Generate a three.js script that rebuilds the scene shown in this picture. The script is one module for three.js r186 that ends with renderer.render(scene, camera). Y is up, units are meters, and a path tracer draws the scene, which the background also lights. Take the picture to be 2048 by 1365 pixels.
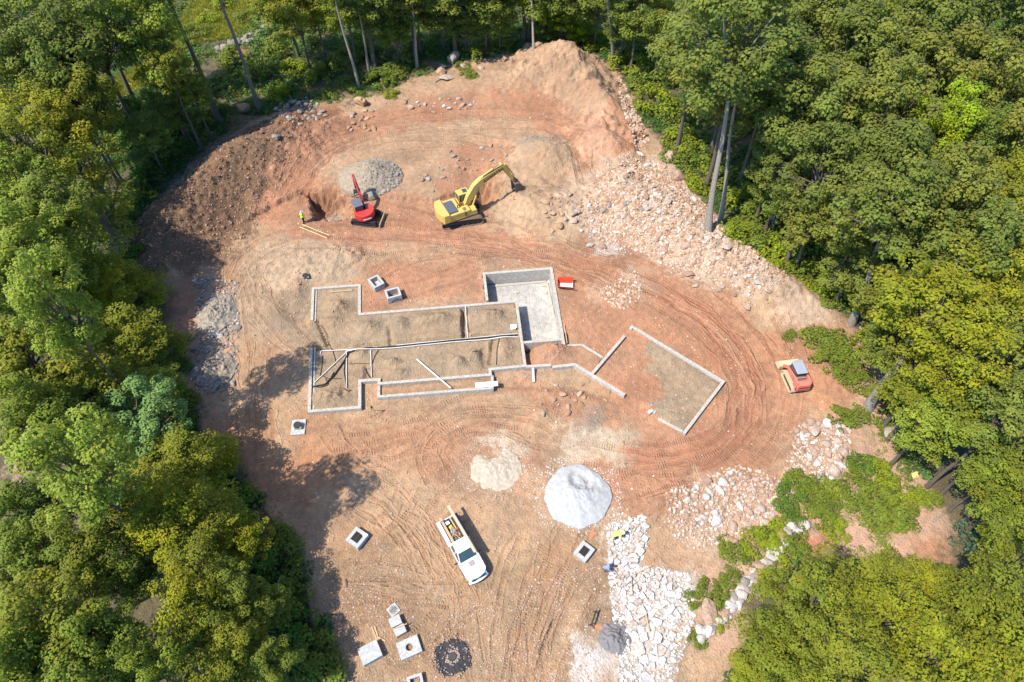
import * as THREE from 'three';
import { mergeGeometries, toCreasedNormals } from 'three/addons/utils/BufferGeometryUtils.js';
import { RoundedBoxGeometry } from 'three/addons/geometries/RoundedBoxGeometry.js';
import { TextGeometry } from 'three/addons/geometries/TextGeometry.js';
import { FontLoader } from 'three/addons/loaders/FontLoader.js';
import { Sky } from 'three/addons/objects/Sky.js';
import { createNoise2D, createNoise3D } from 'simplex-noise';

// ---------------------------------------------------------------- camera, sky, sun, exposure
const scene = new THREE.Scene();
const FOCAL = 1366, EYE = 54, TILT = THREE.MathUtils.degToRad(36.7);      // photo focal length in photo pixels, drone height, tilt away from straight down
const CT = Math.cos(TILT), ST = Math.sin(TILT);
const camera = new THREE.PerspectiveCamera(2 * Math.atan(682.5 / FOCAL) * 180 / Math.PI, 1024 / 682, 0.5, 1500);
camera.position.set(0, EYE, 0);
camera.lookAt(0, EYE - CT * 10, -ST * 10);
scene.add(camera);

const SUN = new THREE.Vector3(-0.58, 1, 0.34).normalize();
const sky = new Sky();
sky.name = 'sky';
sky.scale.setScalar(1200);
sky.material.uniforms.sunPosition.value.copy(SUN);
sky.material.uniforms.turbidity.value = 3;
sky.material.uniforms.rayleigh.value = 1.2;
sky.material.uniforms.mieCoefficient.value = 0.004;
sky.userData = { kind: 'structure' };
scene.add(sky);
scene.environmentIntensity = 0.17;
const sun = new THREE.DirectionalLight(new THREE.Color(1, 0.95, 0.87), 4.1);
sun.position.copy(SUN).multiplyScalar(150).add(new THREE.Vector3(0, 0, -50));
sun.target.position.set(0, 0, -50);
sun.castShadow = true;
sun.shadow.mapSize.set(4096, 4096);
Object.assign(sun.shadow.camera, { left: -90, right: 90, top: 90, bottom: -90, near: 1, far: 320 });
sun.shadow.radius = 1;
scene.add(sun, sun.target);
const renderer = new THREE.WebGLRenderer({ antialias: true });
renderer.toneMapping = THREE.LinearToneMapping;
renderer.toneMappingExposure = 1.9;
renderer.shadowMap.enabled = true;

// ---------------------------------------------------------------- helpers
function rngOf(seed) { let a = seed >>> 0; return () => { a = (a + 0x6d2b79f5) | 0; let t = Math.imul(a ^ (a >>> 15), 1 | a); t = (t + Math.imul(t ^ (t >>> 7), 61 | t)) ^ t; return ((t ^ (t >>> 14)) >>> 0) / 4294967296; }; }
const n2 = createNoise2D(rngOf(11)), n2b = createNoise2D(rngOf(29)), n3 = createNoise3D(rngOf(5));
const fbm = (x, y, o = 4, n = n2) => { let s = 0, a = 0.5, f = 1; for (let i = 0; i < o; i++) { s += a * n(x * f + i * 17.3, y * f - i * 9.1); a *= 0.5; f *= 2.03; } return s; };
const clamp = (v, a = 0, b = 1) => v < a ? a : v > b ? b : v;
const sstep = (a, b, v) => { const t = clamp((v - a) / (b - a)); return t * t * (3 - 2 * t); };
const lerp = (a, b, t) => a + (b - a) * t;
// a photo pixel gives a direction; the distance comes from the level the thing stands on
function W(px, py, h = 0) { const u = (px - 1024) / FOCAL, v = (682.5 - py) / FOCAL, d = (EYE - h) / (CT - v * ST); return { x: u * d, z: -d * (ST + v * CT), d }; }
const c1 = (x, y) => [580 + x / 3.413, 500 + y / 3.413];
const c2 = (x, y) => [900 + x / 3.413, 500 + y / 3.413];
const c8 = (x, y) => [960 + x / 5.687, 520 + y / 5.687];
const V2 = (p, h = 0) => { const w = W(p[0], p[1], h); return [w.x, w.z]; };
const inPoly = (poly, x, z) => { let c = false; for (let i = 0, j = poly.length - 1; i < poly.length; j = i++) { const [xi, zi] = poly[i], [xj, zj] = poly[j]; if ((zi > z) !== (zj > z) && x < (xj - xi) * (z - zi) / (zj - zi) + xi) c = !c; } return c; };
const segDist = (x, z, a, b) => { const dx = b[0] - a[0], dz = b[1] - a[1]; const t = clamp(((x - a[0]) * dx + (z - a[1]) * dz) / (dx * dx + dz * dz + 1e-9)); return Math.hypot(x - a[0] - dx * t, z - a[1] - dz * t); };
const pathDist = (x, z, p) => { let m = 1e9; for (let i = 0; i + 1 < p.length; i++) { const d = segDist(x, z, p[i], p[i + 1]); if (d < m) m = d; } return m; };
const polyEdge = (poly, x, z) => pathDist(x, z, [...poly, poly[0]]);

const taken = {};
function numbered(n) { taken[n] = (taken[n] ?? -1) + 1; return taken[n] ? n + '_' + String(taken[n]).padStart(3, '0') : n; }
function tag(o, label, category, group, kind) { o.userData = { ...o.userData, label, category }; if (group) o.userData.group = group; if (kind) o.userData.kind = kind; return o; }
function shadows(o) { o.traverse(m => { if (m.isMesh) { m.castShadow = true; m.receiveShadow = true; } }); return o; }
function thing(name, label, category, [x, y, z] = [0, 0, 0], turn = 0, group) { const o = new THREE.Group(); o.name = numbered(name); o.position.set(x, y, z); o.rotation.y = turn; tag(o, label, category, group); scene.add(o); return o; }
function part(parent, name, geo, mat, pos, rot) { const m = new THREE.Mesh(geo, mat); m.name = name; if (pos) m.position.set(...pos); if (rot) m.rotation.set(...rot); m.castShadow = m.receiveShadow = true; parent.add(m); return m; }
function single(name, geo, mat, label, category, group, kind) { const m = new THREE.Mesh(geo, mat); m.name = numbered(name); m.castShadow = m.receiveShadow = true; tag(m, label, category, group, kind); scene.add(m); return m; }
function structure(name, geo, mat) { const m = new THREE.Mesh(geo, mat); m.name = name; m.userData.kind = 'structure'; m.castShadow = m.receiveShadow = true; scene.add(m); return m; }
function mat(hex, roughness = 0.8, o = {}) { return new THREE.MeshStandardMaterial({ color: hex, roughness, ...o }); }
const rbox = (w, h, d, r = 0.03) => new RoundedBoxGeometry(w, h, d, 2, Math.min(r, w / 2.1, h / 2.1, d / 2.1));
const at = (g, x, y, z, rx = 0, ry = 0, rz = 0) => { if (rx) g.rotateX(rx); if (rz) g.rotateZ(rz); if (ry) g.rotateY(ry); return g.translate(x, y, z); };
const bare = g => { const c = g.index ? g.toNonIndexed() : g; for (const k of Object.keys(c.attributes)) if (!['position', 'normal', 'uv'].includes(k)) c.deleteAttribute(k); if (!c.attributes.uv) c.setAttribute('uv', new THREE.BufferAttribute(new Float32Array(c.attributes.position.count * 2), 2)); return c; };
const merged = list => mergeGeometries(list.map(bare));
const V3 = (x, y, z) => new THREE.Vector3(x, y, z);
function tube(pts, r, seg = 8, n = 6) { return new THREE.TubeGeometry(new THREE.CatmullRomCurve3(pts.map(p => V3(...p)), false, 'centripetal'), seg, r, n, false); }
function rod(a, b, r, n = 8, r2 = r) { const A = V3(...a), B = V3(...b), L = A.distanceTo(B); const g = new THREE.CylinderGeometry(r2, r, L, n); g.translate(0, L / 2, 0); g.applyQuaternion(new THREE.Quaternion().setFromUnitVectors(V3(0, 1, 0), B.clone().sub(A).normalize())); return g.translate(A.x, A.y, A.z); }
function bar(a, b, w, h) { const A = V3(...a), B = V3(...b), L = A.distanceTo(B), g = rbox(w, h, L, 0.015); const m = new THREE.Matrix4().lookAt(B, A, V3(0, 1, 0)); g.applyMatrix4(m); const c = A.add(B).multiplyScalar(0.5); return g.translate(c.x, c.y, c.z); }
// side profile in (forward, up), given its thickness across
function plate(pts, thick, bevel = 0.02) { const s = new THREE.Shape(pts.map(p => new THREE.Vector2(p[0], p[1]))); const g = new THREE.ExtrudeGeometry(s, { depth: thick - 2 * bevel, bevelEnabled: bevel > 0, bevelSize: bevel, bevelThickness: bevel, bevelSegments: 1, curveSegments: 6 }); return g.translate(0, 0, -(thick - 2 * bevel) / 2); }
function dataTex(N, M, fill, srgb = true) { const d = new Uint8Array(N * M * 4); const out = [0, 0, 0]; for (let j = 0; j < M; j++) for (let i = 0; i < N; i++) { fill(i, j, out); const k = (j * N + i) * 4; d[k] = clamp(out[0], 0, 255); d[k + 1] = clamp(out[1], 0, 255); d[k + 2] = clamp(out[2], 0, 255); d[k + 3] = 255; } const t = new THREE.DataTexture(d, N, M); t.magFilter = t.minFilter = THREE.LinearFilter; t.wrapS = t.wrapT = THREE.RepeatWrapping; if (srgb) t.colorSpace = THREE.SRGBColorSpace; t.needsUpdate = true; return t; }
// ---------------------------------------------------------------- plan of the site (photo pixels turned into metres)
const TOP = 0.5;                                                  // level of the foundation wall tops
const wp = (list, h = TOP) => list.map(p => V2(p, h));
const mainRun = wp([c1(148, 478), c1(157, 262), c1(473, 240), c1(475, 438), c1(1545, 350), c1(1605, 790), c1(1364, 814), c1(1368, 850), c1(606, 912), c1(608, 884), c1(475, 893), c1(475, 1073), c1(131, 1101), c1(143, 672)]);
const shelfRun = wp([c1(606, 925), c1(605, 1000), c1(1381, 940), c1(1381, 858)]);
const baseRun = wp([c8(80, 462), c8(45, 155), c8(812, 95), c8(955, 965)]);
const baseSouth = wp([c8(490, 934), c8(928, 900)]);
const passSouthA = wp([c2(520, 795), c2(692, 784)]);
const passSouthB = wp([c2(700, 797), c2(852, 780), c2(1195, 988)]);
const passNorth = wp([c2(800, 648), c2(903, 642), c2(1046, 730)]);
const garageNW = wp([c2(1192, 586), c2(972, 843)]);
const garageRun = wp([c2(1232, 538), c2(1245, 522), c2(1868, 898), c2(1600, 1250)], 0.4);
const garageStub = wp([c2(1588, 1240), c2(1420, 1150)], 0.15);
const fillPoly = [...mainRun];
const shelfPoly = [...shelfRun];
const basePoly = [baseRun[0], baseRun[1], baseRun[2], baseSouth[1], baseSouth[0], mainRun[4]];
const courtPoly = [baseSouth[0], baseSouth[1], passNorth[0], passNorth[1], passNorth[2], garageNW[1], passSouthB[1], passSouthA[0]];
const garagePoly = [garageRun[1], garageRun[2], garageRun[3], garageStub[1], V2(c2(1195, 988), 0), garageNW[1], garageNW[0]];
const lowPoly = wp([c2(285, 870), c2(520, 845), c2(850, 830), c2(1195, 1010), c2(1100, 1050), c2(700, 1000), c2(300, 960)], 0);
const pitW = wp([[614, 392], [700, 392], [712, 425], [698, 447], [628, 446]], 0), pitE = wp([[938, 388], [955, 372], [1010, 368], [1030, 392], [1010, 412], [955, 418]], 0);
const flat = (px, py) => { const w = W(px, py, 0); return [w.x, w.z]; };
const mounds = [];                                                 // [x, z, half length, half width, turn, height, steepness, roughness]
function mound(px, py, rx, rz, turn, h, pow = 1, rough = 0.1) { const [x, z] = flat(px, py); mounds.push([x, z, rx, rz, Math.cos(turn), Math.sin(turn), h, pow, rough]); }
// brown earth bank
mound(520, 330, 8.5, 4.6, 0.6, 3.0, 1, 0.5); mound(400, 430, 9, 4.2, 0.9, 2.6, 1, 0.55); mound(330, 520, 7, 4.5, 1.2, 1.8, 1, 0.5); mound(590, 268, 5, 3, 0.2, 1.6, 1, 0.35);
// topsoil heap beside the trees at the back
mound(1130, 150, 8.5, 5.2, -0.75, 3.6, 1.2, 0.35); mound(1195, 225, 8, 3.6, -1.0, 3.0, 1.1, 0.3); mound(1050, 165, 7, 3.5, 0.2, 1.6, 1, 0.35);
mound(1205, 300, 5.5, 3.6, -0.9, 2.4, 1.1, 0.25);
// tan spoil by the yellow digger
mound(1085, 322, 4.6, 3.6, -0.3, 2.3, 1, 0.22); mound(1105, 430, 4.6, 4.4, 0.6, 1.5, 1, 0.35); mound(1035, 410, 3, 2.4, 0.8, 1.0, 1, 0.2);
// rubble bank
mound(1265, 400, 5, 4, -0.4, 1.5, 1, 0.3); mound(1330, 440, 7, 4.5, -0.5, 1.6, 1, 0.3); mound(1420, 510, 7, 4, -0.6, 1.5, 1, 0.35); mound(1500, 570, 5, 3.4, -0.7, 1.2, 1, 0.35); mound(1245, 390, 2.0, 1.8, 0, 1.3, 1.2, 0.1);
mound(1600, 610, 5, 2.4, -0.7, 1.0, 1, 0.2);
// grey tan spread west of the foundation
mound(620, 530, 5.5, 3.2, 0.2, 0.8, 1, 0.35); mound(700, 525, 2.4, 1.8, 0, 0.8, 1, 0.4); mound(570, 610, 4, 3, 0.5, 0.5, 1, 0.25);
mound(1085, 830, 1.6, 1.2, 0.4, 0.7, 1, 0.15); mound(1115, 790, 2.6, 1.4, 0, 0.35, 1, 0.2);
mound(1330, 1000, 4, 1.2, 0.8, 0.5, 1, 0.3); mound(1120, 1260, 3.4, 0.9, 1.1, -0.45, 1, 0.1); mound(1160, 1240, 2.6, 0.7, 1.1, 0.35, 1, 0.1);
mound(1660, 760, 5, 4, 0.2, 0.9, 1, 0.15);
// loose soil heaps on the slab fill
const fills = [];
function heap(p, r, h, rough = 0.12, sq = 0.8) { const [x, z] = V2(p, 0.35); fills.push([x, z, r, r * sq, h, rough]); }
heap(c1(330, 400), 1.5, 0.62, 0.2); heap(c1(290, 500), 1.3, 0.35); heap(c1(540, 530), 1.3, 0.42); heap(c1(750, 505), 1.2, 0.5, 0.06); heap(c1(900, 480), 1.3, 0.3); heap(c1(1030, 470), 1.6, 0.5, 0.16, 0.5); heap(c1(1380, 450), 1.5, 0.5, 0.22, 0.6);
heap(c1(1150, 770), 0.95, 0.6, 0.02); heap(c1(1250, 720), 0.9, 0.45, 0.15); heap(c1(700, 765), 1.0, 0.35, 0.2, 0.5); heap(c1(760, 840), 1.3, 0.28, 0.15, 0.4); heap(c1(270, 1010), 1.7, 0.4, 0.2, 0.6); heap(c1(1460, 690), 0.9, 0.3, 0.1, 2.2); heap(c2(690, 690), 1.9, 0.7, 0.14, 0.7); heap(c1(480, 715), 0.7, 0.35, 0.2, 0.8);
const trenches = [[wp([c1(190, 480), c1(260, 645)], 0.35), 0.16, 0.45], [wp([c1(170, 665), c1(420, 665), c1(640, 650), c1(1200, 598), c1(1555, 575)], 0.35), 0.3, 0.32], [wp([c1(1190, 395), c1(1196, 590)], 0.35), 0.26, 0.4], [wp([c1(1180, 395), c1(1186, 590)], 0.35), 0.12, 0.3], [wp([c1(680, 520), c1(688, 630)], 0.35), 0.16, 0.3], [wp([c1(1390, 620), c1(1375, 760)], 0.35), 0.22, 0.45], [wp([c1(1330, 690), c1(1340, 780)], 0.35), 0.4, 0.25], [wp([c1(360, 920), c1(362, 1000)], 0.35), 0.1, 0.25], [wp([c1(518, 790), c1(520, 860)], 0.35), 0.16, 0.3]];
const scarp = wp([[470, 470], [545, 425], [612, 392], [702, 395], [770, 405], [870, 412], [940, 390]], 0);

// tracks left by the machines: centre lines in the photo, gauge and shoe width in metres
const trackRuns = [
  [[[1215, 540], [1330, 590], [1420, 650], [1490, 730], [1500, 820], [1450, 890], [1370, 925], [1270, 925], [1150, 905]], 1.9, 0.5],
  [[[1200, 560], [1320, 610], [1410, 670], [1472, 745], [1478, 825], [1430, 880], [1350, 905], [1250, 905]], 1.9, 0.5],
  [[[1130, 505], [1260, 530], [1370, 580], [1460, 640], [1525, 720], [1540, 810], [1500, 890], [1420, 950], [1340, 950]], 2.2, 0.55],
  [[[600, 490], [720, 500], [850, 490], [980, 500], [1100, 505], [1220, 535]], 2.2, 0.55],
  [[[640, 470], [780, 468], [900, 480], [1030, 505], [1180, 545], [1290, 600]], 2.2, 0.55],
  [[[740, 560], [830, 520], [930, 500], [1040, 490]], 1.9, 0.45], [[[735, 605], [820, 585], [900, 560], [990, 530], [1100, 520]], 1.9, 0.45],
  [[[560, 400], [610, 340], [680, 290], [770, 265], [880, 255], [1000, 250], [1090, 255], [1150, 290]], 2.2, 0.55], [[[580, 410], [640, 330], [720, 280], [840, 240], [970, 232], [1080, 235]], 2.2, 0.55],
  [[[700, 300], [800, 278], [920, 280], [1040, 300]], 2.2, 0.55], [[[790, 430], [900, 452], [1010, 470], [1080, 500]], 2.2, 0.55],
  [[[470, 640], [470, 560], [500, 515], [560, 480], [620, 470]], 1.8, 0.4], [[[495, 650], [500, 580], [530, 530], [590, 500]], 1.8, 0.4], [[[640, 720], [570, 660], [520, 600], [500, 540]], 1.8, 0.4],
  [[[500, 900], [490, 800], [480, 700], [470, 620]], 1.8, 0.4], [[[530, 910], [520, 800], [520, 700]], 1.8, 0.4],
  [[[640, 930], [740, 905], [850, 880], [900, 850], [960, 830], [1040, 835]], 2.0, 0.5], [[[660, 900], [760, 880], [850, 850], [930, 810], [1010, 800]], 2.0, 0.5],
  [[[870, 930], [880, 890], [930, 855], [1010, 850], [1090, 880]], 2.0, 0.5], [[[880, 960], [860, 910], [885, 870], [950, 840]], 2.0, 0.5],
  [[[690, 950], [760, 980], [820, 1030], [870, 1100], [900, 1160]], 1.7, 0.3], [[[700, 930], [790, 1000], [850, 1080], [890, 1150]], 1.7, 0.3], [[[720, 1000], [800, 1060], [850, 1130]], 1.7, 0.3], [[[660, 860], [700, 920], [780, 960]], 1.7, 0.3],
  [[[1000, 1365], [1010, 1250], [1030, 1150], [1060, 1080]], 1.7, 0.3], [[[1050, 1365], [1070, 1250], [1110, 1150], [1140, 1060]], 1.7, 0.3], [[[1030, 1365], [1050, 1260], [1090, 1170], [1130, 1090]], 1.7, 0.28], [[[960, 1365], [940, 1260], [930, 1180], [900, 1100]], 1.7, 0.3], [[[1090, 1365], [1120, 1270], [1170, 1180]], 1.7, 0.3],
  [[[830, 1300], [880, 1240], [950, 1190], [990, 1150]], 1.7, 0.35], [[[700, 1190], [800, 1180], [900, 1190]], 1.7, 0.3], [[[690, 1150], [770, 1150], [850, 1170]], 1.7, 0.3],
  [[[1230, 985], [1300, 960], [1380, 945]], 1.9, 0.45], [[[1520, 760], [1480, 800], [1470, 860]], 1.7, 0.45], [[[1560, 640], [1590, 690], [1600, 720]], 1.7, 0.45], [[[820, 970], [800, 1010], [760, 1060]], 1.7, 0.3], [[[960, 960], [900, 1000], [880, 1030]], 1.7, 0.3], [[[1150, 300], [1165, 350], [1180, 380]], 1.9, 0.45]
];
const MX = -48, MZ = -98, MS = 96, MN = 2048;                        // the site sheet: 96 m square
const TR = document.createElement('canvas'); TR.width = TR.height = MN;
const tctx = TR.getContext('2d');
tctx.fillStyle = 'rgb(128,128,0)'; tctx.fillRect(0, 0, MN, MN);
const toM = (x, z) => [(x - MX) / MS * MN, (z - MZ) / MS * MN];
const pxm = MN / MS;
{
  const r = rngOf(77);
  for (const [pts, gauge, shoe] of trackRuns) {
    const curve = new THREE.CatmullRomCurve3(pts.map(p => { const w = W(p[0], p[1]); return V3(w.x, 0, w.z); }), false, 'centripetal');
    const L = curve.getLength(), n = Math.ceil(L / 0.11), cp = curve.getSpacedPoints(n);
    for (const side of [-1, 1]) {
      const line = cp.map((p, i) => { const q = cp[Math.min(i + 1, n)], o = cp[Math.max(i - 1, 0)]; const tx = q.x - o.x, tz = q.z - o.z, l = Math.hypot(tx, tz) || 1; const wob = fbm(p.x * 0.2 + side * 9, p.z * 0.2, 2) * 0.3; return [p.x + (-tz / l) * (side * gauge / 2 + wob), p.z + (tx / l) * (side * gauge / 2 + wob), -tz / l, tx / l]; });
      tctx.lineCap = 'butt'; tctx.lineJoin = 'round';
      tctx.beginPath(); line.forEach((p, i) => { const [a, b] = toM(p[0], p[1]); i ? tctx.lineTo(a, b) : tctx.moveTo(a, b); });
      tctx.strokeStyle = 'rgba(112,128,0,0.5)'; tctx.lineWidth = (shoe + 0.12) * pxm; tctx.stroke();      // the pressed strip
      tctx.strokeStyle = 'rgba(128,255,0,0.30)'; tctx.lineWidth = shoe * pxm; tctx.stroke();
      for (const e of [-1, 1]) { tctx.beginPath(); line.forEach((p, i) => { const [a, b] = toM(p[0] + p[2] * e * (shoe / 2 + 0.05), p[1] + p[3] * e * (shoe / 2 + 0.05)); i ? tctx.lineTo(a, b) : tctx.moveTo(a, b); }); tctx.strokeStyle = 'rgba(190,128,200,0.4)'; tctx.lineWidth = 0.09 * pxm; tctx.stroke(); }
      for (let i = 1; i < line.length; i++) {                               // lugs pressed into the soil
        const p = line[i], keep = clamp((fbm(p[0] * 0.3, p[1] * 0.3, 3, n2b) + 0.14) * 2.2); if (keep < 0.06) continue;
        const [a, b] = toM(p[0] - p[2] * shoe / 2, p[1] - p[3] * shoe / 2), [c, d] = toM(p[0] + p[2] * shoe / 2, p[1] + p[3] * shoe / 2);
        tctx.strokeStyle = i % 2 ? `rgba(70,146,0,${0.6 * keep})` : `rgba(172,128,90,${0.5 * keep})`; tctx.lineWidth = 0.09 * pxm; tctx.beginPath();
        if (shoe < 0.36) { const m = toM(p[0] + p[3] * 0.1, p[1] - p[2] * 0.1); tctx.moveTo(a, b); tctx.lineTo(m[0], m[1]); tctx.lineTo(c, d); } else { tctx.moveTo(a, b); tctx.lineTo(c, d); }
        tctx.stroke();
      }
    }
  }
  // ruts and scrapes that run along with the wheels and tracks; blue holds turned-up paler or moister soil
  for (const [pts, gauge] of trackRuns) {
    const curve = new THREE.CatmullRomCurve3(pts.map(p => { const w = W(p[0], p[1]); return V3(w.x, 0, w.z); }), false, 'centripetal'), L = curve.getLength(), n = Math.ceil(L / 0.5), cp = curve.getSpacedPoints(n);
    for (let k = 0; k < 9; k++) {
      const off = (r() < 0.6 ? (r() < 0.5 ? -1 : 1) * gauge / 2 + (r() - 0.5) * 0.9 : (r() - 0.5) * (gauge + 3)), i0 = Math.floor(r() * n * 0.7), len = Math.floor(n * (0.15 + r() * 0.5)), ph = r() * 90, deep = r() < 0.5, wd = 0.06 + r() * r() * 0.42;
      tctx.beginPath(); for (let i = i0; i <= Math.min(n, i0 + len); i++) { const p = cp[i], q = cp[Math.min(i + 1, n)], o = cp[Math.max(i - 1, 0)], tx = q.x - o.x, tz = q.z - o.z, l = Math.hypot(tx, tz) || 1, d = off + n2(ph + i * 0.12, k) * 0.35, [a, b] = toM(p.x - tz / l * d, p.z + tx / l * d); i > i0 ? tctx.lineTo(a, b) : tctx.moveTo(a, b); }
      tctx.lineCap = tctx.lineJoin = 'round'; tctx.strokeStyle = deep ? `rgba(60,${150 + r() * 60 | 0},0,${0.34 - wd * 0.3})` : `rgba(196,128,220,${0.32 - wd * 0.3})`; for (const q of [1, 0.6, 0.3]) { tctx.lineWidth = Math.max(1, wd * q * pxm * 1.2); tctx.stroke(); }
    }
  }
}
const TD = tctx.getImageData(0, 0, MN, MN).data;
const trackAt = (x, z) => { const i = Math.floor((x - MX) / MS * MN), j = Math.floor((z - MZ) / MS * MN); return i < 0 || j < 0 || i >= MN || j >= MN ? 0 : (TD[(j * MN + i) * 4] - 128) / 128; };

const pressAt = (x, z) => { const i = Math.floor((x - MX) / MS * MN), j = Math.floor((z - MZ) / MS * MN); return i < 1 || j < 1 || i >= MN - 1 || j >= MN - 1 ? 0 : Math.max(0, TD[(j * MN + i) * 4 + 1] - 128) / 127; };

const sitePx = [[270, 470], [330, 400], [400, 330], [450, 285], [520, 240], [600, 215], [700, 205], [760, 195], [830, 165], [900, 130], [1000, 115], [1080, 95], [1160, 95], [1235, 150], [1250, 230], [1300, 290], [1370, 350], [1420, 455], [1500, 520], [1570, 560], [1640, 610], [1720, 670], [1740, 780], [1745, 850], [1700, 920], [1640, 960], [1560, 1010], [1480, 1080], [1420, 1150], [1400, 1250], [1480, 1320], [1470, 1400], [640, 1400], [640, 1300], [600, 1180], [540, 1050], [470, 950], [400, 860], [350, 760], [300, 650], [270, 580]];
const sitePoly = sitePx.map(p => flat(...p));
const inSite = (x, z) => inPoly(sitePoly, x, z);
const openPoly = [[1240, 140], [1300, 260], [1400, 400], [1480, 500], [1640, 600], [1760, 700], [1800, 900], [1860, 960], [1900, 1090], [1820, 1120], [1600, 1100], [1500, 1200], [1480, 1330], [1400, 1330], [1400, 1100], [1600, 950], [1700, 850], [1680, 680], [1560, 560], [1400, 440], [1270, 280]].map(p => flat(...p));

function baseHeight(x, z) {
  const edge = Math.min(x - MX, MX + MS - x, z - MZ, MZ + MS - z);
  if (edge <= 0.3) return 0;
  const e = sstep(0.3, 5, edge);
  let h = 0.34 * sstep(-36, -44, z) + fbm(x * 0.09, z * 0.09, 3) * 0.16 + fbm(x * 0.55, z * 0.55, 3, n2b) * 0.05;
  const sc = pathDist(x, z, scarp);
  if (sc < 12) { // ground behind the cut stands higher
    let best = 1e9, side = 0; for (let i = 0; i + 1 < scarp.length; i++) { const a = scarp[i], b = scarp[i + 1], d = segDist(x, z, a, b); if (d < best - 1e-6) { best = d; side = (b[0] - a[0]) * (z - a[1]) - (b[1] - a[1]) * (x - a[0]); } }
    const ends = Math.min(x - scarp[0][0], scarp[6][0] - x);
    if (side < 0 && ends > 0) h += 0.5 * sstep(12, 5, sc) * sstep(0, 2, ends) * sstep(0.05, 0.4, sc + fbm(x * 0.9, z * 0.9, 3) * 0.3);
  }
  for (const [mx, mz, rx, rz, c, s, mh, pow, rough] of mounds) {
    const dx = x - mx, dz = z - mz, u = (dx * c - dz * s) / rx, v = (dx * s + dz * c) / rz, q = u * u + v * v;
    if (q > 4.2) continue;
    const w = fbm(x * 0.35 + mx, z * 0.35, 3) * 0.45;
    const f = pow > 1.05 ? Math.pow(clamp(1 - Math.sqrt(q) * (0.9 + w * 0.5)), 1.0) * 1.15 : Math.exp(-q * (1.25 + w)) - 0.012;
    if (f > 0) h += mh * f + rough * f * (fbm(x * 0.9, z * 0.9, 4, n2b) * 0.8 + Math.max(0, fbm(x * 1.9 + 5, z * 1.9, 3)) * 0.5);
  }
  if (inPoly(lowPoly, x, z)) h -= 0.55 * sstep(0, 1.6, polyEdge(lowPoly, x, z));
  if (inPoly(pitW, x, z)) { const d = polyEdge(pitW, x, z) + fbm(x * 1.3, z * 1.3, 3) * 0.35, u = clamp((x - pitW[0][0]) / 7); h -= (2.5 - 1.5 * u) * sstep(0, 0.55 + u * 1.2, d) - fbm(x * 1.5, z * 1.5, 3) * 0.5; }
  if (inPoly(pitE, x, z)) { const d = polyEdge(pitE, x, z) + fbm(x * 1.3, z * 1.3, 3) * 0.3, u = clamp((x - pitE[0][0]) / 5.5); h -= (2.9 - 2.0 * u) * sstep(0, 0.5 + u * 1.8, d) - fbm(x * 1.5, z * 1.5, 3) * 0.45; }
  return h * e;
}
function yAt(x, z) {
  if (x < MX || z < MZ || x > MX + MS || z > MZ + MS) return 0;
  let h;
  const near = x > -24 && x < 26 && z > -56 && z < -24;
  if (near && inPoly(basePoly, x, z)) return -1.22 + fbm(x * 3, z * 3, 2) * 0.02;
  if (near && (inPoly(fillPoly, x, z) || inPoly(shelfPoly, x, z) || inPoly(courtPoly, x, z))) {
    h = 0.27 + fbm(x * 0.5, z * 0.5, 3) * 0.03;
    for (const [fx, fz, ra, rb, fh, rough] of fills) { const q = ((x - fx) / ra) ** 2 + ((z - fz) / rb) ** 2; if (q < 4) h += Math.exp(-q * 1.8) * (fh * 1.6 + rough * 3.2 * fbm(x * 1.8, z * 1.8, 4, n2b)); }
    for (const [p, w, d] of trenches) { const q = pathDist(x, z, p) + fbm(x * 2, z * 2, 2) * 0.06; if (q < w + 0.12) h -= d * sstep(w + 0.1, w - 0.06, q); }
    if (inPoly(courtPoly, x, z)) { const e = segDist(x, z, baseSouth[0], baseSouth[1]), f = segDist(x, z, mainRun[4], mainRun[5]); h -= 0.9 * sstep(1.3, 0.5, f) + 0.45 * sstep(0.9, 0.35, e); }
    return h;
  }
  h = baseHeight(x, z);
  if (near && inPoly(garagePoly, x, z)) { const d = polyEdge(garagePoly, x, z); h = lerp(h, 0.16 + fbm(x * 0.6, z * 0.6, 3) * 0.06, sstep(0, 0.3, d)); }
  if (near) { // backfill against the outside of the walls
    const dn = Math.min(pathDist(x, z, mainRun), pathDist(x, z, baseRun));
    if (dn < 1.6) { const want = z < -41 ? 0.36 : 0.02; h = lerp(want, h, sstep(0.3, 1.6, dn)); }
  }
  return h - pressAt(x, z) * 0.05;
}
const G = (px, py) => { let w = W(px, py, 0), h = 0; for (let i = 0; i < 9; i++) { h = lerp(h, yAt(w.x, w.z), 0.8); w = W(px, py, h); } return [w.x, yAt(w.x, w.z), w.z]; };

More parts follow.
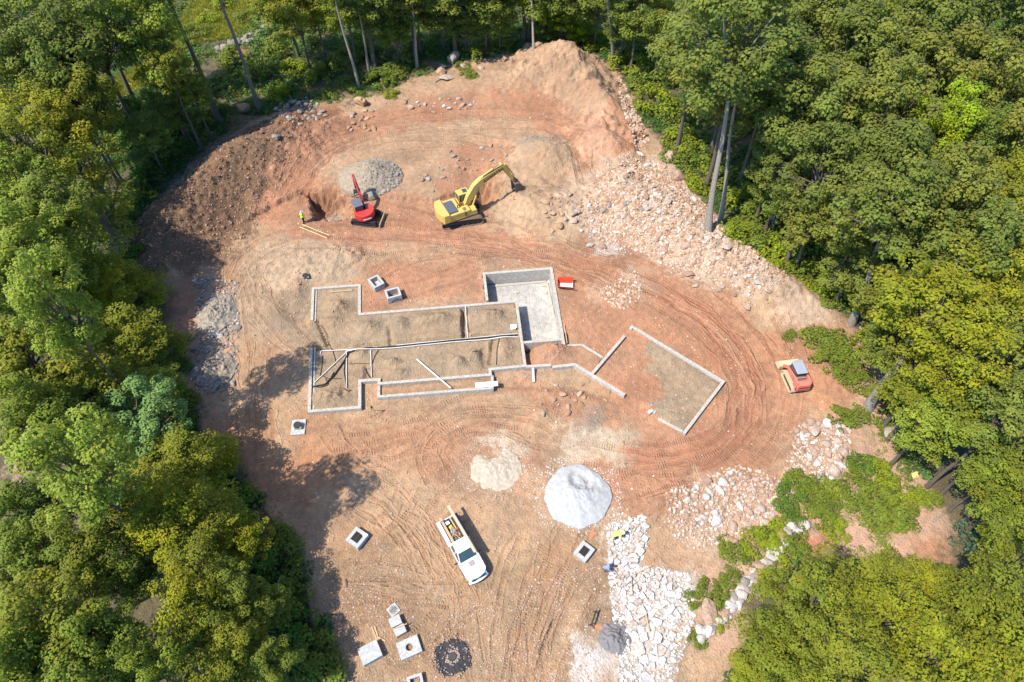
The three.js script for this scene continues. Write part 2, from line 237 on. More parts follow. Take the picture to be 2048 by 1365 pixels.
// ---------------------------------------------------------------- soils of the site sheet
const ZC = document.createElement('canvas'), ZN = 1024; ZC.width = ZC.height = ZN;
const zctx = ZC.getContext('2d');
const zp = p => { const w = W(p[0], p[1]); return [(w.x - MX) / MS * ZN, (w.z - MZ) / MS * ZN]; };
const css = (c, a = 1) => `rgba(${c[0]},${c[1]},${c[2]},${a})`;
function zFill(c, list, a = 1, ctx = zctx, f = zp) { ctx.fillStyle = css(c, a); ctx.beginPath(); list.forEach((p, i) => { const q = f(p); i ? ctx.lineTo(...q) : ctx.moveTo(...q); }); ctx.closePath(); ctx.fill(); }
function zStroke(c, list, width, a = 1, ctx = zctx, f = zp) { ctx.strokeStyle = css(c, a); ctx.lineWidth = width / MS * ZN; ctx.lineCap = ctx.lineJoin = 'round'; ctx.beginPath(); list.forEach((p, i) => { const q = f(p); i ? ctx.lineTo(...q) : ctx.moveTo(...q); }); ctx.stroke(); }
function zSpot(c, p, rx, ry = rx, a = 1, ctx = zctx) { const q = zp(p); ctx.fillStyle = css(c, a); ctx.beginPath(); ctx.ellipse(q[0], q[1], rx / MS * ZN, ry / MS * ZN, 0, 0, 7); ctx.fill(); }
const LITTER = [100, 88, 58], PALE_LITTER = [196, 156, 128], TAN = [186, 150, 116], BROWN = [172, 137, 102], RED = [184, 133, 99], RED2 = [178, 122, 84], SAND = [170, 144, 114], GREYTAN = [186, 158, 128], PALE = [202, 172, 144], EARTH = [130, 98, 71], GRASS = [150, 152, 52];
zctx.fillStyle = css(LITTER); zctx.fillRect(0, 0, ZN, ZN);
zFill(GRASS, [[180, 190], [330, 90], [400, 30], [520, 0], [460, -40], [340, -40], [150, 160]]);
zFill(PALE_LITTER, [[1240, 140], [1300, 260], [1400, 400], [1480, 500], [1640, 600], [1760, 700], [1800, 900], [1860, 960], [1900, 1090], [1820, 1120], [1600, 1100], [1500, 1200], [1480, 1330], [1400, 1330], [1400, 1100], [1600, 950], [1700, 850], [1680, 680], [1560, 560], [1400, 440], [1270, 280]]);
zFill(PALE_LITTER, [[30, 880], [70, 870], [60, 950], [10, 980]], 0.9); zFill(PALE_LITTER, [[0, 1170], [60, 1170], [40, 1240], [0, 1240]], 0.9);
zFill([150, 120, 84], [[440, 90], [700, 130], [820, 120], [900, 110], [830, 190], [740, 200], [600, 200], [520, 200]]);
zFill(TAN, sitePx);
zFill(BROWN, [[640, 1100], [780, 1060], [900, 1150], [1100, 1080], [1230, 1060], [1240, 1380], [640, 1380]]);
zFill(EARTH, [[270, 480], [330, 400], [450, 285], [540, 245], [620, 255], [610, 330], [560, 390], [500, 470], [450, 530], [360, 560], [300, 590], [270, 560]]);
zFill([150, 104, 72], [[560, 240], [680, 210], [690, 280], [610, 330]]);
zFill([188, 150, 116], [[830, 170], [1000, 110], [1090, 95], [1170, 100], [1240, 160], [1240, 260], [1150, 260], [1060, 200], [900, 200], [760, 210]]);
zStroke(RED, [[560, 430], [610, 340], [690, 270], [800, 235], [930, 215], [1060, 210], [1130, 260], [1165, 330], [1185, 400]], 5.2);
zFill(RED, [[540, 420], [640, 360], [690, 395], [880, 405], [900, 300], [1020, 290], [1020, 330], [950, 470], [800, 470], [600, 460]]);
zStroke(RED, [[600, 480], [760, 475], [900, 470], [1050, 500], [1180, 520]], 4.2, 0.9); zFill(RED, [[722, 540], [960, 510], [970, 600], [722, 625]]);
zFill(RED, [[1105, 530], [1240, 550], [1380, 620], [1460, 700], [1480, 800], [1400, 900], [1260, 900], [1240, 800], [1180, 745], [1130, 690]]);
zStroke(RED, [[1180, 520], [1300, 560], [1420, 640], [1510, 740], [1520, 830], [1460, 910], [1360, 950], [1220, 950]], 6.5);
zStroke([172, 112, 80], [[1330, 610], [1420, 675], [1480, 750], [1485, 820], [1430, 885], [1350, 910], [1250, 912]], 1.6, 0.55); zStroke([172, 112, 80], [[1300, 560], [1430, 630], [1515, 725], [1525, 815], [1470, 900], [1380, 940]], 1.3, 0.5); zStroke([168, 120, 88], [[880, 960], [865, 910], [900, 865], [970, 838], [1060, 845]], 1.6, 0.4); zStroke([166, 122, 90], [[1040, 1365], [1060, 1250], [1100, 1160], [1140, 1080]], 2.2, 0.35);
zFill(RED, [[1490, 680], [1600, 640], [1700, 700], [1720, 820], [1560, 840]]);
zFill(RED, [[380, 560], [440, 570], [400, 610], [395, 690], [330, 690], [310, 640]]); zStroke(RED2, [[480, 860], [470, 940], [560, 960], [640, 940]], 5, 0.6); zStroke(RED, [[620, 860], [760, 890], [900, 900], [1040, 930]], 4, 0.55);
zFill(RED, [[1000, 760], [1240, 790], [1230, 850], [1050, 830]], 0.85);
zFill(GREYTAN, [[500, 520], [560, 480], [720, 500], [720, 560], [620, 575], [620, 640], [600, 690], [500, 680], [470, 640], [480, 570]]);
zFill([156, 132, 106], [[560, 590], [622, 580], [615, 690], [540, 660]], 0.8);
zFill([190, 156, 122], [[1020, 290], [1080, 275], [1150, 310], [1160, 380], [1200, 470], [1130, 500], [980, 450], [1000, 400], [1040, 380]]);
zSpot([176, 150, 124], [1075, 300], 2.6, 2.2); zSpot([168, 150, 128], [668, 424], 1.7, 1.0); zSpot(RED2, [640, 400], 2.2, 0.8, 0.8); zSpot([170, 146, 118], [1243, 378], 2.2, 1.7);
zFill([200, 150, 118], [[1140, 250], [1230, 240], [1270, 300], [1230, 330], [1170, 350]]); zStroke(RED2, [[1225, 235], [1270, 300], [1240, 330]], 1.2);
zFill(PALE, [[1120, 380], [1170, 350], [1250, 330], [1340, 320], [1370, 370], [1430, 460], [1540, 540], [1560, 590], [1500, 610], [1380, 570], [1260, 500], [1240, 520], [1180, 500], [1110, 420]]);
zSpot([206, 190, 176], [1300, 430], 2, 1.6); zSpot([206, 192, 180], [1430, 500], 2.2, 1.6); zSpot([208, 196, 186], [1220, 500], 1.6, 1.2); zStroke(RED, [[1245, 480], [1262, 525], [1300, 550]], 1.1);
zSpot(PALE, [1270, 565], 1.6, 2.2, 0.8); zSpot(PALE, [1200, 590], 1.2, 1.6, 0.6); zFill(PALE, [[1540, 580], [1620, 610], [1680, 660], [1600, 660], [1550, 640]], 0.9);
zFill([212, 190, 162], [[1120, 860], [1200, 850], [1260, 890], [1250, 925], [1130, 925]], 0.85); zSpot([204, 180, 150], [1230, 880], 2.2, 1.2, 0.7); zSpot([150, 140, 128], [1180, 840], 1.4, 1.0, 0.7);
zFill([210, 190, 164], [[935, 880], [990, 862], [1040, 885], [1045, 920], [1000, 900]], 0.95);
zSpot([196, 160, 124], [880, 1195], 1.0, 1.2, 0.9); zSpot([192, 150, 116], [745, 1275], 1.3, 1.3, 0.6);
zFill([198, 158, 128], [[1380, 940], [1560, 960], [1560, 1010], [1440, 1090], [1340, 1060]], 0.8); zSpot(PALE, [1440, 1075], 2.2, 1, 0.8);
zFill([196, 180, 164], [[1215, 1060], [1280, 1040], [1295, 1080], [1260, 1140], [1370, 1150], [1400, 1180], [1360, 1260], [1330, 1365], [1250, 1365], [1225, 1240], [1225, 1140]], 0.9);
zFill([208, 202, 196], [[1150, 1280], [1200, 1270], [1230, 1310], [1215, 1380], [1140, 1380]]); zSpot([204, 194, 182], [1370, 1180], 1.4, 1.2); zSpot([200, 190, 178], [1270, 1350], 1.4, 1.2);
zStroke([186, 96, 64], [[1600, 1085], [1660, 1075]], 0.8, 0.8); zSpot(RED2, [1590, 1030], 0.7, 0.6); zSpot(RED, [1860, 1100], 1.5, 1.0);
// crisp layer: what the walls bound
const KC = document.createElement('canvas'); KC.width = KC.height = MN; const kctx = KC.getContext('2d'); kctx.clearRect(0, 0, MN, MN);
const kp = p => toM(p[0], p[1]);
zFill(SAND, fillPoly, 1, kctx, kp); zFill([178, 142, 108], shelfPoly, 1, kctx, kp); zFill([200, 193, 182], basePoly, 1, kctx, kp); zFill([182, 136, 104], courtPoly, 1, kctx, kp);
const KD = kctx.getImageData(0, 0, MN, MN).data;
function soften(src, n, r) { // soils grade into one another
  let a = Float32Array.from(src), b = new Float32Array(a.length);
  for (const stride of [4, 4 * n, 4, 4 * n]) {
    const other = stride === 4 ? 4 * n : 4;
    for (let l = 0; l < n; l++) for (let c = 0; c < 3; c++) { let s = 0; const o = l * other + c; for (let i = -r; i <= r; i++) s += a[o + clamp(i, 0, n - 1) * stride]; for (let i = 0; i < n; i++) { b[o + i * stride] = s / (2 * r + 1); s += a[o + Math.min(i + r + 1, n - 1) * stride] - a[o + Math.max(i - r, 0) * stride]; } }
    [a, b] = [b, a];
  }
  return a;
}
const ZD = soften(zctx.getImageData(0, 0, ZN, ZN).data, ZN, 5);
const garSand = [c2(1340, 640), c2(1330, 690), c2(1390, 760), c2(1300, 830), c2(1420, 860), c2(1470, 990), c2(1360, 1050), c2(1400, 1120), c2(1590, 1250), c2(1880, 900), c2(1400, 600)].map(p => V2(p, 0.2));
const specks = new Uint8Array(MN * MN);
{ const r = rngOf(404); for (let k = 0; k < 150000; k++) { const x = r(), z = r(), wx = MX + x * MS, wz = MZ + z * MS; const d = fbm(wx * 0.16, wz * 0.16, 2, n2b); if (r() > 0.45 + d) continue; const i = Math.floor(x * MN), j = Math.floor(z * MN), v = 90 + r() * 150; specks[j * MN + i] = v; if (r() < 0.3 && i + 1 < MN) specks[j * MN + i + 1] = v; if (r() < 0.15 && j + 1 < MN) specks[(j + 1) * MN + i] = v; } }
const bumpRow = new Uint8Array(MN * MN);
const groundMap = dataTex(MN, MN, (i, j, o) => {
  const x = MX + (i + 0.5) / MN * MS, z = MZ + (j + 0.5) / MN * MS, k = (j * MN + i) * 4;
  const a1 = n2(x * 0.28, z * 0.28), a2 = n2b(x * 1.1, z * 1.1), a3 = n2(x * 3.7, z * 3.7), a4 = n2b(x * 9.5, z * 9.5), a5 = n2(x * 21, z * 21);
  let r, g, b, crisp = KD[k + 3] > 128;
  if (crisp) { r = KD[k]; g = KD[k + 1]; b = KD[k + 2]; }
  else {
    const wx = (x - MX) / MS * ZN + (a1 * 9 + a2 * 6 + a3 * 4 + a4 * 2.5), wz = (z - MZ) / MS * ZN + (n2(x * 0.28 + 40, z * 0.28) * 9 + n2b(x * 1.1 + 40, z * 1.1) * 6 + n2(x * 3.7 + 9, z * 3.7) * 4 + n2b(x * 9.5 + 3, z * 9.5) * 2.5);
    const ix = clamp(Math.floor(wx), 0, ZN - 1), iz = clamp(Math.floor(wz), 0, ZN - 1), q = (iz * ZN + ix) * 4;
    r = ZD[q]; g = ZD[q + 1]; b = ZD[q + 2];
    if (x > 2 && x < 24 && z < -26 && z > -48 && inPoly(garSand, x + a2 * 0.5, z + a3 * 0.35)) { r = 168; g = 144; b = 116; }
  }
  const t = trackAt(x, z), pressed = (TD[k + 1] - 128) / 127, grey = Math.abs(r - g) < 30 && r > 185;
  if (!crisp) { const damp = clamp(fbm(x * 0.09 + 3, z * 0.09, 4, n2b) * 2.4 - 0.1) * 0.55, dry = clamp(fbm(x * 0.13 + 31, z * 0.13, 4) * 2.2 - 0.15) * 0.4; r = lerp(lerp(r, r * 0.86, damp), Math.min(r * 1.1, 214), dry); g = lerp(lerp(g, g * 0.84, damp), Math.min(g * 1.13, 190), dry); b = lerp(lerp(b, b * 0.83, damp), Math.min(b * 1.14, 168), dry); }
  const m = 1 + a1 * 0.06 + a2 * 0.07 + a3 * 0.05 + a4 * 0.06 + a5 * 0.05, hue = n2b(x * 0.12 + 7, z * 0.12) * 0.5 + a1 * 0.3 + a2 * 0.2;
  r *= m; g *= m * (1 - (grey ? 0 : 0.035 * hue)); b *= m * (1 - (grey ? 0 : 0.06 * hue));
  if (pressed > 0) { r *= 1 - 0.13 * pressed; g *= 1 - 0.24 * pressed; b *= 1 - 0.3 * pressed; }
  const turned = TD[k + 2] / 255; if (turned > 0.02 && !crisp) { r = lerp(r, 214, turned * 0.4); g = lerp(g, 172, turned * 0.4); b = lerp(b, 136, turned * 0.4); }
  const s = specks[j * MN + i];
  if (s && !crisp) { const f = s / 255 * 0.55; r = lerp(r, 222, f); g = lerp(g, 192, f); b = lerp(b, 166, f); }
  else if (s) { const f = s / 255 * 0.3; r = lerp(r, 200, f); g = lerp(g, 180, f); b = lerp(b, 150, f); }
  o[0] = r * 0.815; o[1] = g * 0.805; o[2] = b * 0.78;
  bumpRow[j * MN + i] = clamp(128 + t * 105 + a2 * 10 + a3 * 14 + a4 * 14 + a5 * 10 + (s ? 30 : 0), 0, 255);
});
groundMap.wrapS = groundMap.wrapT = THREE.ClampToEdgeWrapping;
const groundBump = dataTex(MN, MN, (i, j, o) => { o[0] = o[1] = o[2] = bumpRow[j * MN + i]; }, false);
groundBump.wrapS = groundBump.wrapT = THREE.ClampToEdgeWrapping;
{
  const n = 560, step = MS / n, pos = new Float32Array((n + 1) * (n + 1) * 3), uv = new Float32Array((n + 1) * (n + 1) * 2), idx = new Uint32Array(n * n * 6);
  let p = 0, q = 0, k = 0;
  for (let j = 0; j <= n; j++) for (let i = 0; i <= n; i++) { const x = MX + i * step, z = MZ + j * step; pos[p++] = x; pos[p++] = yAt(x, z); pos[p++] = z; uv[q++] = i / n; uv[q++] = j / n; }
  for (let j = 0; j < n; j++) for (let i = 0; i < n; i++) { const a = j * (n + 1) + i, b = a + 1, c = a + n + 1, d = c + 1; idx[k++] = a; idx[k++] = c; idx[k++] = b; idx[k++] = b; idx[k++] = c; idx[k++] = d; }
  const g = new THREE.BufferGeometry(); g.setAttribute('position', new THREE.BufferAttribute(pos, 3)); g.setAttribute('uv', new THREE.BufferAttribute(uv, 2)); g.setIndex(new THREE.BufferAttribute(idx, 1)); g.computeVertexNormals();
  structure('ground', g, new THREE.MeshStandardMaterial({ map: groundMap, bumpMap: groundBump, bumpScale: 0.4, roughness: 0.96 }));
}
{ // woodland floor beyond the site sheet
  const t = dataTex(512, 512, (i, j, o) => { const u = i / 512 * 6.2832, v = j / 512 * 6.2832; const m = n3(Math.cos(u) * 2.4, Math.sin(u) * 2.4, Math.cos(v) * 2.4) * 0.5 + n3(Math.cos(u) * 11, Math.sin(v) * 11, Math.sin(u) * 11 + Math.cos(v) * 11) * 0.5; const f = 1 + m * 0.15; o[0] = 84 * f; o[1] = 78 * f; o[2] = 48 * f; });
  t.repeat.set(1 / 14, 1 / 14);
  const sheets = [[-400, -400, 800, 302], [-400, -2, 800, 200], [-400, -98, 352, 96], [48, -98, 352, 96]].map(([x, z, w, d]) => { const g = new THREE.PlaneGeometry(w, d, 1, 1).rotateX(-Math.PI / 2).translate(x + w / 2, 0, z + d / 2); const ps = g.attributes.position, u = g.attributes.uv; for (let i = 0; i < ps.count; i++) u.setXY(i, ps.getX(i), ps.getZ(i)); return g; });
  structure('forest_floor', merged(sheets), new THREE.MeshStandardMaterial({ map: t, roughness: 1 }));
}

const grassPx = [[196, 196], [250, 150], [300, 125], [345, 70], [375, 20], [400, -60], [560, -60], [540, 20], [500, 60], [470, 80], [430, 85], [390, 90], [340, 130], [300, 175], [250, 205]], grassPoly = grassPx.map(p => flat(...p));
{
  const sh = new THREE.Shape(grassPoly.map(p => new THREE.Vector2(p[0], -p[1]))), g = new THREE.ShapeGeometry(sh).rotateX(-Math.PI / 2).translate(0, 0.12, 0), u = g.attributes.uv, ps = g.attributes.position; for (let i = 0; i < u.count; i++) u.setXY(i, ps.getX(i) / 12, ps.getZ(i) / 12);
  const t = dataTex(512, 512, (i, j, o) => { const x = i / 512 * 12, y = j / 512 * 12, f = 1 + fbm(x * 0.5, y * 0.5, 3) * 0.3 + n2(x * 7, y * 7) * 0.16, w = clamp(0.5 + fbm(x * 0.9 + 7, y * 0.9, 2)); o[0] = lerp(128, 152, w) * f; o[1] = lerp(136, 140, w) * f; o[2] = lerp(44, 60, w) * f; });
  structure('lawn', g, new THREE.MeshStandardMaterial({ map: t, bumpMap: t, bumpScale: 0.12, roughness: 0.95 }));
}
// ---------------------------------------------------------------- concrete foundation
function concreteTex(seed, r0, g0, b0, spread, panels) {
  return dataTex(512, 512, (i, j, o) => {
    const x = i / 512, y = j / 512, u = x * 6.2832, v = y * 6.2832, cu = Math.cos(u), su = Math.sin(u), cv = Math.cos(v), sv = Math.sin(v);
    let m = n3(cu * 1.2 + seed, su * 1.2 + cv * 1.2, sv * 1.2) * 0.5 + n3(cu * 4 + seed, su * 4 + cv * 4, sv * 4) * 0.3 + n3(cu * 14, su * 14 + cv * 14, sv * 14 + seed) * 0.3;
    let f = 1 + m * spread;
    if (panels) { const px = (x * 4) % 1, py = (y * 2) % 1; if (px < 0.02 || py < 0.012) f *= 0.9; const hx = Math.abs(px - 0.5), hy = Math.abs(((y * 4) % 1) - 0.5); if (hx < 0.018 && hy < 0.018) f *= 0.6; }
    o[0] = r0 * f; o[1] = g0 * f; o[2] = b0 * f;
  });
}
const concreteMap = concreteTex(3, 172, 163, 149, 0.2, true); concreteMap.repeat.set(1 / 2.4, 1 / 2.4);
const wallTopMap = concreteTex(5, 164, 154, 139, 0.2, false); wallTopMap.repeat.set(0.5, 0.5);
const precastMap = concreteTex(9, 164, 160, 152, 0.18, false); precastMap.repeat.set(0.5, 0.5);
const M = {
  concrete: new THREE.MeshStandardMaterial({ map: concreteMap, bumpMap: concreteMap, bumpScale: 0.01, roughness: 0.9 }),
  wallTop: new THREE.MeshStandardMaterial({ map: wallTopMap, bumpMap: wallTopMap, bumpScale: 0.01, roughness: 0.92 }),
  precast: new THREE.MeshStandardMaterial({ map: precastMap, bumpMap: precastMap, bumpScale: 0.012, roughness: 0.88 }),
  pvc: mat(0xc9c4bb, 0.45), black: mat(0x17181a, 0.6), rubber: mat(0x222120, 0.85), steel: mat(0x6d6a66, 0.55, { metalness: 0.7 }), castIron: mat(0x3b3634, 0.7, { metalness: 0.4 }),
  lumber: mat(0xb1936a, 0.85), white: mat(0xe9e9e6, 0.35), glass: new THREE.MeshPhysicalMaterial({ color: 0x2a3a3c, roughness: 0.06, metalness: 0, clearcoat: 1, clearcoatRoughness: 0.05 })
};
function wallShape(line, t, closed) {
  const n = line.length, L = [], R = [];
  for (let i = 0; i < n; i++) {
    const p = line[i], a = line[closed ? (i + n - 1) % n : Math.max(i - 1, 0)], b = line[closed ? (i + 1) % n : Math.min(i + 1, n - 1)];
    let d1 = [p[0] - a[0], p[1] - a[1]], d2 = [b[0] - p[0], b[1] - p[1]]; if (p === a) d1 = d2; if (p === b) d2 = d1;
    const l1 = Math.hypot(...d1), l2 = Math.hypot(...d2), n1 = [-d1[1] / l1, d1[0] / l1], m2 = [-d2[1] / l2, d2[0] / l2]; let m = [n1[0] + m2[0], n1[1] + m2[1]]; const k = 1 / Math.max(0.35, (m[0] * m[0] + m[1] * m[1]) / 2); m = [m[0] * k, m[1] * k];
    L.push([p[0] + m[0] * t / 2, p[1] + m[1] * t / 2]); R.push([p[0] - m[0] * t / 2, p[1] - m[1] * t / 2]);
  }
  return new THREE.Shape([...L, ...R.reverse()].map(p => new THREE.Vector2(p[0], -p[1])));
}
function wallGeo(line, t, top, bottom) { const g = new THREE.ExtrudeGeometry(wallShape(line, t, false), { depth: top - bottom - 0.02, bevelEnabled: true, bevelSize: 0.01, bevelThickness: 0.01, bevelSegments: 1, steps: 1 }); g.rotateX(-Math.PI / 2).translate(0, bottom + 0.01, 0); return g; }
function foundation(name, label, runs) { const o = thing(name, label, 'foundation'); for (const [nm, line, t, top, bottom] of runs) part(o, nm, wallGeo(line, t, top, bottom), [M.wallTop, M.concrete]); return o; }
const shift = (p, dx, dz) => [p[0] + dx, p[1] + dz];
foundation('house_foundation', 'pale concrete house foundation filled with brown sand and laid with drain pipes', [['perimeter_wall', mainRun, 0.26, TOP, -0.6], ['footing', mainRun.slice(0, 2).map(p => shift(p, 0.28, 0)), 0.14, 0.345, -0.4], ['footing', mainRun.slice(12).map(p => shift(p, 0.28, -0.25)), 0.14, 0.345, -0.4]]);
foundation('porch_foundation', 'long narrow concrete strip foundation below the house foundation with a white pipe across it', [['wall', shelfRun, 0.23, TOP - 0.02, -0.8]]);
const stub = garageStub;
foundation('basement_foundation', 'deep grey concrete basement walls around a pale crushed stone floor', [['wall', baseRun, 0.27, TOP + 0.012, -1.6], ['cross_wall', baseSouth, 0.24, TOP - 0.05, -1.6], ['footing', [shift(baseRun[1], 0.3, 0.42), shift(baseRun[2], -0.55, 0.42)], 0.22, -1.1, -1.5], ['footing', [shift(baseRun[2], -0.42, 0.6), shift(baseRun[3], -0.42, -2.4)], 0.2, -1.1, -1.5]]);
foundation('entry_foundation', 'angled concrete entry walls linking the basement and the garage slab', [['wall', passSouthA, 0.26, TOP - 0.006, -1.4], ['wall', passSouthB, 0.28, TOP - 0.03, -1.4], ['wall', passNorth, 0.2, TOP - 0.12, -0.5]]);
foundation('garage_foundation', 'low concrete garage foundation on three sides of flat red and grey soil', [['wall', garageRun, 0.26, 0.4, -0.4], ['wall', garageNW, 0.26, TOP - 0.01, -0.5], ['footing', stub, 0.22, 0.17, -0.4]]);
{ const [x, y, z] = G(1301, 826); const o = thing('concrete_block', 'small rough concrete lump at the open side of the garage slab', 'block', [x, y, z], 0.6); part(o, 'block', rbox(0.55, 0.34, 0.32, 0.05), M.precast, [0, 0.15, 0]); part(o, 'block', rbox(0.3, 0.2, 0.26, 0.04), M.precast, [0.3, 0.1, 0.18], [0, 0.4, 0]); }
// drain pipes and conduits on the fill
const onFill = (p, up = 0.05) => { const w = W(p[0], p[1], 0.33); return [w.x, 0, w.z]; };
function pipeRun(name, label, pts, r, m, lift = 0.06, group, seg) {
  const P = []; for (let i = 0; i < pts.length; i++) { const [x, , z] = onFill(pts[i]); P.push([x, 0, z]); }
  const dense = []; for (let i = 0; i + 1 < P.length; i++) { const n = Math.max(1, Math.round(Math.hypot(P[i + 1][0] - P[i][0], P[i + 1][2] - P[i][2]) / 0.6)); for (let k = 0; k < n; k++) dense.push([lerp(P[i][0], P[i + 1][0], k / n), 0, lerp(P[i][2], P[i + 1][2], k / n)]); } dense.push(P[P.length - 1]);
  for (const d of dense) d[1] = Math.max(yAt(d[0], d[2]), yAt(d[0] + 0.15, d[2]), yAt(d[0], d[2] + 0.15)) + r + lift;
  if (m === M.pvc) for (let i = 1; i + 1 < dense.length; i++) dense[i][1] = Math.max(dense[i][1], (dense[i - 1][1] + dense[i + 1][1]) / 2);
  return single(name, tube(dense, r, dense.length * (seg ?? 3), 7), m, label, name === 'drain_pipe' ? 'pipe' : 'cable', group);
}
pipeRun('drain_pipe', 'long white drain pipe along the middle trench of the house foundation', [c1(380, 695), c1(700, 672), c1(1100, 632), c1(1555, 597)], 0.045, M.pvc);
pipeRun('drain_pipe', 'white drain pipe slanting to the corner of the house foundation fill', [c1(450, 682), c1(400, 688), c1(170, 905)], 0.045, M.pvc);
pipeRun('drain_pipe', 'short white drain pipe ending in an elbow beside the gap in the foundation wall', [c1(208, 715), c1(212, 694), c1(400, 682)], 0.042, M.pvc);
pipeRun('drain_pipe', 'white branch pipe with a tangle of black cables at its end', [c1(385, 700), c1(386, 945)], 0.042, M.pvc);
pipeRun('drain_pipe', 'white branch pipe running to the small notch in the foundation wall', [c1(551, 685), c1(556, 870)], 0.045, M.pvc);
pipeRun('drain_pipe', 'white pipe in the cross trench between the two upper fills', [c1(1196, 385), c1(1212, 590)], 0.045, M.pvc);
pipeRun('drain_pipe', 'white pipe beside the black cables at the foot of the upper fill', [c1(720, 640), c1(1080, 605), c1(1552, 562)], 0.042, M.pvc);
{ const a = W(...c1(866, 748), 0.5), b = W(...c1(1098, 944), 0.62); single('loose_pipe', rod([a.x, 0.52, a.z], [b.x, 0.62, b.z], 0.075, 10), M.pvc, 'loose white pipe lying diagonally across the fill and the porch wall', 'pipe'); }
{ const a = G(1066, 742), b = G(1068, 766); single('loose_pipe', rod([a[0], a[1] + 0.5, a[2]], [b[0], b[1] + 0.15, b[2]], 0.13, 10), M.pvc, 'short fat white pipe leaning on the entry wall', 'pipe'); }
const cable = (pts, r, label, lift) => pipeRun('conduit', label, pts, r, M.black, lift, 'black conduits on the house foundation fill');
cable([c1(150, 940), c1(240, 920), c1(300, 860), c1(370, 760), c1(400, 705), c1(470, 685), c1(620, 655), c1(830, 638), c1(1100, 608), c1(1552, 570)], 0.065, 'thick bundle of black conduit sweeping along the middle trench');
for (const [pts, r] of [[[c1(255, 620), c1(290, 690), c1(310, 760), c1(300, 790)], 0.03], [[c1(222, 720), c1(215, 800), c1(205, 860)], 0.03], [[c1(620, 660), c1(580, 720), c1(550, 800), c1(556, 850)], 0.03], [[c1(375, 740), c1(368, 830), c1(385, 940)], 0.035], [[c1(240, 880), c1(260, 920), c1(200, 940), c1(160, 935)], 0.03], [[c1(1430, 600), c1(1412, 690), c1(1408, 790)], 0.03], [[c1(1210, 400), c1(1200, 480), c1(1222, 560)], 0.03], [[c1(200, 500), c1(250, 580), c1(260, 640)], 0.025], [[c1(200, 850), c1(260, 880), c1(350, 880)], 0.03], [[c1(400, 780), c1(470, 775), c1(540, 778)], 0.025], [[c1(360, 940), c1(400, 968), c1(415, 960)], 0.04], [[c1(510, 800), c1(530, 850), c1(545, 872)], 0.04], [[c1(280, 870), c1(300, 835), c1(290, 850)], 0.04]]) cable(pts, r, 'thin black conduit curling over the brown fill', 0.03);
// things lying about on the foundation
{ const a = W(...c1(262, 288), 0.4), b = W(...c1(424, 274), 0.4); single('lumber_plank', bar([a.x, 0.36, a.z], [b.x, 0.36, b.z], 0.12, 0.06), M.lumber, 'straight pale plank lying near the upper wall of the house foundation', 'plank'); }
{ const w = W(...c1(1342, 918), 0.62), o = thing('foam_board', 'white foam board resting on the end of the porch wall', 'board', [w.x, 0.53, w.z], 0.08); part(o, 'board', rbox(2.1, 0.05, 0.52, 0.01), M.white, [0, 0.06, 0], [0.02, 0, 0.03]); part(o, 'edge_strip', rbox(2.08, 0.03, 0.06, 0.01), mat(0xb9c4cc, 0.6), [0, 0.035, 0.2]); }
{ const w = W(...c1(1522, 522), 0.55), o = thing('cardboard_box', 'small open white box beside the basement wall', 'box', [w.x, 0.3, w.z], 0.06); part(o, 'body', rbox(0.5, 0.28, 0.44, 0.01), M.white, [0, 0.14, 0]); part(o, 'flap', rbox(0.16, 0.012, 0.42, 0.004), M.white, [0.33, 0.26, 0], [0, 0, -0.3]); part(o, 'flap', rbox(0.48, 0.012, 0.16, 0.004), M.white, [0, 0.27, 0.29], [0.4, 0, 0]); }
{ // red steel chute box against the basement wall
  const w = W(1131, 572, 0.4), o = thing('concrete_chute', 'orange red steel chute box with two flared sides by the basement wall', 'chute', [w.x, 0.36, w.z], -0.05), red = mat(0xc23a12, 0.5), inn = mat(0xcfc7bc, 0.7);
  part(o, 'floor', rbox(1.5, 0.05, 0.62, 0.01), inn, [0, 0.1, 0]); part(o, 'side_panel', rbox(1.6, 0.66, 0.05, 0.015), red, [0, 0.36, -0.52], [-0.55, 0.04, 0]); part(o, 'side_panel', rbox(1.7, 0.66, 0.05, 0.015), red, [0.04, 0.36, 0.52], [0.55, -0.04, 0]);
  part(o, 'back_panel', rbox(0.05, 0.6, 0.9, 0.015), red, [-0.78, 0.36, 0], [0, 0, 0.25]); part(o, 'lip', rbox(0.06, 0.16, 0.64, 0.015), M.white, [0.74, 0.17, 0]); for (const s of [-1, 1]) part(o, 'leg', rod([0.7, 0.1, s * 0.55], [1.15, 0.14, s * 0.6], 0.025), M.steel);
}
for (const [p, q] of [[c8(470, 900), c8(515, 880)], [c8(480, 830), c8(500, 800)]]) { const a = W(...p, -1.1), b = W(...q, -1.1); single('stub_pipe', tube([[a.x, -1.12, a.z], [b.x, -1.12, a.z + 0.02], [b.x + 0.02, -1.1, b.z], [b.x + 0.05, -0.85, b.z]], 0.05, 12, 7), M.pvc, 'white elbow pipe on the crushed stone in the shade of the basement wall', 'pipe', 'stub pipes in the basement'); }
for (const [x, y, l, a] of [[428, 377, 0.4, 0.6], [740, 300, 0.45, -0.3], [762, 375, 0.35, 1.1], [108, 400, 0.3, 0.2], [790, 418, 0.3, 0.8]]) { const w = W(...c8(x, y), -1.15); const m = single('timber_offcut', rbox(l, 0.07, 0.12, 0.01), M.lumber, 'short timber offcut on the crushed stone basement floor', 'timber', 'offcuts on the basement floor'); m.position.set(w.x, -1.14, w.z); m.rotation.y = a; }
{ const a = W(...c8(945, 760), 0.2), b = W(...c8(990, 960), 0.2); single('form_plank', bar([a.x + 0.1, 0.5, a.z], [b.x, 0.3, b.z], 0.07, 0.2), M.lumber, 'long plank leaning on the outside of the basement wall', 'plank'); }
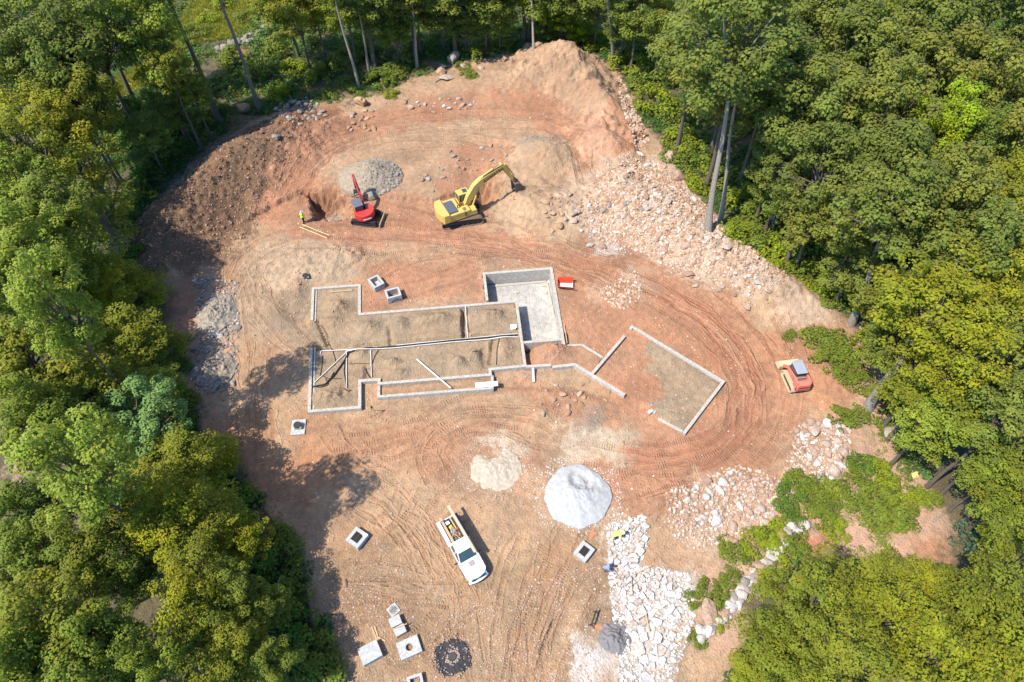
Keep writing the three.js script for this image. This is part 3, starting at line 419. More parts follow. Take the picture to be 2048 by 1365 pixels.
{ // bolts and sleeves along the wall tops are too small to tell apart one by one
  const list = [], r = rngOf(8); for (const run of [mainRun, baseRun, shelfRun, garageRun]) for (let i = 0; i + 1 < run.length; i++) { const L = Math.hypot(run[i + 1][0] - run[i][0], run[i + 1][1] - run[i][1]); for (let d = 0.6; d < L - 0.3; d += 1.6 + r()) { const t = d / L; list.push(rod([lerp(run[i][0], run[i + 1][0], t), 0.35, lerp(run[i][1], run[i + 1][1], t)], [lerp(run[i][0], run[i + 1][0], t), run === garageRun ? 0.47 : 0.58, lerp(run[i][1], run[i + 1][1], t)], 0.02, 5)); } }
  single('anchor_bolts', merged(list), M.steel, 'small anchor bolts standing along the concrete wall tops', 'bolts', null, 'stuff');
}
// ---------------------------------------------------------------- trees
const barkTex = (r0, g0, b0) => { const t = dataTex(128, 256, (i, j, o) => { const u = i / 128 * 6.2832; const f = 1 + n3(Math.cos(u) * 4, Math.sin(u) * 4, j * 0.035) * 0.28 + n3(Math.cos(u) * 9, Math.sin(u) * 9, j * 0.12) * 0.16; o[0] = r0 * f; o[1] = g0 * f; o[2] = b0 * f; }); t.repeat.set(1, 3); return t; };
const barkGrey = new THREE.MeshStandardMaterial({ map: barkTex(116, 106, 92), roughness: 0.95 }), barkDark = new THREE.MeshStandardMaterial({ map: barkTex(92, 80, 66), roughness: 0.95 }), barkPale = new THREE.MeshStandardMaterial({ map: barkTex(134, 124, 109), roughness: 0.95 });
const leafMat = hex => new THREE.MeshPhysicalMaterial({ color: hex, vertexColors: true, roughness: 0.85, transmission: 0.4, thickness: 0, side: THREE.DoubleSide, specularIntensity: 0.2 });
function limbGeo(a, b, r1, r2, bend, rand, n = 6) { // a tapered limb
  const A = V3(...a), B = V3(...b), mid = A.clone().lerp(B, 0.5).add(V3((rand() - 0.5) * bend, (rand() * 0.5 + 0.1) * bend, (rand() - 0.5) * bend)), c = new THREE.QuadraticBezierCurve3(A, mid, B), seg = 5;
  const g = new THREE.TubeGeometry(c, seg, 1, n, false), p = g.attributes.position, q = V3(), o = V3();
  for (let i = 0; i <= seg; i++) { c.getPointAt(i / seg, o); const r = lerp(r1, r2, i / seg); for (let k = 0; k <= n; k++) { const id = i * (n + 1) + k; q.fromBufferAttribute(p, id).sub(o).multiplyScalar(r).add(o); p.setXYZ(id, q.x, q.y, q.z); } }
  return g;
}
// leaves of a crown: clumps [x, y, z, radius, flatness]; every leaf is a small folded blade
function leafGeo(clumps, perArea, size, droop, rand, tint = 0.3) {
  const P = [], N = [], C = [], I = [], d = V3(), nrm = V3(), t1 = V3(), t2 = V3(), f = V3();
  for (const [cx, cy, cz, r, flat, ox, oy, oz] of clumps) {
    const n = Math.round(perArea * r * r), clumpTone = 1 + (rand() - 0.5) * tint * 1.1, hueTone = (rand() - 0.5) * tint * 0.5;  // each clump gets its own random brightness and hue
    for (let k = 0; k < n; k++) {
      do d.set(rand() * 2 - 1, rand() * 2 - 1, rand() * 2 - 1); while (d.lengthSq() > 1 || d.lengthSq() < 0.02);
      d.normalize(); if (d.y < -0.25 && rand() < 0.6) d.y = -d.y;
      const rr = r * (0.55 + 0.5 * Math.pow(rand(), 0.6));
      const x = cx + d.x * rr, y = cy + d.y * rr * flat, z = cz + d.z * rr;
      nrm.set(d.x * flat + (rand() - 0.5) * 1.1, d.y + 0.55 + (rand() - 0.5) * 0.9, d.z * flat + (rand() - 0.5) * 1.1).normalize();
      t1.set(d.x + (rand() - 0.5) * 1.4, -droop + (rand() - 0.5) * 0.6, d.z + (rand() - 0.5) * 1.4); t1.addScaledVector(nrm, -t1.dot(nrm)).normalize(); t2.crossVectors(nrm, t1);
      const s = size * (0.7 + rand() * 0.6), w = s * 0.42, fold = s * 0.12, b = P.length / 3;
      P.push(x, y, z, x + t1.x * s * 0.5 + t2.x * w + nrm.x * fold, y + t1.y * s * 0.5 + t2.y * w + nrm.y * fold, z + t1.z * s * 0.5 + t2.z * w + nrm.z * fold, x + t1.x * s, y + t1.y * s, z + t1.z * s, x + t1.x * s * 0.5 - t2.x * w + nrm.x * fold, y + t1.y * s * 0.5 - t2.y * w + nrm.y * fold, z + t1.z * s * 0.5 - t2.z * w + nrm.z * fold);
      f.set(nrm.x * 0.75 + d.x * 0.45, nrm.y * 0.75 + d.y * 0.45, nrm.z * 0.75 + d.z * 0.45).normalize();
      const v = clumpTone * (1 + (rand() - 0.5) * tint), h = hueTone + (rand() - 0.5) * tint * 0.5;
      for (let q = 0; q < 4; q++) { N.push(f.x, f.y, f.z); C.push(clamp(v * (1 + h), 0, 2), clamp(v, 0, 2), clamp(v * (1 - h * 0.6), 0, 2)); }
      I.push(b, b + 2, b + 1, b, b + 3, b + 2);
    }
  }
  const g = new THREE.BufferGeometry(); g.setAttribute('position', new THREE.Float32BufferAttribute(P, 3)); g.setAttribute('normal', new THREE.Float32BufferAttribute(N, 3)); g.setAttribute('color', new THREE.Float32BufferAttribute(C, 3)); g.setIndex(I);
  return g;
}
const KINDS = {
  oak: { clumps: 98, r: [0.45, 1.35], flat: 0.7, leaf: 0.3, per: 150, deep: 5.0, droop: 0.1, fill: 0.25 },
  beech: { clumps: 92, r: [0.45, 1.4], flat: 0.42, leaf: 0.26, per: 125, deep: 5.2, droop: 0.15, fill: 0.35 },
  maple: { clumps: 100, r: [0.45, 1.25], flat: 0.65, leaf: 0.28, per: 155, deep: 5.2, droop: 0.2, fill: 0.3 },
  ash: { clumps: 60, r: [0.6, 1.2], flat: 0.55, leaf: 0.27, per: 95, deep: 5.4, droop: 0.2, fill: 0.6 },
  elm: { clumps: 120, r: [0.55, 0.95], flat: 0.85, leaf: 0.26, per: 210, deep: 4.6, droop: 0.15, fill: 0.2 }
};
// one pattern tree: crown radius 5 m centred 12.5 m up
function patternTree(kind, seed) {
  const k = KINDS[kind], rand = rngOf(seed), clumps = [], limbs = [], lobes = [];
  for (let i = 0; i < 7; i++) lobes.push([rand() * 6.283, 0.62 + rand() * 0.6, (rand() - 0.3) * 0.5]);
  for (let i = 0; i < k.clumps; i++) {
    const a = rand() * 6.283, el = Math.asin(clamp(-0.8 + rand() * 1.8, -1, 1)), fill = rand() < k.fill ? 0.35 + rand() * 0.5 : 0.82 + rand() * 0.22;
    let lob = 0, w = 0; for (const [la, lr, ly] of lobes) { const q = Math.exp(-3 * (1 - Math.cos(a - la))); lob += lr * q; w += q; } lob = lob / w + fbm(Math.cos(a) * 1.7 + seed, Math.sin(a) * 1.7 + el, 2) * 0.6;
    const R = 4.5 * lob * fill * (i % 5 === 0 ? 1.16 : 1), r = lerp(k.r[0], k.r[1], rand()) * (i % 5 === 0 ? 0.6 : 1);
    clumps.push([Math.cos(a) * Math.cos(el) * R, 12.5 + Math.sin(el) * k.deep * fill * (0.85 + 0.2 * lob), Math.sin(a) * Math.cos(el) * R, r, k.flat]);
  }
  for (let i = 0; i < clumps.length; i += 3) { const c = clumps[i], y0 = 7.5 + rand() * 3.5; limbs.push(limbGeo([0, Math.min(y0, c[1] - 0.5), 0], [c[0], c[1], c[2]], 0.11 + rand() * 0.06, 0.025, 1.6, rand, 5)); }
  return { crown: leafGeo(clumps, k.per, k.leaf, k.droop, rand), limbs: merged(limbs), seed };
}
const patterns = {}; for (const [k, seeds] of Object.entries({ oak: [101, 102, 103, 104], beech: [201, 202, 203, 204], maple: [301, 302, 303, 304], ash: [401, 402], elm: [501] })) patterns[k] = seeds.map(s => patternTree(k, s));
function trunkGeo(h, r, leanX, leanZ, seed) { const rand = rngOf(seed), n = 10, seg = 12, P = [], I = [], U = []; for (let i = 0; i <= seg; i++) { const t = i / seg, y = t * h - 0.3 * (1 - t), rr = r * (1 - 0.62 * t) * (1 + 0.5 * Math.pow(1 - t, 10)), ox = leanX * t + Math.sin(t * 5 + seed) * 0.25 * t * (1 - t) * 3, oz = leanZ * t + Math.cos(t * 4.3 + seed) * 0.22 * t * (1 - t) * 3; for (let k = 0; k <= n; k++) { const a = k / n * 6.2832, q = rr * (1 + 0.06 * Math.sin(a * 3 + seed)); P.push(ox + Math.cos(a) * q, y, oz + Math.sin(a) * q); U.push(k / n, y / 4); } } for (let i = 0; i < seg; i++) for (let k = 0; k < n; k++) { const a = i * (n + 1) + k, b = a + n + 1; I.push(a, b, a + 1, a + 1, b, b + 1); } const g = new THREE.BufferGeometry(); g.setAttribute('position', new THREE.Float32BufferAttribute(P, 3)); g.setAttribute('uv', new THREE.Float32BufferAttribute(U, 2)); g.setIndex(I); g.computeVertexNormals(); return g; }
const trunkShared = [trunkGeo(12, 0.3, 0, 0, 1), trunkGeo(12, 0.26, 0.3, 0.2, 2)];
const LEAF = { oak: [0x747a30, 0x7b8234, 0x6e742e, 0x7e7e30], beech: [0x8a8a22, 0x828428, 0x949222, 0x7c8026], maple: [0x808a2c, 0x7a842e, 0x8a9432, 0x86862a], ash: [0x949024, 0x8a8a26], elm: [0x7f9a52], deep: [0x6e7a2c, 0x747e30, 0x7a822e], lime: [0x98a01e, 0x8e9e22] };
const leafMats = Object.fromEntries(Object.entries(LEAF).map(([k, v]) => [k, v.map(leafMat)]));
const treeRand = rngOf(909);
// a tree set by where its crown shows: crown centre pixel, crown radius in photo pixels, height of the crown centre
function treeAt(kind, px, py, rp, hc, tone, label, group, bark = barkDark, name, low) {
  let w = W(px, py, hc); while (hc > 2.5 && (inSite(w.x, w.z) || polyEdge(sitePoly, w.x, w.z) < 0.8)) { hc -= 0.4; w = W(px, py, hc); } // no tree stands in the clearing
  if (low) while (hc > 3 && hc > 3.5 + 0.9 * polyEdge(sitePoly, w.x, w.z)) { hc -= 0.4; w = W(px, py, hc); } // young growth along the fence
  const deep = polyEdge(sitePoly, w.x, w.z), where = deep < 7 ? 'at the wood edge' : deep < 16 ? 'behind the front trees' : 'deep in the wood'; label += ' ' + where; group += ' ' + where;
  const R = rp * w.d / FOCAL, s = clamp(R / 5, 0.3, 1.6), set = patterns[kind], v = Math.floor(treeRand() * set.length), pat = set[v], mats = leafMats[tone];
  const y0 = yAt(w.x, w.z), o = thing(name || kind + '_tree', label, 'tree', [w.x, y0, w.z], treeRand() * 6.283, group), sy = (hc - y0) / 12.5;
  part(o, 'trunk', trunkShared[v % 2], bark).scale.set(s, sy, s); part(o, 'limbs', pat.limbs, bark).scale.set(s, lerp(s, sy, 0.5), s); part(o, 'crown', pat.crown, mats[Math.floor(treeRand() * mats.length)]).scale.set(s, lerp(s, sy, 0.5), s);
  const up = (hc - y0) - 12.5 * lerp(s, sy, 0.5); o.children[1].position.y = up; o.children[2].position.y = up;
  return o;
}
// a tree whose bare trunk shows: foot and a higher point of the trunk in the photo, then the crown on top
function trunkTree(kind, foot, top, hTop, H, R, tone, r, label, bark = barkGrey, name, off = [0, 0]) {
  const [x, y, z] = G(...foot), t = W(...top, hTop), k = H / (hTop - y), lx = (t.x - x) * k, lz = (t.z - z) * k, o = thing(name || kind + '_tree', label, 'tree', [x, y, z], 0), pat = patterns[kind][Math.floor(treeRand() * patterns[kind].length)], s = R / 5;
  part(o, 'trunk', trunkGeo(H, r, lx, lz, foot[0]), bark);
  const lim = part(o, 'limbs', pat.limbs, bark, [lx + off[0], H - 12.5 * s, lz + off[1]]), cr = part(o, 'crown', pat.crown, leafMats[tone][0], [lx + off[0], H - 12.5 * s, lz + off[1]]); lim.scale.setScalar(s); cr.scale.setScalar(s);
  return o;
}
const zones = {
  rubble: ['behind the rubble bank', 'woods behind the rubble bank'], loader: ['behind the track loader', 'woods behind the track loader'], corner: ['beyond the tumbled stone wall', 'trees beyond the old stone wall'],
  bank: ['behind the brown earth bank', 'woods behind the brown earth bank'], fence: ['behind the black silt fence', 'woods behind the silt fence'], back: ['behind the topsoil heap', 'woods behind the topsoil heap']
};
const look = { oak: 'broad dark green oak', beech: 'yellow green beech with layered sprays', maple: 'fresh green maple', ash: 'thin yellowing ash', elm: 'pale grey green round headed tree', deep: 'deep green maple', lime: 'bright lime green young tree' };
const T = (zone, list) => { for (const [kind, px, py, r, hc, tone] of list) treeAt(kind, px, py, r, hc ?? 14, tone ?? kind, `${look[tone ?? kind]} ${zones[zone][0]}`, `${tone ?? kind} trees in the ${zones[zone][1]}`, barkDark, null, zone === 'fence' && hc < 15.5); };
T('rubble', [['oak', 1400, 95, 95, 15], ['oak', 1490, 60, 95, 16], ['oak', 1550, 150, 85, 15], ['oak', 1600, 30, 80, 15], ['oak', 1710, 130, 105, 16], ['oak', 1690, 40, 80, 14, 'deep'], ['oak', 1840, 80, 100, 16], ['oak', 1960, 60, 105, 16], ['maple', 1740, 60, 60, 13, 'lime'], ['oak', 1470, 170, 95, 15], ['oak', 1620, 240, 95, 15], ['oak', 1760, 240, 100, 16], ['oak', 1880, 180, 90, 15], ['maple', 1890, 275, 78, 15, 'lime'], ['oak', 2010, 200, 90, 16], ['oak', 2040, 310, 80, 15], ['oak', 1560, 310, 70, 10], ['oak', 1660, 340, 90, 14], ['oak', 1780, 350, 90, 15], ['oak', 1960, 300, 70, 14, 'deep'], ['maple', 1850, 320, 60, 14, 'lime'], ['oak', 1900, 410, 100, 15], ['oak', 1740, 430, 85, 14], ['oak', 1640, 430, 75, 9], ['maple', 1570, 390, 60, 6, 'deep'], ['beech', 2010, 390, 80, 15], ['beech', 2030, 480, 80, 15], ['oak', 1820, 480, 95, 14], ['oak', 1720, 520, 75, 8], ['oak', 1950, 520, 95, 15], ['oak', 1550, 60, 70, 12, 'deep'], ['oak', 2060, 120, 80, 14], ['oak', 1780, -20, 80, 15, 'deep'], ['oak', 1930, -30, 90, 15]]);
T('loader', [['oak', 1800, 590, 90, 10], ['beech', 1900, 610, 95, 14], ['beech', 2010, 600, 90, 14], ['oak', 1820, 680, 85, 9], ['beech', 1770, 690, 50, 5], ['beech', 1930, 710, 95, 13], ['oak', 2030, 720, 85, 13], ['beech', 1850, 760, 85, 8], ['beech', 1920, 800, 85, 9], ['maple', 1860, 850, 75, 7], ['oak', 2020, 830, 80, 12], ['maple', 1990, 900, 80, 8], ['maple', 1980, 960, 70, 6, 'maple'], ['beech', 2040, 960, 80, 8], ['oak', 1750, 600, 50, 5, 'lime'], ['beech', 1820, 790, 55, 5]]);
T('corner', [['beech', 1735, 1175, 85, 8], ['beech', 1630, 1210, 90, 10], ['beech', 1775, 1240, 90, 11], ['beech', 1560, 1300, 85, 7], ['beech', 1690, 1325, 90, 11], ['maple', 1850, 1320, 95, 12, 'beech'], ['beech', 1900, 1200, 80, 8], ['beech', 1970, 1230, 100, 11], ['beech', 1980, 1340, 105, 12], ['beech', 1530, 1360, 75, 8], ['beech', 2040, 1130, 80, 11], ['maple', 2030, 1060, 70, 6], ['beech', 1825, 1180, 60, 8], ['beech', 2060, 1250, 70, 11], ['beech', 1600, 1385, 80, 8]]);
T('bank', [['elm', 50, 110, 95, 15, 'oak'], ['oak', 170, 60, 100, 16], ['maple', 280, 60, 85, 15], ['maple', 330, 130, 55, 12], ['oak', 120, 170, 80, 13, 'deep'], ['ash', 40, 220, 80, 13, 'ash'], ['ash', 70, 290, 85, 13], ['oak', 150, 200, 70, 12, 'maple'], ['ash', 170, 330, 80, 11], ['ash', 210, 420, 85, 10], ['maple', 40, 380, 80, 12], ['maple', 120, 430, 80, 11, 'deep'], ['maple', 340, 210, 55, 6, 'deep'], ['maple', 380, 175, 45, 10], ['maple', 290, 270, 50, 6, 'deep'], ['maple', 60, 490, 90, 12], ['oak', -10, 60, 90, 15, 'deep'], ['maple', 10, 310, 70, 12, 'deep']]);
T('fence', [['maple', 40, 590, 95, 13], ['beech', 190, 560, 85, 15], ['beech', 255, 600, 80, 10], ['maple', 119, 625, 80, 17], ['beech', 250, 690, 90, 10], ['maple', 40, 720, 95, 13], ['ash', 325, 690, 50, 15, 'beech'], ['maple', 170, 780, 95, 12], ['elm', 270, 850, 90, 9], ['maple', 70, 830, 90, 12], ['beech', 320, 770, 50, 8, 'maple'], ['maple', 160, 945, 110, 16], ['beech', 350, 930, 85, 9], ['beech', 425, 925, 60, 7], ['beech', 330, 1030, 95, 10], ['beech', 410, 1040, 80, 8], ['beech', 480, 1080, 55, 6], ['beech', 190, 1020, 85, 11], ['maple', 70, 1020, 80, 9, 'deep'], ['maple', 60, 1120, 80, 9], ['maple', 160, 1140, 75, 8, 'deep'], ['maple', 260, 1140, 65, 7, 'deep'], ['beech', 390, 1140, 70, 7], ['maple', 470, 1180, 60, 6, 'deep'], ['ash', 360, 1220, 75, 8, 'beech'], ['maple', 110, 1250, 110, 11], ['maple', 210, 1280, 80, 10], ['maple', 60, 1340, 100, 11], ['ash', 410, 1270, 60, 7, 'beech'], ['maple', 300, 1340, 70, 9, 'maple'], ['maple', 180, 1370, 90, 10], ['maple', 470, 1290, 65, 6], ['maple', 530, 1220, 50, 4, 'deep'], ['beech', 420, 1370, 70, 7], ['maple', 540, 1330, 55, 5, 'deep'], ['beech', 130, 570, 70, 11, 'maple'], ['maple', -10, 650, 80, 12]]);
T('back', [['maple', 590, 20, 60, 9], ['maple', 690, 10, 55, 9], ['oak', 760, 10, 60, 8, 'deep'], ['oak', 830, 0, 60, 8, 'deep'], ['oak', 880, 25, 50, 6, 'deep'], ['maple', 930, 40, 50, 5, 'deep'], ['oak', 970, 0, 60, 8, 'deep'], ['maple', 1000, 40, 45, 5, 'maple'], ['ash', 1060, 5, 50, 8, 'lime'], ['maple', 1130, 20, 50, 6, 'lime'], ['maple', 1165, 55, 40, 3.5, 'lime'], ['maple', 1200, -5, 60, 9], ['oak', 1280, 10, 65, 10, 'deep'], ['maple', 1330, 50, 50, 8], ['oak', 560, -20, 65, 10, 'maple'], ['maple', 1090, 50, 40, 4, 'deep'], ['maple', 620, -15, 50, 10], ['maple', 1250, 50, 45, 6, 'deep'], ['oak', 900, -50, 80, 12, 'deep'], ['oak', 720, -50, 80, 13, 'deep'], ['oak', 1050, -50, 80, 12, 'deep'], ['oak', 1150, -50, 80, 13], ['oak', 810, -50, 70, 12], ['maple', 790, 60, 40, 5]]);
// trees whose bare trunks stand at the edge of the clearing
trunkTree('oak', [1418, 458], [1446, 255], 13.6, 19, 5.4, 'oak', 0.34, 'tall oak with a thick bare grey trunk rising beside the rubble bank', barkPale);
trunkTree('oak', [1440, 446], [1462, 290], 10.6, 17, 4.6, 'oak', 0.26, 'oak with a slimmer bare trunk just behind the thick trunk at the rubble bank', barkPale, null, [1, -1]);
trunkTree('oak', [1537, 468], [1575, 395], 5.2, 14, 4.2, 'oak', 0.26, 'oak with a thin leaning trunk in the shrubs behind the rubble bank', barkGrey);
trunkTree('oak', [1703, 648], [1742, 542], 7.9, 15, 4.4, 'oak', 0.34, 'oak with a bare leaning grey trunk above the pale slope', barkPale);
trunkTree('beech', [1738, 815], [1790, 735], 6.2, 13, 4.6, 'beech', 0.38, 'beech with a thick leaning trunk near the track loader', barkPale);
trunkTree('maple', [440, 247], [345, 15], 15.2, 19, 3.6, 'maple', 0.34, 'tall tree with a bare brown trunk at the crest of the brown earth bank', barkDark);
trunkTree('maple', [398, 240], [330, 90], 9.4, 17, 3.2, 'maple', 0.22, 'slender dark trunk beside the tall bare trunk on the earth bank', barkDark);
trunkTree('maple', [521, 222], [446, 20], 13.6, 19, 3.2, 'maple', 0.28, 'tall slim tree with a bare trunk beside the field stone heap', barkGrey);
trunkTree('maple', [718, 178], [694, 85], 6.5, 15, 3.0, 'maple', 0.2, 'slim tree with a curved pale trunk above the big tan boulder', barkPale);
trunkTree('maple', [741, 158], [724, 70], 6.5, 16, 3.0, 'maple', 0.18, 'thin straight tree just behind the slim curved tree', barkGrey);
trunkTree('maple', [748, 132], [730, 30], 8, 17, 3.2, 'deep', 0.26, 'dark trunked tree standing behind the thin straight tree', barkDark);
trunkTree('maple', [835, 137], [826, 50], 6.5, 15, 3.2, 'maple', 0.2, 'pale trunked tree beside the grey boulder at the wood edge', barkPale);
trunkTree('ash', [1068, 103], [1062, 20], 7, 14, 3.0, 'lime', 0.16, 'thin pale sapling with lime leaves behind the topsoil heap', barkPale);
trunkTree('maple', [1226, 133], [1221, 50], 7, 15, 3.2, 'maple', 0.26, 'single grey trunk standing at the end of the topsoil heap', barkPale);
trunkTree('maple', [255, 530], [225, 470], 4.2, 10, 3.4, 'ash', 0.3, 'tree with a brown leaning trunk at the shaded foot of the earth bank', barkDark);
trunkTree('maple', [270, 205], [225, 115], 7, 15, 4, 'maple', 0.3, 'dark trunked tree beside the sunlit grass clearing', barkDark);

// ---------------------------------------------------------------- shrubs and undergrowth
const shrubShapes = [1, 2, 3].map(s => { const rand = rngOf(s * 31), cl = []; for (let i = 0; i < 26; i++) { const a = rand() * 6.283, q = Math.sqrt(rand()) * 1.05; cl.push([Math.cos(a) * q, 0.2 + rand() * 0.8 * (1.15 - q * 0.8), Math.sin(a) * q, 0.12 + rand() * 0.24, 0.75]); } const st = []; for (let i = 0; i < 6; i++) st.push(limbGeo([0, -0.1, 0], [cl[i][0], cl[i][1], cl[i][2]], 0.03, 0.01, 0.2, rand, 4)); return [leafGeo(cl, 700, 0.13, 0.1, rand, 0.4), merged(st)]; });
const shrubMats = { lime: leafMat(0x858e22), green: leafMat(0x727c2a), deep: leafMat(0x5e7628), grey: leafMat(0x5c7050), yellow: leafMat(0xb2b236) };
function shrub(px, py, R, hgt, tone, label, group) { const [x, y, z] = G(px, py), v = Math.floor(treeRand() * 3), o = thing('shrub', label, 'shrub', [x, y, z], treeRand() * 6.28, group); part(o, 'stems', shrubShapes[v][1], barkDark).scale.set(R, hgt, R); part(o, 'foliage', shrubShapes[v][0], shrubMats[tone]).scale.set(R, hgt, R); return o; }
const S = (label, group, list) => { for (const [px, py, R, h, tone] of list) shrub(px, py, R, h, tone, label, group); };
S('bright yellow green shrub at the wood edge beside the topsoil heap', 'shrubs beside the topsoil heap', [[1255, 140, 2.4, 2.6, 'lime'], [1290, 170, 2.2, 2.6, 'green'], [1310, 215, 2.6, 3, 'lime'], [1345, 235, 2, 2.2, 'green'], [1365, 290, 2.2, 2.4, 'lime'], [1390, 330, 2.2, 2.6, 'green'], [1280, 110, 2.4, 3, 'green'], [1330, 160, 2.6, 3, 'green'], [1400, 370, 1.8, 2, 'lime']]);
S('bright yellow green shrub under the oaks behind the rubble bank', 'shrubs behind the rubble bank', [[1470, 470, 1.8, 1.8, 'lime'], [1500, 485, 2, 2, 'green'], [1530, 505, 2, 2, 'lime'], [1480, 410, 2, 2.4, 'lime'], [1510, 440, 2, 2.4, 'green'], [1560, 530, 1.5, 1.5, 'lime'], [1590, 545, 1.6, 1.5, 'green'], [1630, 570, 2, 2, 'lime'], [1660, 600, 1.4, 1.4, 'green'], [1690, 590, 2, 2.2, 'green'], [1610, 510, 2.2, 2.6, 'green'], [1460, 370, 2, 2.4, 'green'], [1570, 480, 2, 2.4, 'green'], [1650, 540, 2, 2.4, 'green']]);
S('low leafy green bramble patch beside the track loader', 'brambles beside the track loader', [[1640, 690, 1.8, 1.1, 'green'], [1670, 700, 1.9, 1.2, 'green'], [1655, 725, 1.6, 1, 'green'], [1690, 715, 1.4, 1, 'green'], [1688, 752, 1.2, 0.8, 'green'], [1680, 840, 1.3, 0.9, 'green'], [1712, 838, 1.2, 0.8, 'green'], [1735, 700, 1.6, 1.4, 'lime'], [1725, 770, 1.4, 1, 'green'], [1578, 672, 0.7, 0.4, 'green']]);
S('leafy green bush beside the pale stone wall', 'bushes along the stone wall', [[1600, 970, 1.22, 0.96, 'green'], [1580, 985, 1.08, 0.96, 'deep'], [1625, 1000, 1.30, 1.04, 'green'], [1650, 1010, 1.15, 0.96, 'green'], [1570, 1020, 0.94, 0.80, 'deep'], [1640, 1040, 1.15, 0.88, 'green'], [1540, 1070, 1.30, 0.80, 'lime'], [1510, 1090, 1.15, 0.80, 'lime'], [1470, 1110, 1.08, 0.80, 'green'], [1450, 1090, 0.65, 0.56, 'green'], [1560, 1110, 1.22, 0.80, 'lime'], [1590, 1090, 1.08, 0.80, 'green'], [1600, 1050, 0.72, 0.64, 'deep'], [1660, 980, 0.86, 0.80, 'lime'], [1415, 1180, 0.86, 0.64, 'green'], [1460, 1160, 0.86, 0.64, 'green'], [1440, 1200, 0.86, 0.64, 'green'], [1385, 1200, 0.65, 0.48, 'green'], [1395, 1280, 0.65, 0.48, 'green'], [1540, 1160, 1.15, 0.96, 'lime'], [1440, 1250, 0.65, 0.48, 'lime']]);
S('round bush growing in the dry grass below the woods', 'bushes on the dry slope', [[1720, 940, 1, 0.8, 'green'], [1760, 950, 1.2, 1, 'lime'], [1705, 985, 1.4, 1.1, 'green'], [1770, 1020, 1.8, 1.5, 'green'], [1740, 1030, 1.5, 1.2, 'green'], [1800, 1035, 1.5, 1.2, 'green'], [1720, 930, 1.2, 1, 'deep'], [1780, 990, 1.4, 1, 'lime'], [1840, 1000, 1, 0.7, 'lime'], [1665, 1060, 1.2, 0.8, 'lime'], [1860, 1000, 0.9, 0.6, 'green'], [1810, 880, 1.8, 1.6, 'green'], [1780, 850, 1.4, 1.2, 'green']]);
S('blue green bush at the edge of the dry slope', 'blue green bushes on the dry slope', [[1940, 1090, 1.8, 1.8, 'grey'], [1960, 1075, 1.6, 1.6, 'grey']]);
S('low shrub under the trees beside the field stone heap', 'shrubs by the stone heap', [[420, 45, 1.6, 1.4, 'lime'], [395, 70, 1.8, 1.6, 'green'], [450, 15, 1.8, 1.8, 'lime'], [500, 40, 1.8, 1.6, 'green'], [590, 150, 2, 2.2, 'lime'], [560, 195, 1.4, 2.4, 'lime'], [640, 160, 2.2, 2, 'green'], [700, 170, 1.6, 1, 'green'], [760, 165, 2.2, 1.6, 'green'], [690, 130, 2.2, 2.4, 'green'], [790, 150, 1.8, 1.6, 'green'], [660, 190, 1.4, 0.7, 'green'], [960, 110, 2.2, 1.8, 'green'], [1000, 95, 2, 1.8, 'green'], [1090, 85, 1.8, 1.8, 'green'], [1190, 90, 2, 2, 'lime'], [880, 90, 2, 2, 'deep'], [925, 135, 1, 0.6, 'green'], [780, 190, 1.2, 0.6, 'lime'], [940, 150, 1.2, 0.7, 'green'], [520, 150, 2, 2, 'green'], [470, 130, 2.4, 2.4, 'green'], [560, 110, 2.2, 2.4, 'green'], [640, 60, 2.4, 2.6, 'green'], [720, 100, 2.2, 2.4, 'deep']]);
S('low shrub under the trees behind the brown earth bank', 'shrubs behind the earth bank', [[330, 300, 2.6, 2.6, 'deep'], [300, 330, 2.4, 2.4, 'deep'], [380, 260, 2.4, 2.4, 'deep'], [340, 240, 2.6, 3, 'deep'], [280, 290, 2.6, 3, 'deep'], [270, 400, 2, 2, 'green'], [300, 360, 2.2, 2, 'deep'], [250, 240, 2.6, 3, 'deep'], [410, 230, 2, 2, 'deep'], [220, 280, 2.6, 3, 'deep'], [190, 200, 2.6, 3, 'deep'], [260, 450, 1.6, 1.6, 'green'], [265, 510, 1.4, 1.2, 'deep']]);
S('green shrub growing against the black silt fence', 'shrubs along the silt fence', [[350, 740, 1.5, 1.2, 'green'], [335, 700, 1.6, 1.4, 'green'], [360, 810, 1.5, 1.4, 'green'], [430, 930, 1.4, 1.2, 'green'], [470, 1000, 1.4, 1.2, 'deep'], [540, 1090, 1.6, 1.5, 'green'], [570, 1120, 1.6, 1.6, 'green'], [590, 1200, 1.6, 1.6, 'green'], [600, 1250, 1.6, 1.5, 'deep'], [625, 1310, 1.7, 1.5, 'green'], [650, 1350, 1.7, 1.4, 'green'], [560, 1200, 1.7, 1.8, 'deep'], [585, 1330, 1.6, 1.4, 'green'], [520, 1140, 1.7, 1.8, 'deep'], [300, 620, 1.8, 1.6, 'green'], [290, 660, 1.6, 1.4, 'deep'], [370, 850, 1.4, 1.2, 'deep']]);
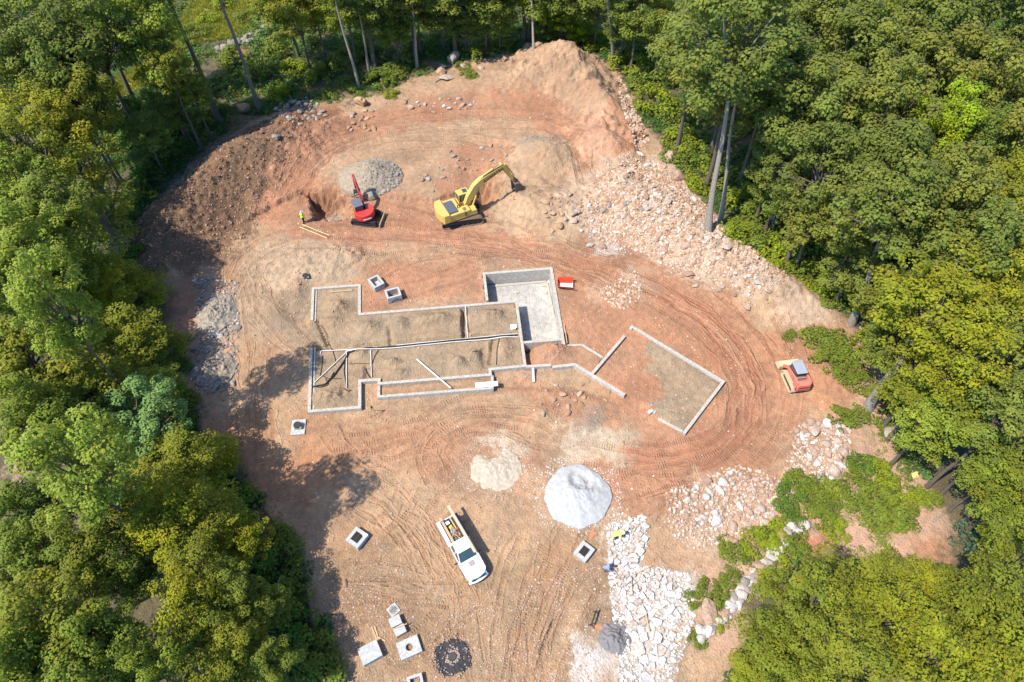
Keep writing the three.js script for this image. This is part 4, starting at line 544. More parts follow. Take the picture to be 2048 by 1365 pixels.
{ // uncountable low growth of the woodland floor
  const rand = rngOf(606), spots = [], clump = [1, 2, 3].map(s => { const r = rngOf(70 + s), cl = []; for (let i = 0; i < 13; i++) { const a = r() * 6.283, q = Math.sqrt(r()) * 1.3; cl.push([Math.cos(a) * q, 0.1 + r() * 0.3, Math.sin(a) * q, 0.12 + r() * 0.22, 0.7]); } return leafGeo(cl, 300, 0.17, 0.1, r, 0.5); });
  let guard = 0; while (spots.length < 9000 && guard++ < 60000) { const x = -85 + rand() * 170, z = -125 + rand() * 120, w = Math.abs(x) / (14 - z * 0.9); if (w > 0.95 || (z > -13 && x > -13 && x < 12) || inSite(x, z) || polyEdge(sitePoly, x, z) < 0.5 || inPoly(grassPoly, x, z)) continue; const open = inPoly(openPoly, x, z), d = fbm(x * 0.13, z * 0.13, 3); if (open ? rand() > 0.65 + d : d < -0.3 + rand() * 0.2) continue; spots.push([x, z, open]); }
  [0, 1, 2].forEach(v => { const list = spots.filter((_, i) => i % 3 === v), im = new THREE.InstancedMesh(clump[v], leafMat(0xffffff), list.length), m = new THREE.Matrix4(), q = new THREE.Quaternion(), c = new THREE.Color(); list.forEach(([x, z, open], i) => { const s = open ? 0.3 + rand() * 0.5 : 0.6 + rand() * rand() * 1.4; m.compose(V3(x, yAt(x, z) - 0.05, z), q.setFromAxisAngle(V3(0, 1, 0), rand() * 6.28), V3(s, s * (0.5 + rand() * 0.8), s)); im.setMatrixAt(i, m); const t = rand(); c.setRGB(lerp(0.07, 0.2, t * t) + (open ? 0.06 : 0), lerp(0.13, 0.22, t) + (open ? 0.04 : 0), 0.03); im.setColorAt(i, c); }); im.name = numbered('undergrowth'); im.castShadow = im.receiveShadow = true; tag(im, ['patchy leafy undergrowth between the tree trunks and shrubs', 'low green undergrowth spread over the woodland floor', 'scattered small plants covering the woodland floor'][v], 'undergrowth', null, 'stuff'); scene.add(im); });
  const tuft = (() => { const P = [], I = []; for (let k = 0; k < 9; k++) { const a = rand() * 6.28, x = (rand() - 0.5) * 0.25, z = (rand() - 0.5) * 0.25, b = P.length / 3, h = 0.25 + rand() * 0.3; P.push(x - Math.sin(a) * 0.03, 0, z + Math.cos(a) * 0.03, x + Math.sin(a) * 0.03, 0, z - Math.cos(a) * 0.03, x + Math.cos(a) * h * 0.5, h, z + Math.sin(a) * h * 0.5); I.push(b, b + 1, b + 2); } const g = new THREE.BufferGeometry(); g.setAttribute('position', new THREE.Float32BufferAttribute(P, 3)); g.setIndex(I); g.computeVertexNormals(); return g; })();
  const pts = []; guard = 0; while (pts.length < 9000 && guard++ < 90000) { const x = -75 + rand() * 50, z = -120 + rand() * 60; if (inPoly(grassPoly, x, z)) pts.push([x, z]); }
  const im = new THREE.InstancedMesh(tuft, leafMat(0xffffff), pts.length), m = new THREE.Matrix4(), q = new THREE.Quaternion(), c = new THREE.Color(); pts.forEach(([x, z], i) => { const s = 0.6 + rand() * 0.8; m.compose(V3(x, 0.1, z), q.setFromAxisAngle(V3(0, 1, 0), rand() * 6.28), V3(s, s, s)); im.setMatrixAt(i, m); c.setRGB(0.24 + rand() * 0.16, 0.27 + rand() * 0.08, 0.04); im.setColorAt(i, c); }); im.name = 'meadow_grass'; im.castShadow = im.receiveShadow = true; tag(im, 'sunlit yellow green grass of the clearing behind the woods', 'grass', null, 'stuff'); scene.add(im);
}
// ---------------------------------------------------------------- heaps of gravel and stone
const gravelTex = (r0, g0, b0, spread, seed) => dataTex(512, 512, (i, j, o) => { const x = i / 512 * 40, y = j / 512 * 40, a = n2(x * 1.7 + seed, y * 1.7), b = n2b(x * 4.1, y * 4.1 + seed), f = 1 + (a * 0.5 + b * 0.6) * spread + n2(x * 0.2, y * 0.2 + seed) * spread * 0.5; o[0] = r0 * f; o[1] = g0 * f; o[2] = b0 * f; });
function pileGeo(R, H, seed, { flat = 0.15, rough = 0.06, sx = 1, sz = 1, scoop } = {}) { // a heap on its own angle of rest
  const rings = 46, seg = 96, P = [], U = [], I = [];
  for (let i = 0; i <= rings; i++) for (let k = 0; k <= seg; k++) {
    const a = (k % seg) / seg * 6.2832, t = i / rings, edge = 1 + fbm(Math.cos(a) * 1.3 + seed, Math.sin(a) * 1.3, 3) * 0.1 * t * t, r = R * t * edge, x = Math.cos(a) * r * sx, z = Math.sin(a) * r * sz;
    let y = H * Math.pow(Math.max(0, 1 - Math.sqrt(t * t + flat * flat) + flat * 0.4), 1.05); y += (fbm(x * 0.8 + seed, z * 0.8, 3) * rough * 2 + fbm(x * 2.6, z * 2.6 + seed, 3, n2b) * rough) * (1 - t * 0.6) * (t < 0.98 ? 1 : 0);
    if (scoop) for (const [qx, qz, qr, qd] of scoop) { const q = Math.hypot(x - qx, z - qz) / qr; if (q < 1.4) y -= qd * sstep(1.25, 0.5, q + fbm(x * 1.2, z * 1.2, 2) * 0.2); }
    P.push(x, t > 0.99 ? -0.25 : Math.max(y, -0.02), z); U.push(x / 4, z / 4);
  }
  for (let i = 0; i < rings; i++) for (let k = 0; k < seg; k++) { const a = i * (seg + 1) + k, b = a + seg + 1; I.push(a, a + 1, b, a + 1, b + 1, b); }
  const g = new THREE.BufferGeometry(); g.setAttribute('position', new THREE.Float32BufferAttribute(P, 3)); g.setAttribute('uv', new THREE.Float32BufferAttribute(U, 2)); g.setIndex(I); g.computeVertexNormals(); return g;
}
function pile(name, px, py, R, H, seed, tex, label, opt) { const [x, y, z] = G(px, py), m = single(name, pileGeo(R, H, seed, opt), new THREE.MeshStandardMaterial({ map: tex, bumpMap: tex, bumpScale: 0.07, roughness: 0.95 }), label, 'pile'); m.position.set(x, y - 0.03, z); m.rotation.y = 0; return m; }
const pileTop = [];
pile('gravel_pile', 1156, 992, 2.85, 1.05, 4, gravelTex(162, 159, 153, 0.1, 1), 'smooth conical heap of clean white crushed stone', { rough: 0.05, flat: 0.35, scoop: [[0.25, -1.3, 1.0, 0.35], [1.2, -0.9, 0.7, 0.18]] });
pile('gravel_pile', 992, 938, 2.3, 0.5, 9, gravelTex(172, 155, 132, 0.14, 4), 'low heap of cream coloured gravel beside the white crushed stone', { flat: 0.4, rough: 0.07, sz: 0.95, scoop: [[-0.4, -1.6, 0.9, 0.3]] });
pile('gravel_pile', 742, 356, 4.0, 2.3, 14, gravelTex(142, 126, 104, 0.18, 7), 'large grey stony heap behind the red mini excavator', { rough: 0.1, sx: 0.98, sz: 0.85 });
pile('stone_pile', 435, 628, 2.1, 1.25, 19, gravelTex(140, 128, 112, 0.3, 9), 'grey heap of broken stone with pale chunks at its foot', { flat: 0.35, rough: 0.2, sx: 0.95, sz: 1.25 });
pile('stone_pile', 428, 738, 2.2, 1.0, 23, gravelTex(140, 124, 106, 0.3, 12), 'heap of soil and broken stone in the tree shade', { flat: 0.4, rough: 0.22 });
pile('mud_pile', 1229, 1275, 1.25, 0.7, 31, gravelTex(112, 106, 102, 0.12, 15), 'small heap of dark grey cracked clay among the white slabs', { flat: 0.3, rough: 0.16 });
// ---------------------------------------------------------------- rocks
const stoneTex = dataTex(256, 256, (i, j, o) => { const x = i / 256 * 6, y = j / 256 * 6, f = 1 + fbm(x, y, 4) * 0.22 + n2b(x * 6, y * 6) * 0.07; o[0] = 255 * f * 0.88; o[1] = 255 * f * 0.87; o[2] = 255 * f * 0.86; });
function rockGeo(seed, detail, flat, cut = 0.25) {
  const g = new THREE.IcosahedronGeometry(1, detail), p = g.attributes.position, r = rngOf(seed), planes = []; for (let i = 0; i < 7; i++) planes.push([V3(r() * 2 - 1, r() * 2 - 1, r() * 2 - 1).normalize(), 0.55 + r() * cut]);
  const v = V3(), sx = 0.8 + r() * 0.5, sz = 0.7 + r() * 0.4;
  for (let i = 0; i < p.count; i++) { v.fromBufferAttribute(p, i); v.multiplyScalar(1 + n3(v.x * 1.2 + seed, v.y * 1.2, v.z * 1.2) * 0.22); for (const [n, d] of planes) { const q = v.dot(n) - d; if (q > 0) v.addScaledVector(n, -q); } p.setXYZ(i, v.x * sx, v.y * flat, v.z * sz); }
  g.computeVertexNormals(); const u = g.attributes.uv; for (let i = 0; i < p.count; i++) u.setXY(i, p.getX(i) * 0.5 + p.getY(i) * 0.3, p.getZ(i) * 0.5 + p.getY(i) * 0.3); return g;
}
const boulderShapes = [1, 2, 3, 4, 5].map(s => toCreasedNormals(rockGeo(s * 7, 2, 0.75, 0.35), 0.5)), rockShapes = [1, 2, 3, 4, 5, 6, 7].map(s => rockGeo(s * 13 + 2, 1, 0.62, 0.2)), slabShapes = [1, 2, 3, 4].map(s => rockGeo(s * 17 + 5, 1, 0.32, 0.15)), pebbleShapes = [1, 2, 3].map(s => rockGeo(s * 5 + 1, 0, 0.7, 0.3));
const rockMat = hex => new THREE.MeshStandardMaterial({ color: hex, map: stoneTex, bumpMap: stoneTex, bumpScale: 0.03, roughness: 0.95 });
const rockMats = { pink: ['#b89c86', '#b09078', '#bea692', '#a4846c'].map(rockMat), tan: ['#bd9a76', '#b08a66'].map(rockMat), grey: ['#a4978a', '#95897d', '#b0a496'].map(rockMat), white: ['#cfc7bd', '#c6bbae', '#d4cec6', '#bcac9c'].map(rockMat), dull: ['#9c8d7c', '#877a6b', '#aa9a86'].map(rockMat) };
const rr = rngOf(321);
function rock(name, px, py, r, tone, label, group, shapes = rockShapes, sink = 0.3) { const [x, y, z] = G(px, py), m = single(name, shapes[Math.floor(rr() * shapes.length)], rockMats[tone][Math.floor(rr() * rockMats[tone].length)], label, 'rock', group); m.position.set(x, y + r * (shapes === slabShapes ? 0.12 : sink), z); m.rotation.set((rr() - 0.5) * 0.5, rr() * 6.28, (rr() - 0.5) * 0.5); m.scale.set(r * (0.85 + rr() * 0.4), r * (0.8 + rr() * 0.4), r * (0.85 + rr() * 0.3)); return m; }
rock('boulder', 486, 221, 0.85, 'tan', 'single round tan boulder below the bare trunks', null, boulderShapes, 0.45);
rock('boulder', 722, 208, 0.95, 'tan', 'large upright tan boulder at the edge of the grass', null, boulderShapes, 0.5);
rock('boulder', 907, 122, 1.2, 'dull', 'large dark grey weathered boulder at the wood edge', null, boulderShapes, 0.45);
rock('boulder', 896, 157, 1.05, 'pink', 'broad flat pale boulder below the dark grey boulder', null, slabShapes); rock('boulder', 882, 148, 0.7, 'tan', 'brown boulder touching the broad flat pale one', null, boulderShapes); rock('boulder', 930, 135, 0.55, 'pink', 'pointed pinkish boulder beside the dark grey boulder'); rock('boulder', 886, 135, 0.6, 'pink', 'small pink boulder between the grey and the brown boulder'); rock('boulder', 961, 138, 0.55, 'pink', 'low pale rock at the start of the topsoil heap');
rock('boulder', 1358, 357, 0.95, 'pink', 'long smooth pale boulder at the upper edge of the rubble bank', null, boulderShapes); rock('boulder', 1340, 318, 0.8, 'pink', 'rounded pink boulder among the trees above the rubble bank', null, boulderShapes); rock('boulder', 1277, 309, 0.75, 'white', 'whitish flat rock below the pink soil mound', null, slabShapes);
rock('boulder', 598, 1324, 0.75, 'grey', 'long grey boulder in the shrubs beside the silt fence', null, boulderShapes); rock('boulder', 1785, 868, 0.95, 'dull', 'weathered grey boulder under the trees on the dry slope', null, boulderShapes); rock('boulder', 1416, 1228, 0.75, 'pink', 'triangular pale boulder beside the stone wall', null, boulderShapes, 0.2);
rock('boulder', 388, 698, 0.5, 'grey', 'pale flat rock beside the shaded stone heap', null, slabShapes); rock('boulder', 382, 678, 0.28, 'pink', 'small round pale rock on the red soil by the stone heap', null, boulderShapes); rock('boulder', 553, 275, 0.5, 'dull', 'grey rock on the crest of the brown earth bank', null, boulderShapes); rock('boulder', 1493, 613, 0.6, 'pink', 'flat pale rock at the foot of the rubble bank', null, slabShapes); rock('boulder', 1458, 1083, 0.42, 'tan', 'round tan boulder beside the bushes of the stone wall', null, boulderShapes); rock('boulder', 690, 1168, 0.2, 'pink', 'single pale stone on the brown yard near the shaded drain box', null, boulderShapes);
function scatter(name, n, poly, rMin, rMax, tone, label, group, shapes, seed, gap = 0.9) { const r = rngOf(seed), kept = []; let guard = 0; const xs = poly.map(p => p[0]), ys = poly.map(p => p[1]), x0 = Math.min(...xs), x1 = Math.max(...xs), y0 = Math.min(...ys), y1 = Math.max(...ys); while (kept.length < n && guard++ < 6000) { const px = lerp(x0, x1, r()), py = lerp(y0, y1, r()); if (!inPoly(poly, px, py)) continue; const rad = lerp(rMin, rMax, Math.pow(r(), 2)), w = W(px, py); if (kept.some(k => Math.hypot(k[0] - w.x, k[1] - w.z) < (k[2] + rad) * gap)) continue; kept.push([w.x, w.z, rad]); rock(name, px, py, rad, typeof tone === 'string' ? tone : tone[Math.floor(r() * tone.length)], label, group, shapes); } }
scatter('rock', 16, [[700, 222], [745, 222], [750, 262], [695, 262]], 0.28, 0.6, ['pink', 'tan'], 'pale rock in the loose heap below the upright tan boulder', 'rocks below the upright boulder', rockShapes, 1);
scatter('rock', 20, [[805, 195], [950, 200], [945, 222], [840, 232], [810, 218]], 0.2, 0.5, ['pink', 'white'], 'pale rock in the scattered row on the red soil below the boulders', 'row of rocks on red soil', rockShapes, 2);
scatter('rock', 62, [[545, 200], [580, 185], [625, 200], [660, 235], [600, 250], [550, 225]], 0.22, 0.5, ['grey', 'dull'], 'grey rock in the old field stone heap under the trees', 'rocks of the field stone heap', rockShapes, 3, 0.75);
scatter('rock', 26, [[870, 300], [1010, 285], [1030, 330], [930, 345], [870, 385], [830, 370]], 0.15, 0.4, ['pink', 'grey'], 'pale rock scattered on the red soil between the two excavators', 'rocks between the excavators', rockShapes, 4);
scatter('rubble_rock', 110, [[1150, 400], [1200, 350], [1240, 325], [1330, 315], [1375, 370], [1430, 465], [1540, 545], [1560, 590], [1500, 612], [1380, 570], [1270, 505], [1240, 520], [1180, 495], [1145, 440]], 0.16, 0.5, ['pink', 'pink', 'white', 'white', 'grey'], 'pale angular rock lying on the rubble bank below the tall bare trunks', 'rocks of the rubble bank', rockShapes, 5);
scatter('rubble_rock', 46, [[1580, 860], [1620, 845], [1680, 850], [1695, 870], [1690, 920], [1700, 935], [1650, 950], [1600, 900]], 0.22, 0.7, ['pink', 'white', 'pink'], 'large pale rock in the heap below the track loader', 'rocks below the track loader', rockShapes, 6, 0.8);
scatter('rubble_rock', 70, [[1375, 970], [1480, 940], [1560, 965], [1575, 1000], [1540, 1045], [1480, 1060], [1440, 1045], [1390, 1060], [1360, 1020]], 0.2, 0.55, ['pink', 'pink', 'white'], 'pale rock strewn over the stony slope above the bushes', 'rocks strewn above the bushes', rockShapes, 7);
scatter('rubble_rock', 26, [[1640, 950], [1690, 930], [1670, 970], [1640, 1000], [1622, 985]], 0.25, 0.5, ['white', 'grey'], 'pale rock in the narrow trail of stones above the bushes', 'stones of the narrow trail', rockShapes, 8, 0.8);
scatter('rock', 26, [[395, 590], [400, 660], [430, 680], [475, 660], [472, 640], [430, 660], [405, 630]], 0.2, 0.42, ['white', 'grey'], 'white chunk at the foot of the grey stone heap', 'chunks at the foot of the stone heap', rockShapes, 9);
scatter('rock', 26, [[390, 720], [470, 700], [475, 770], [400, 780]], 0.18, 0.4, 'grey', 'grey chunk on the soil and stone heap in the tree shade', 'chunks on the shaded heap', rockShapes, 10);
scatter('rock', 18, [[1060, 770], [1190, 760], [1240, 800], [1160, 840], [1080, 830]], 0.15, 0.38, ['pink', 'tan'], 'pale rock on the red ground in front of the entry wall', 'rocks before the entry wall', rockShapes, 11);
scatter('rock', 20, [[1085, 400], [1145, 385], [1150, 450], [1100, 470]], 0.2, 0.5, ['tan', 'pink'], 'brown clod on the tan spoil slope beside the yellow excavator', 'clods on the spoil slope', rockShapes, 12);
scatter('rock', 44, [[1218, 1050], [1292, 1030], [1300, 1085], [1275, 1130], [1340, 1140], [1390, 1180], [1378, 1240], [1350, 1330], [1250, 1360], [1220, 1180]], 0.12, 0.34, 'white', 'loose white rock lying on or beside the cracked white slabs', 'loose rocks on the white slabs', rockShapes, 13);
// the two drystone walls
function stoneWall(label, group, path, n, rad, tone, seed) { const r = rngOf(seed), P = path.map(p => G(...p)), c = new THREE.CatmullRomCurve3(P.map(p => V3(...p))); for (let i = 0; i < n; i++) { const q = c.getPointAt(i / (n - 1)), a = 0.5 * (r() - 0.5), m = single('wall_stone', rockShapes[Math.floor(r() * 7)], rockMats[tone[Math.floor(r() * tone.length)]][Math.floor(r() * 2)], label, 'stone', group), s = rad * (0.75 + r() * 0.6); m.position.set(q.x + (r() - 0.5) * rad * 1.9, yAt(q.x, q.z) + s * 0.35 + (i % 3 === 0 ? s * 0.5 : 0), q.z + (r() - 0.5) * rad * 1.9); m.rotation.set(a, r() * 6.28, a); m.scale.set(s * 1.1, s * 0.9, s); } }
stoneWall('pale stone of the tumbled wall running through the bushes', 'stones of the tumbled wall', [[1400, 1275], [1440, 1240], [1475, 1195], [1505, 1155], [1535, 1125], [1555, 1095], [1580, 1065], [1610, 1045]], 150, 0.32, ['pink', 'white', 'white', 'grey'], 41);
stoneWall('grey stone of the old wall beside the sunlit grass', 'stones of the old grey wall', [[440, 105], [480, 88], [520, 68], [550, 52]], 42, 0.5, ['grey', 'dull'], 43);
// ---------------------------------------------------------------- cracked white slabs: cells of a broken sheet of stone, each lifted out on its own
{
  const r = rngOf(52), area = [[1222, 1062], [1250, 1048], [1288, 1036], [1292, 1075], [1280, 1105], [1262, 1140], [1310, 1145], [1345, 1165], [1368, 1190], [1362, 1230], [1350, 1265], [1345, 1300], [1322, 1345], [1270, 1362], [1268, 1310], [1255, 1262], [1240, 1215], [1228, 1190], [1232, 1150], [1222, 1120]].map(p => flat(...p)), xs = area.map(p => p[0]), zs = area.map(p => p[1]), pts = [];
  let guard = 0; while (pts.length < 190 && guard++ < 20000) { const x = lerp(Math.min(...xs), Math.max(...xs), r()), z = lerp(Math.min(...zs), Math.max(...zs), r()); if (!inPoly(area, x, z)) continue; const big = sstep(-17.5, -13, z); if (pts.some(p => Math.hypot(p[0] - x, p[1] - z) < lerp(0.32, 0.62, big) * (0.85 + 0.6 * n2(x * 0.8, z * 0.8)))) continue; pts.push([x, z]); }
  const inner = pts.length; for (let k = 0; k < 900; k++) { const x = lerp(Math.min(...xs) - 1, Math.max(...xs) + 1, r()), z = lerp(Math.min(...zs) - 1, Math.max(...zs) + 1, r()); if (!inPoly(area, x, z) && polyEdge(area, x, z) < 0.9 && !pts.some(p => Math.hypot(p[0] - x, p[1] - z) < 0.34)) pts.push([x, z]); }
  const clip = (poly, nx, nz, d) => { const out = []; for (let i = 0; i < poly.length; i++) { const a = poly[i], b = poly[(i + 1) % poly.length], da = a[0] * nx + a[1] * nz - d, db = b[0] * nx + b[1] * nz - d; if (da <= 0) out.push(a); if ((da < 0) !== (db < 0)) { const t = da / (da - db); out.push([lerp(a[0], b[0], t), lerp(a[1], b[1], t)]); } } return out; };
  for (const p of pts.slice(0, inner)) {
    if (r() < 0.16) continue;
    let cell = [[p[0] - 1, p[1] - 1], [p[0] + 1, p[1] - 1], [p[0] + 1, p[1] + 1], [p[0] - 1, p[1] + 1]];
    for (const q of pts) { if (q === p) continue; const dx = q[0] - p[0], dz = q[1] - p[1], l = Math.hypot(dx, dz); if (l > 2) continue; cell = clip(cell, dx / l, dz / l, ((p[0] + q[0]) / 2 * dx + (p[1] + q[1]) / 2 * dz) / l - 0.02 - r() * r() * 0.09); }
    if (cell.length < 3) continue;
    const h = 0.16 + r() * 0.22, sh = new THREE.Shape(cell.map(c => new THREE.Vector2(c[0] - p[0] + (r() - 0.5) * 0.04, -(c[1] - p[1]) + (r() - 0.5) * 0.04))), g = new THREE.ExtrudeGeometry(sh, { depth: h, bevelEnabled: true, bevelSize: -0.02, bevelOffset: 0, bevelThickness: 0.02, bevelSegments: 1 }); g.rotateX(-Math.PI / 2); const u = g.attributes.uv, ps = g.attributes.position; for (let i = 0; i < u.count; i++) u.setXY(i, (ps.getX(i) + p[0]) * 0.4, (ps.getZ(i) + p[1]) * 0.4);
    const m = single('stone_slab', g, rockMats.white[Math.floor(r() * 4)], p[1] < -17 ? 'small white stone slab in the broken patch beside the worker in lime' : 'white stone slab in the cracked sheet below the crouching worker', 'slab', p[1] < -17 ? 'upper white slabs' : 'lower white slabs', 'thing'); m.position.set(p[0], yAt(p[0], p[1]) - 0.06, p[1]); m.rotation.set((r() - 0.5) * 0.42, 0, (r() - 0.5) * 0.42);
  }
}
// ---------------------------------------------------------------- countless loose stones
function strew(name, label, n, poly, sMin, sMax, colors, seed, density) {
  const r = rngOf(seed), xs = poly.map(p => p[0]), zs = poly.map(p => p[1]), list = []; const x0 = Math.min(...xs), x1 = Math.max(...xs), z0 = Math.min(...zs), z1 = Math.max(...zs); let guard = 0;
  while (list.length < n && guard++ < n * 12) { const x = lerp(x0, x1, r()), z = lerp(z0, z1, r()); if (!inPoly(poly, x, z)) continue; if (density && r() > density(x, z)) continue; list.push([x, z]); }
  const im = new THREE.InstancedMesh(pebbleShapes[seed % 3], new THREE.MeshStandardMaterial({ color: 0xffffff, roughness: 0.95 }), list.length), m = new THREE.Matrix4(), q = new THREE.Quaternion(), e = new THREE.Euler(), c = new THREE.Color();
  list.forEach(([x, z], i) => { const s = sMin + (sMax - sMin) * Math.pow(r(), 3); e.set(r() * 0.8, r() * 6.28, r() * 0.8); m.compose(V3(x, yAt(x, z) + s * 0.25, z), q.setFromEuler(e), V3(s * (0.8 + r() * 0.6), s * (0.7 + r() * 0.5), s)); im.setMatrixAt(i, m); c.set(colors[Math.floor(r() * colors.length)]); c.multiplyScalar(0.75 + r() * 0.35); im.setColorAt(i, c); });
  im.name = numbered(name); im.castShadow = im.receiveShadow = true; tag(im, label, 'stones', null, 'stuff'); scene.add(im);
}
const PINKS = ['#bca28c', '#b3967f', '#c2ae9a', '#a88a70', '#b6a594'], GREYS = ['#9c9084', '#8a7e72', '#aca092'], WHITES = ['#c2b9ae', '#b8ac9f', '#c8c2ba'];
const SOILS = ['#a67e60', '#ae8a6c', '#9c7554', '#b69a7e', '#946e50'];
const offWalls = (x, z) => inPoly(basePoly, x, z) ? 0 : inPoly(fillPoly, x, z) ? 0.4 : 1;
strew('loose_stones', 'small pale stones strewn over the red and tan soil', 15000, sitePoly, 0.025, 0.11, SOILS, 81, (x, z) => offWalls(x, z) * (0.3 + 0.5 * fbm(x * 0.14, z * 0.14, 2) + (pressAt(x, z) > 0.1 ? -0.2 : 0.1)));
strew('loose_stones', 'small grey stones strewn over the whole building site', 3500, sitePoly, 0.025, 0.1, GREYS, 82, (x, z) => offWalls(x, z) * (0.3 + 0.5 * fbm(x * 0.1 + 9, z * 0.1, 2)));
strew('yard_gravel', 'pale gravel chips scattered over the brown yard around the drain boxes', 9000, [[640, 1130], [760, 1080], [880, 1170], [1040, 1180], [1200, 1120], [1230, 1400], [620, 1400]].map(p => flat(...p)), 0.02, 0.09, PINKS, 83, (x, z) => 0.45 + 0.6 * fbm(x * 0.3, z * 0.3, 2));
const bankPoly = [[1165, 400], [1205, 345], [1255, 322], [1335, 312], [1375, 370], [1428, 460], [1545, 542], [1568, 588], [1505, 612], [1385, 570], [1285, 512], [1245, 520], [1185, 500], [1150, 450]].map(p => flat(...p));
strew('bank_rubble', 'broken pale rubble covering the bank below the oaks', 6500, bankPoly, 0.05, 0.22, [...PINKS, ...SOILS], 84, (x, z) => sstep(0, 2.5, polyEdge(bankPoly, x, z) + 1.5 * fbm(x * 0.5, z * 0.5, 2)) * (0.5 + 0.9 * fbm(x * 0.22, z * 0.22, 2)));
strew('bank_rubble', 'fine grey and white rubble mixed into the bank below the oaks', 11000, bankPoly, 0.03, 0.14, [...PINKS, ...SOILS, '#c2b9ae'], 85, (x, z) => 0.5 + 0.8 * fbm(x * 0.22 + 5, z * 0.22, 2));
strew('slope_rubble', 'small broken stones over the slope above the bushes', 3500, [[1330, 990], [1480, 930], [1560, 960], [1600, 850], [1700, 850], [1700, 930], [1600, 1000], [1480, 1080], [1380, 1100], [1330, 1060]].map(p => flat(...p)), 0.05, 0.24, PINKS, 86);
strew('trail_rubble', 'pale stones along the wood edge beside the topsoil heap', 1600, [[1235, 150], [1260, 200], [1300, 290], [1270, 310], [1240, 240]].map(p => flat(...p)), 0.05, 0.2, [...PINKS, ...SOILS], 87);
strew('white_rubble', 'small white fragments between and around the cracked slabs', 3500, [[1215, 1050], [1290, 1030], [1300, 1080], [1280, 1130], [1380, 1150], [1390, 1230], [1350, 1365], [1240, 1370], [1215, 1130]].map(p => flat(...p)), 0.04, 0.2, WHITES, 88);
strew('basement_gravel', 'pale crushed stone covering the basement floor', 3500, basePoly, 0.02, 0.05, ['#d0c9be', '#c6bfb4', '#d8d2c8', '#bcb4a8'], 89);
strew('patch_rubble', 'pale broken stone spilled beside the red haul road', 900, [[1190, 590], [1240, 560], [1275, 545], [1285, 600], [1250, 625], [1200, 610]].map(p => flat(...p)), 0.04, 0.17, [...PINKS, ...SOILS], 90, (x, z) => 0.3 + fbm(x * 0.4, z * 0.4, 2));
strew('bank_clods', 'brown clods and stones over the earth bank', 3000, [[270, 480], [330, 400], [450, 285], [560, 245], [640, 260], [610, 340], [560, 400], [480, 500], [360, 560], [290, 590]].map(p => flat(...p)), 0.04, 0.17, ['#8a6448', '#7e5a42', '#9a7458', '#a8866a', '#76543e'], 91);
strew('wall_rubble', 'small stones heaped around the stone heaps beside the woods', 1600, [[390, 560], [480, 570], [480, 680], [470, 780], [390, 790], [395, 680]].map(p => flat(...p)), 0.06, 0.24, GREYS, 92);
const ringPoly = (px, py, R) => { const w = G(px, py), o = []; for (let k = 0; k < 24; k++) { const a = k / 24 * 6.2832, q = R * (1 + 0.25 * n2(Math.cos(a) * 2, Math.sin(a) * 2)); o.push([w[0] + Math.cos(a) * q, w[2] + Math.sin(a) * q]); } return o; };
strew('pile_stones', 'loose white stones rolled out around the clean white heap', 1600, ringPoly(1156, 994, 3.6), 0.02, 0.07, WHITES, 93);
strew('pile_stones', 'loose cream stones rolled out around the low gravel heap', 1500, ringPoly(992, 936, 3.1), 0.02, 0.07, [...PINKS, ...WHITES], 94);
// chips resting on the grey stony heap
{ const r = rngOf(17), [cx, cy, cz] = G(742, 356), list = []; for (let k = 0; k < 900; k++) { const a = r() * 6.28, t = Math.sqrt(r()), R = 4 * t * 0.95; if (Math.cos(a - 0.1) * t + r() * 0.6 < 0.25) continue; const s = 0.05 + 0.2 * Math.pow(r(), 3) * t + 0.05 * t; const g = pebbleShapes[k % 3].clone().scale(s, s * 0.8, s).rotateY(r() * 6).translate(cx + Math.cos(a) * R * 0.98, cy + 2.3 * Math.pow(Math.max(0, 1 - Math.sqrt(t * t + 0.0225) + 0.06), 1.05) + s * 0.2, cz + Math.sin(a) * R * 0.85); list.push(g); } single('heap_chips', merged(list), rockMats.grey[0], 'loose grey chips lying on the stony heap behind the red mini excavator', 'chips', null, 'stuff'); }
// ---------------------------------------------------------------- machines
const font = await new FontLoader().loadAsync('fonts/droid/droid_sans_bold.typeface.json');
function heading(a, b) { const p = W(...a), q = W(...b); return Math.atan2(-(q.z - p.z), q.x - p.x); }
function trackLoop(L, H, width, shoes, ridge = 0.03) { // an endless track lying along x
  const R = H / 2, s = L - H, per = 2 * s + 2 * Math.PI * R, list = [], n = shoes, pl = per / n;
  for (let i = 0; i < n; i++) { let d = (i + 0.5) * pl, x, y, a; if (d < s) { x = -s / 2 + d; y = H; a = 0; } else if (d < s + Math.PI * R) { const t = (d - s) / R; x = s / 2 + Math.sin(t) * R; y = R + Math.cos(t) * R; a = -t; } else if (d < 2 * s + Math.PI * R) { x = s / 2 - (d - s - Math.PI * R); y = 0; a = Math.PI; } else { const t = (d - 2 * s - Math.PI * R) / R; x = -s / 2 - Math.sin(t) * R; y = R - Math.cos(t) * R; a = Math.PI - t; } const g = merged([rbox(pl * 0.96, 0.05, width, 0.012), at(rbox(0.035, ridge * 2, width, 0.008), pl * 0.25, 0.03, 0), at(rbox(0.035, ridge * 2, width, 0.008), -pl * 0.25, 0.03, 0)]); list.push(at(g, x, y, 0, 0, 0, a)); }
  return merged(list);
}
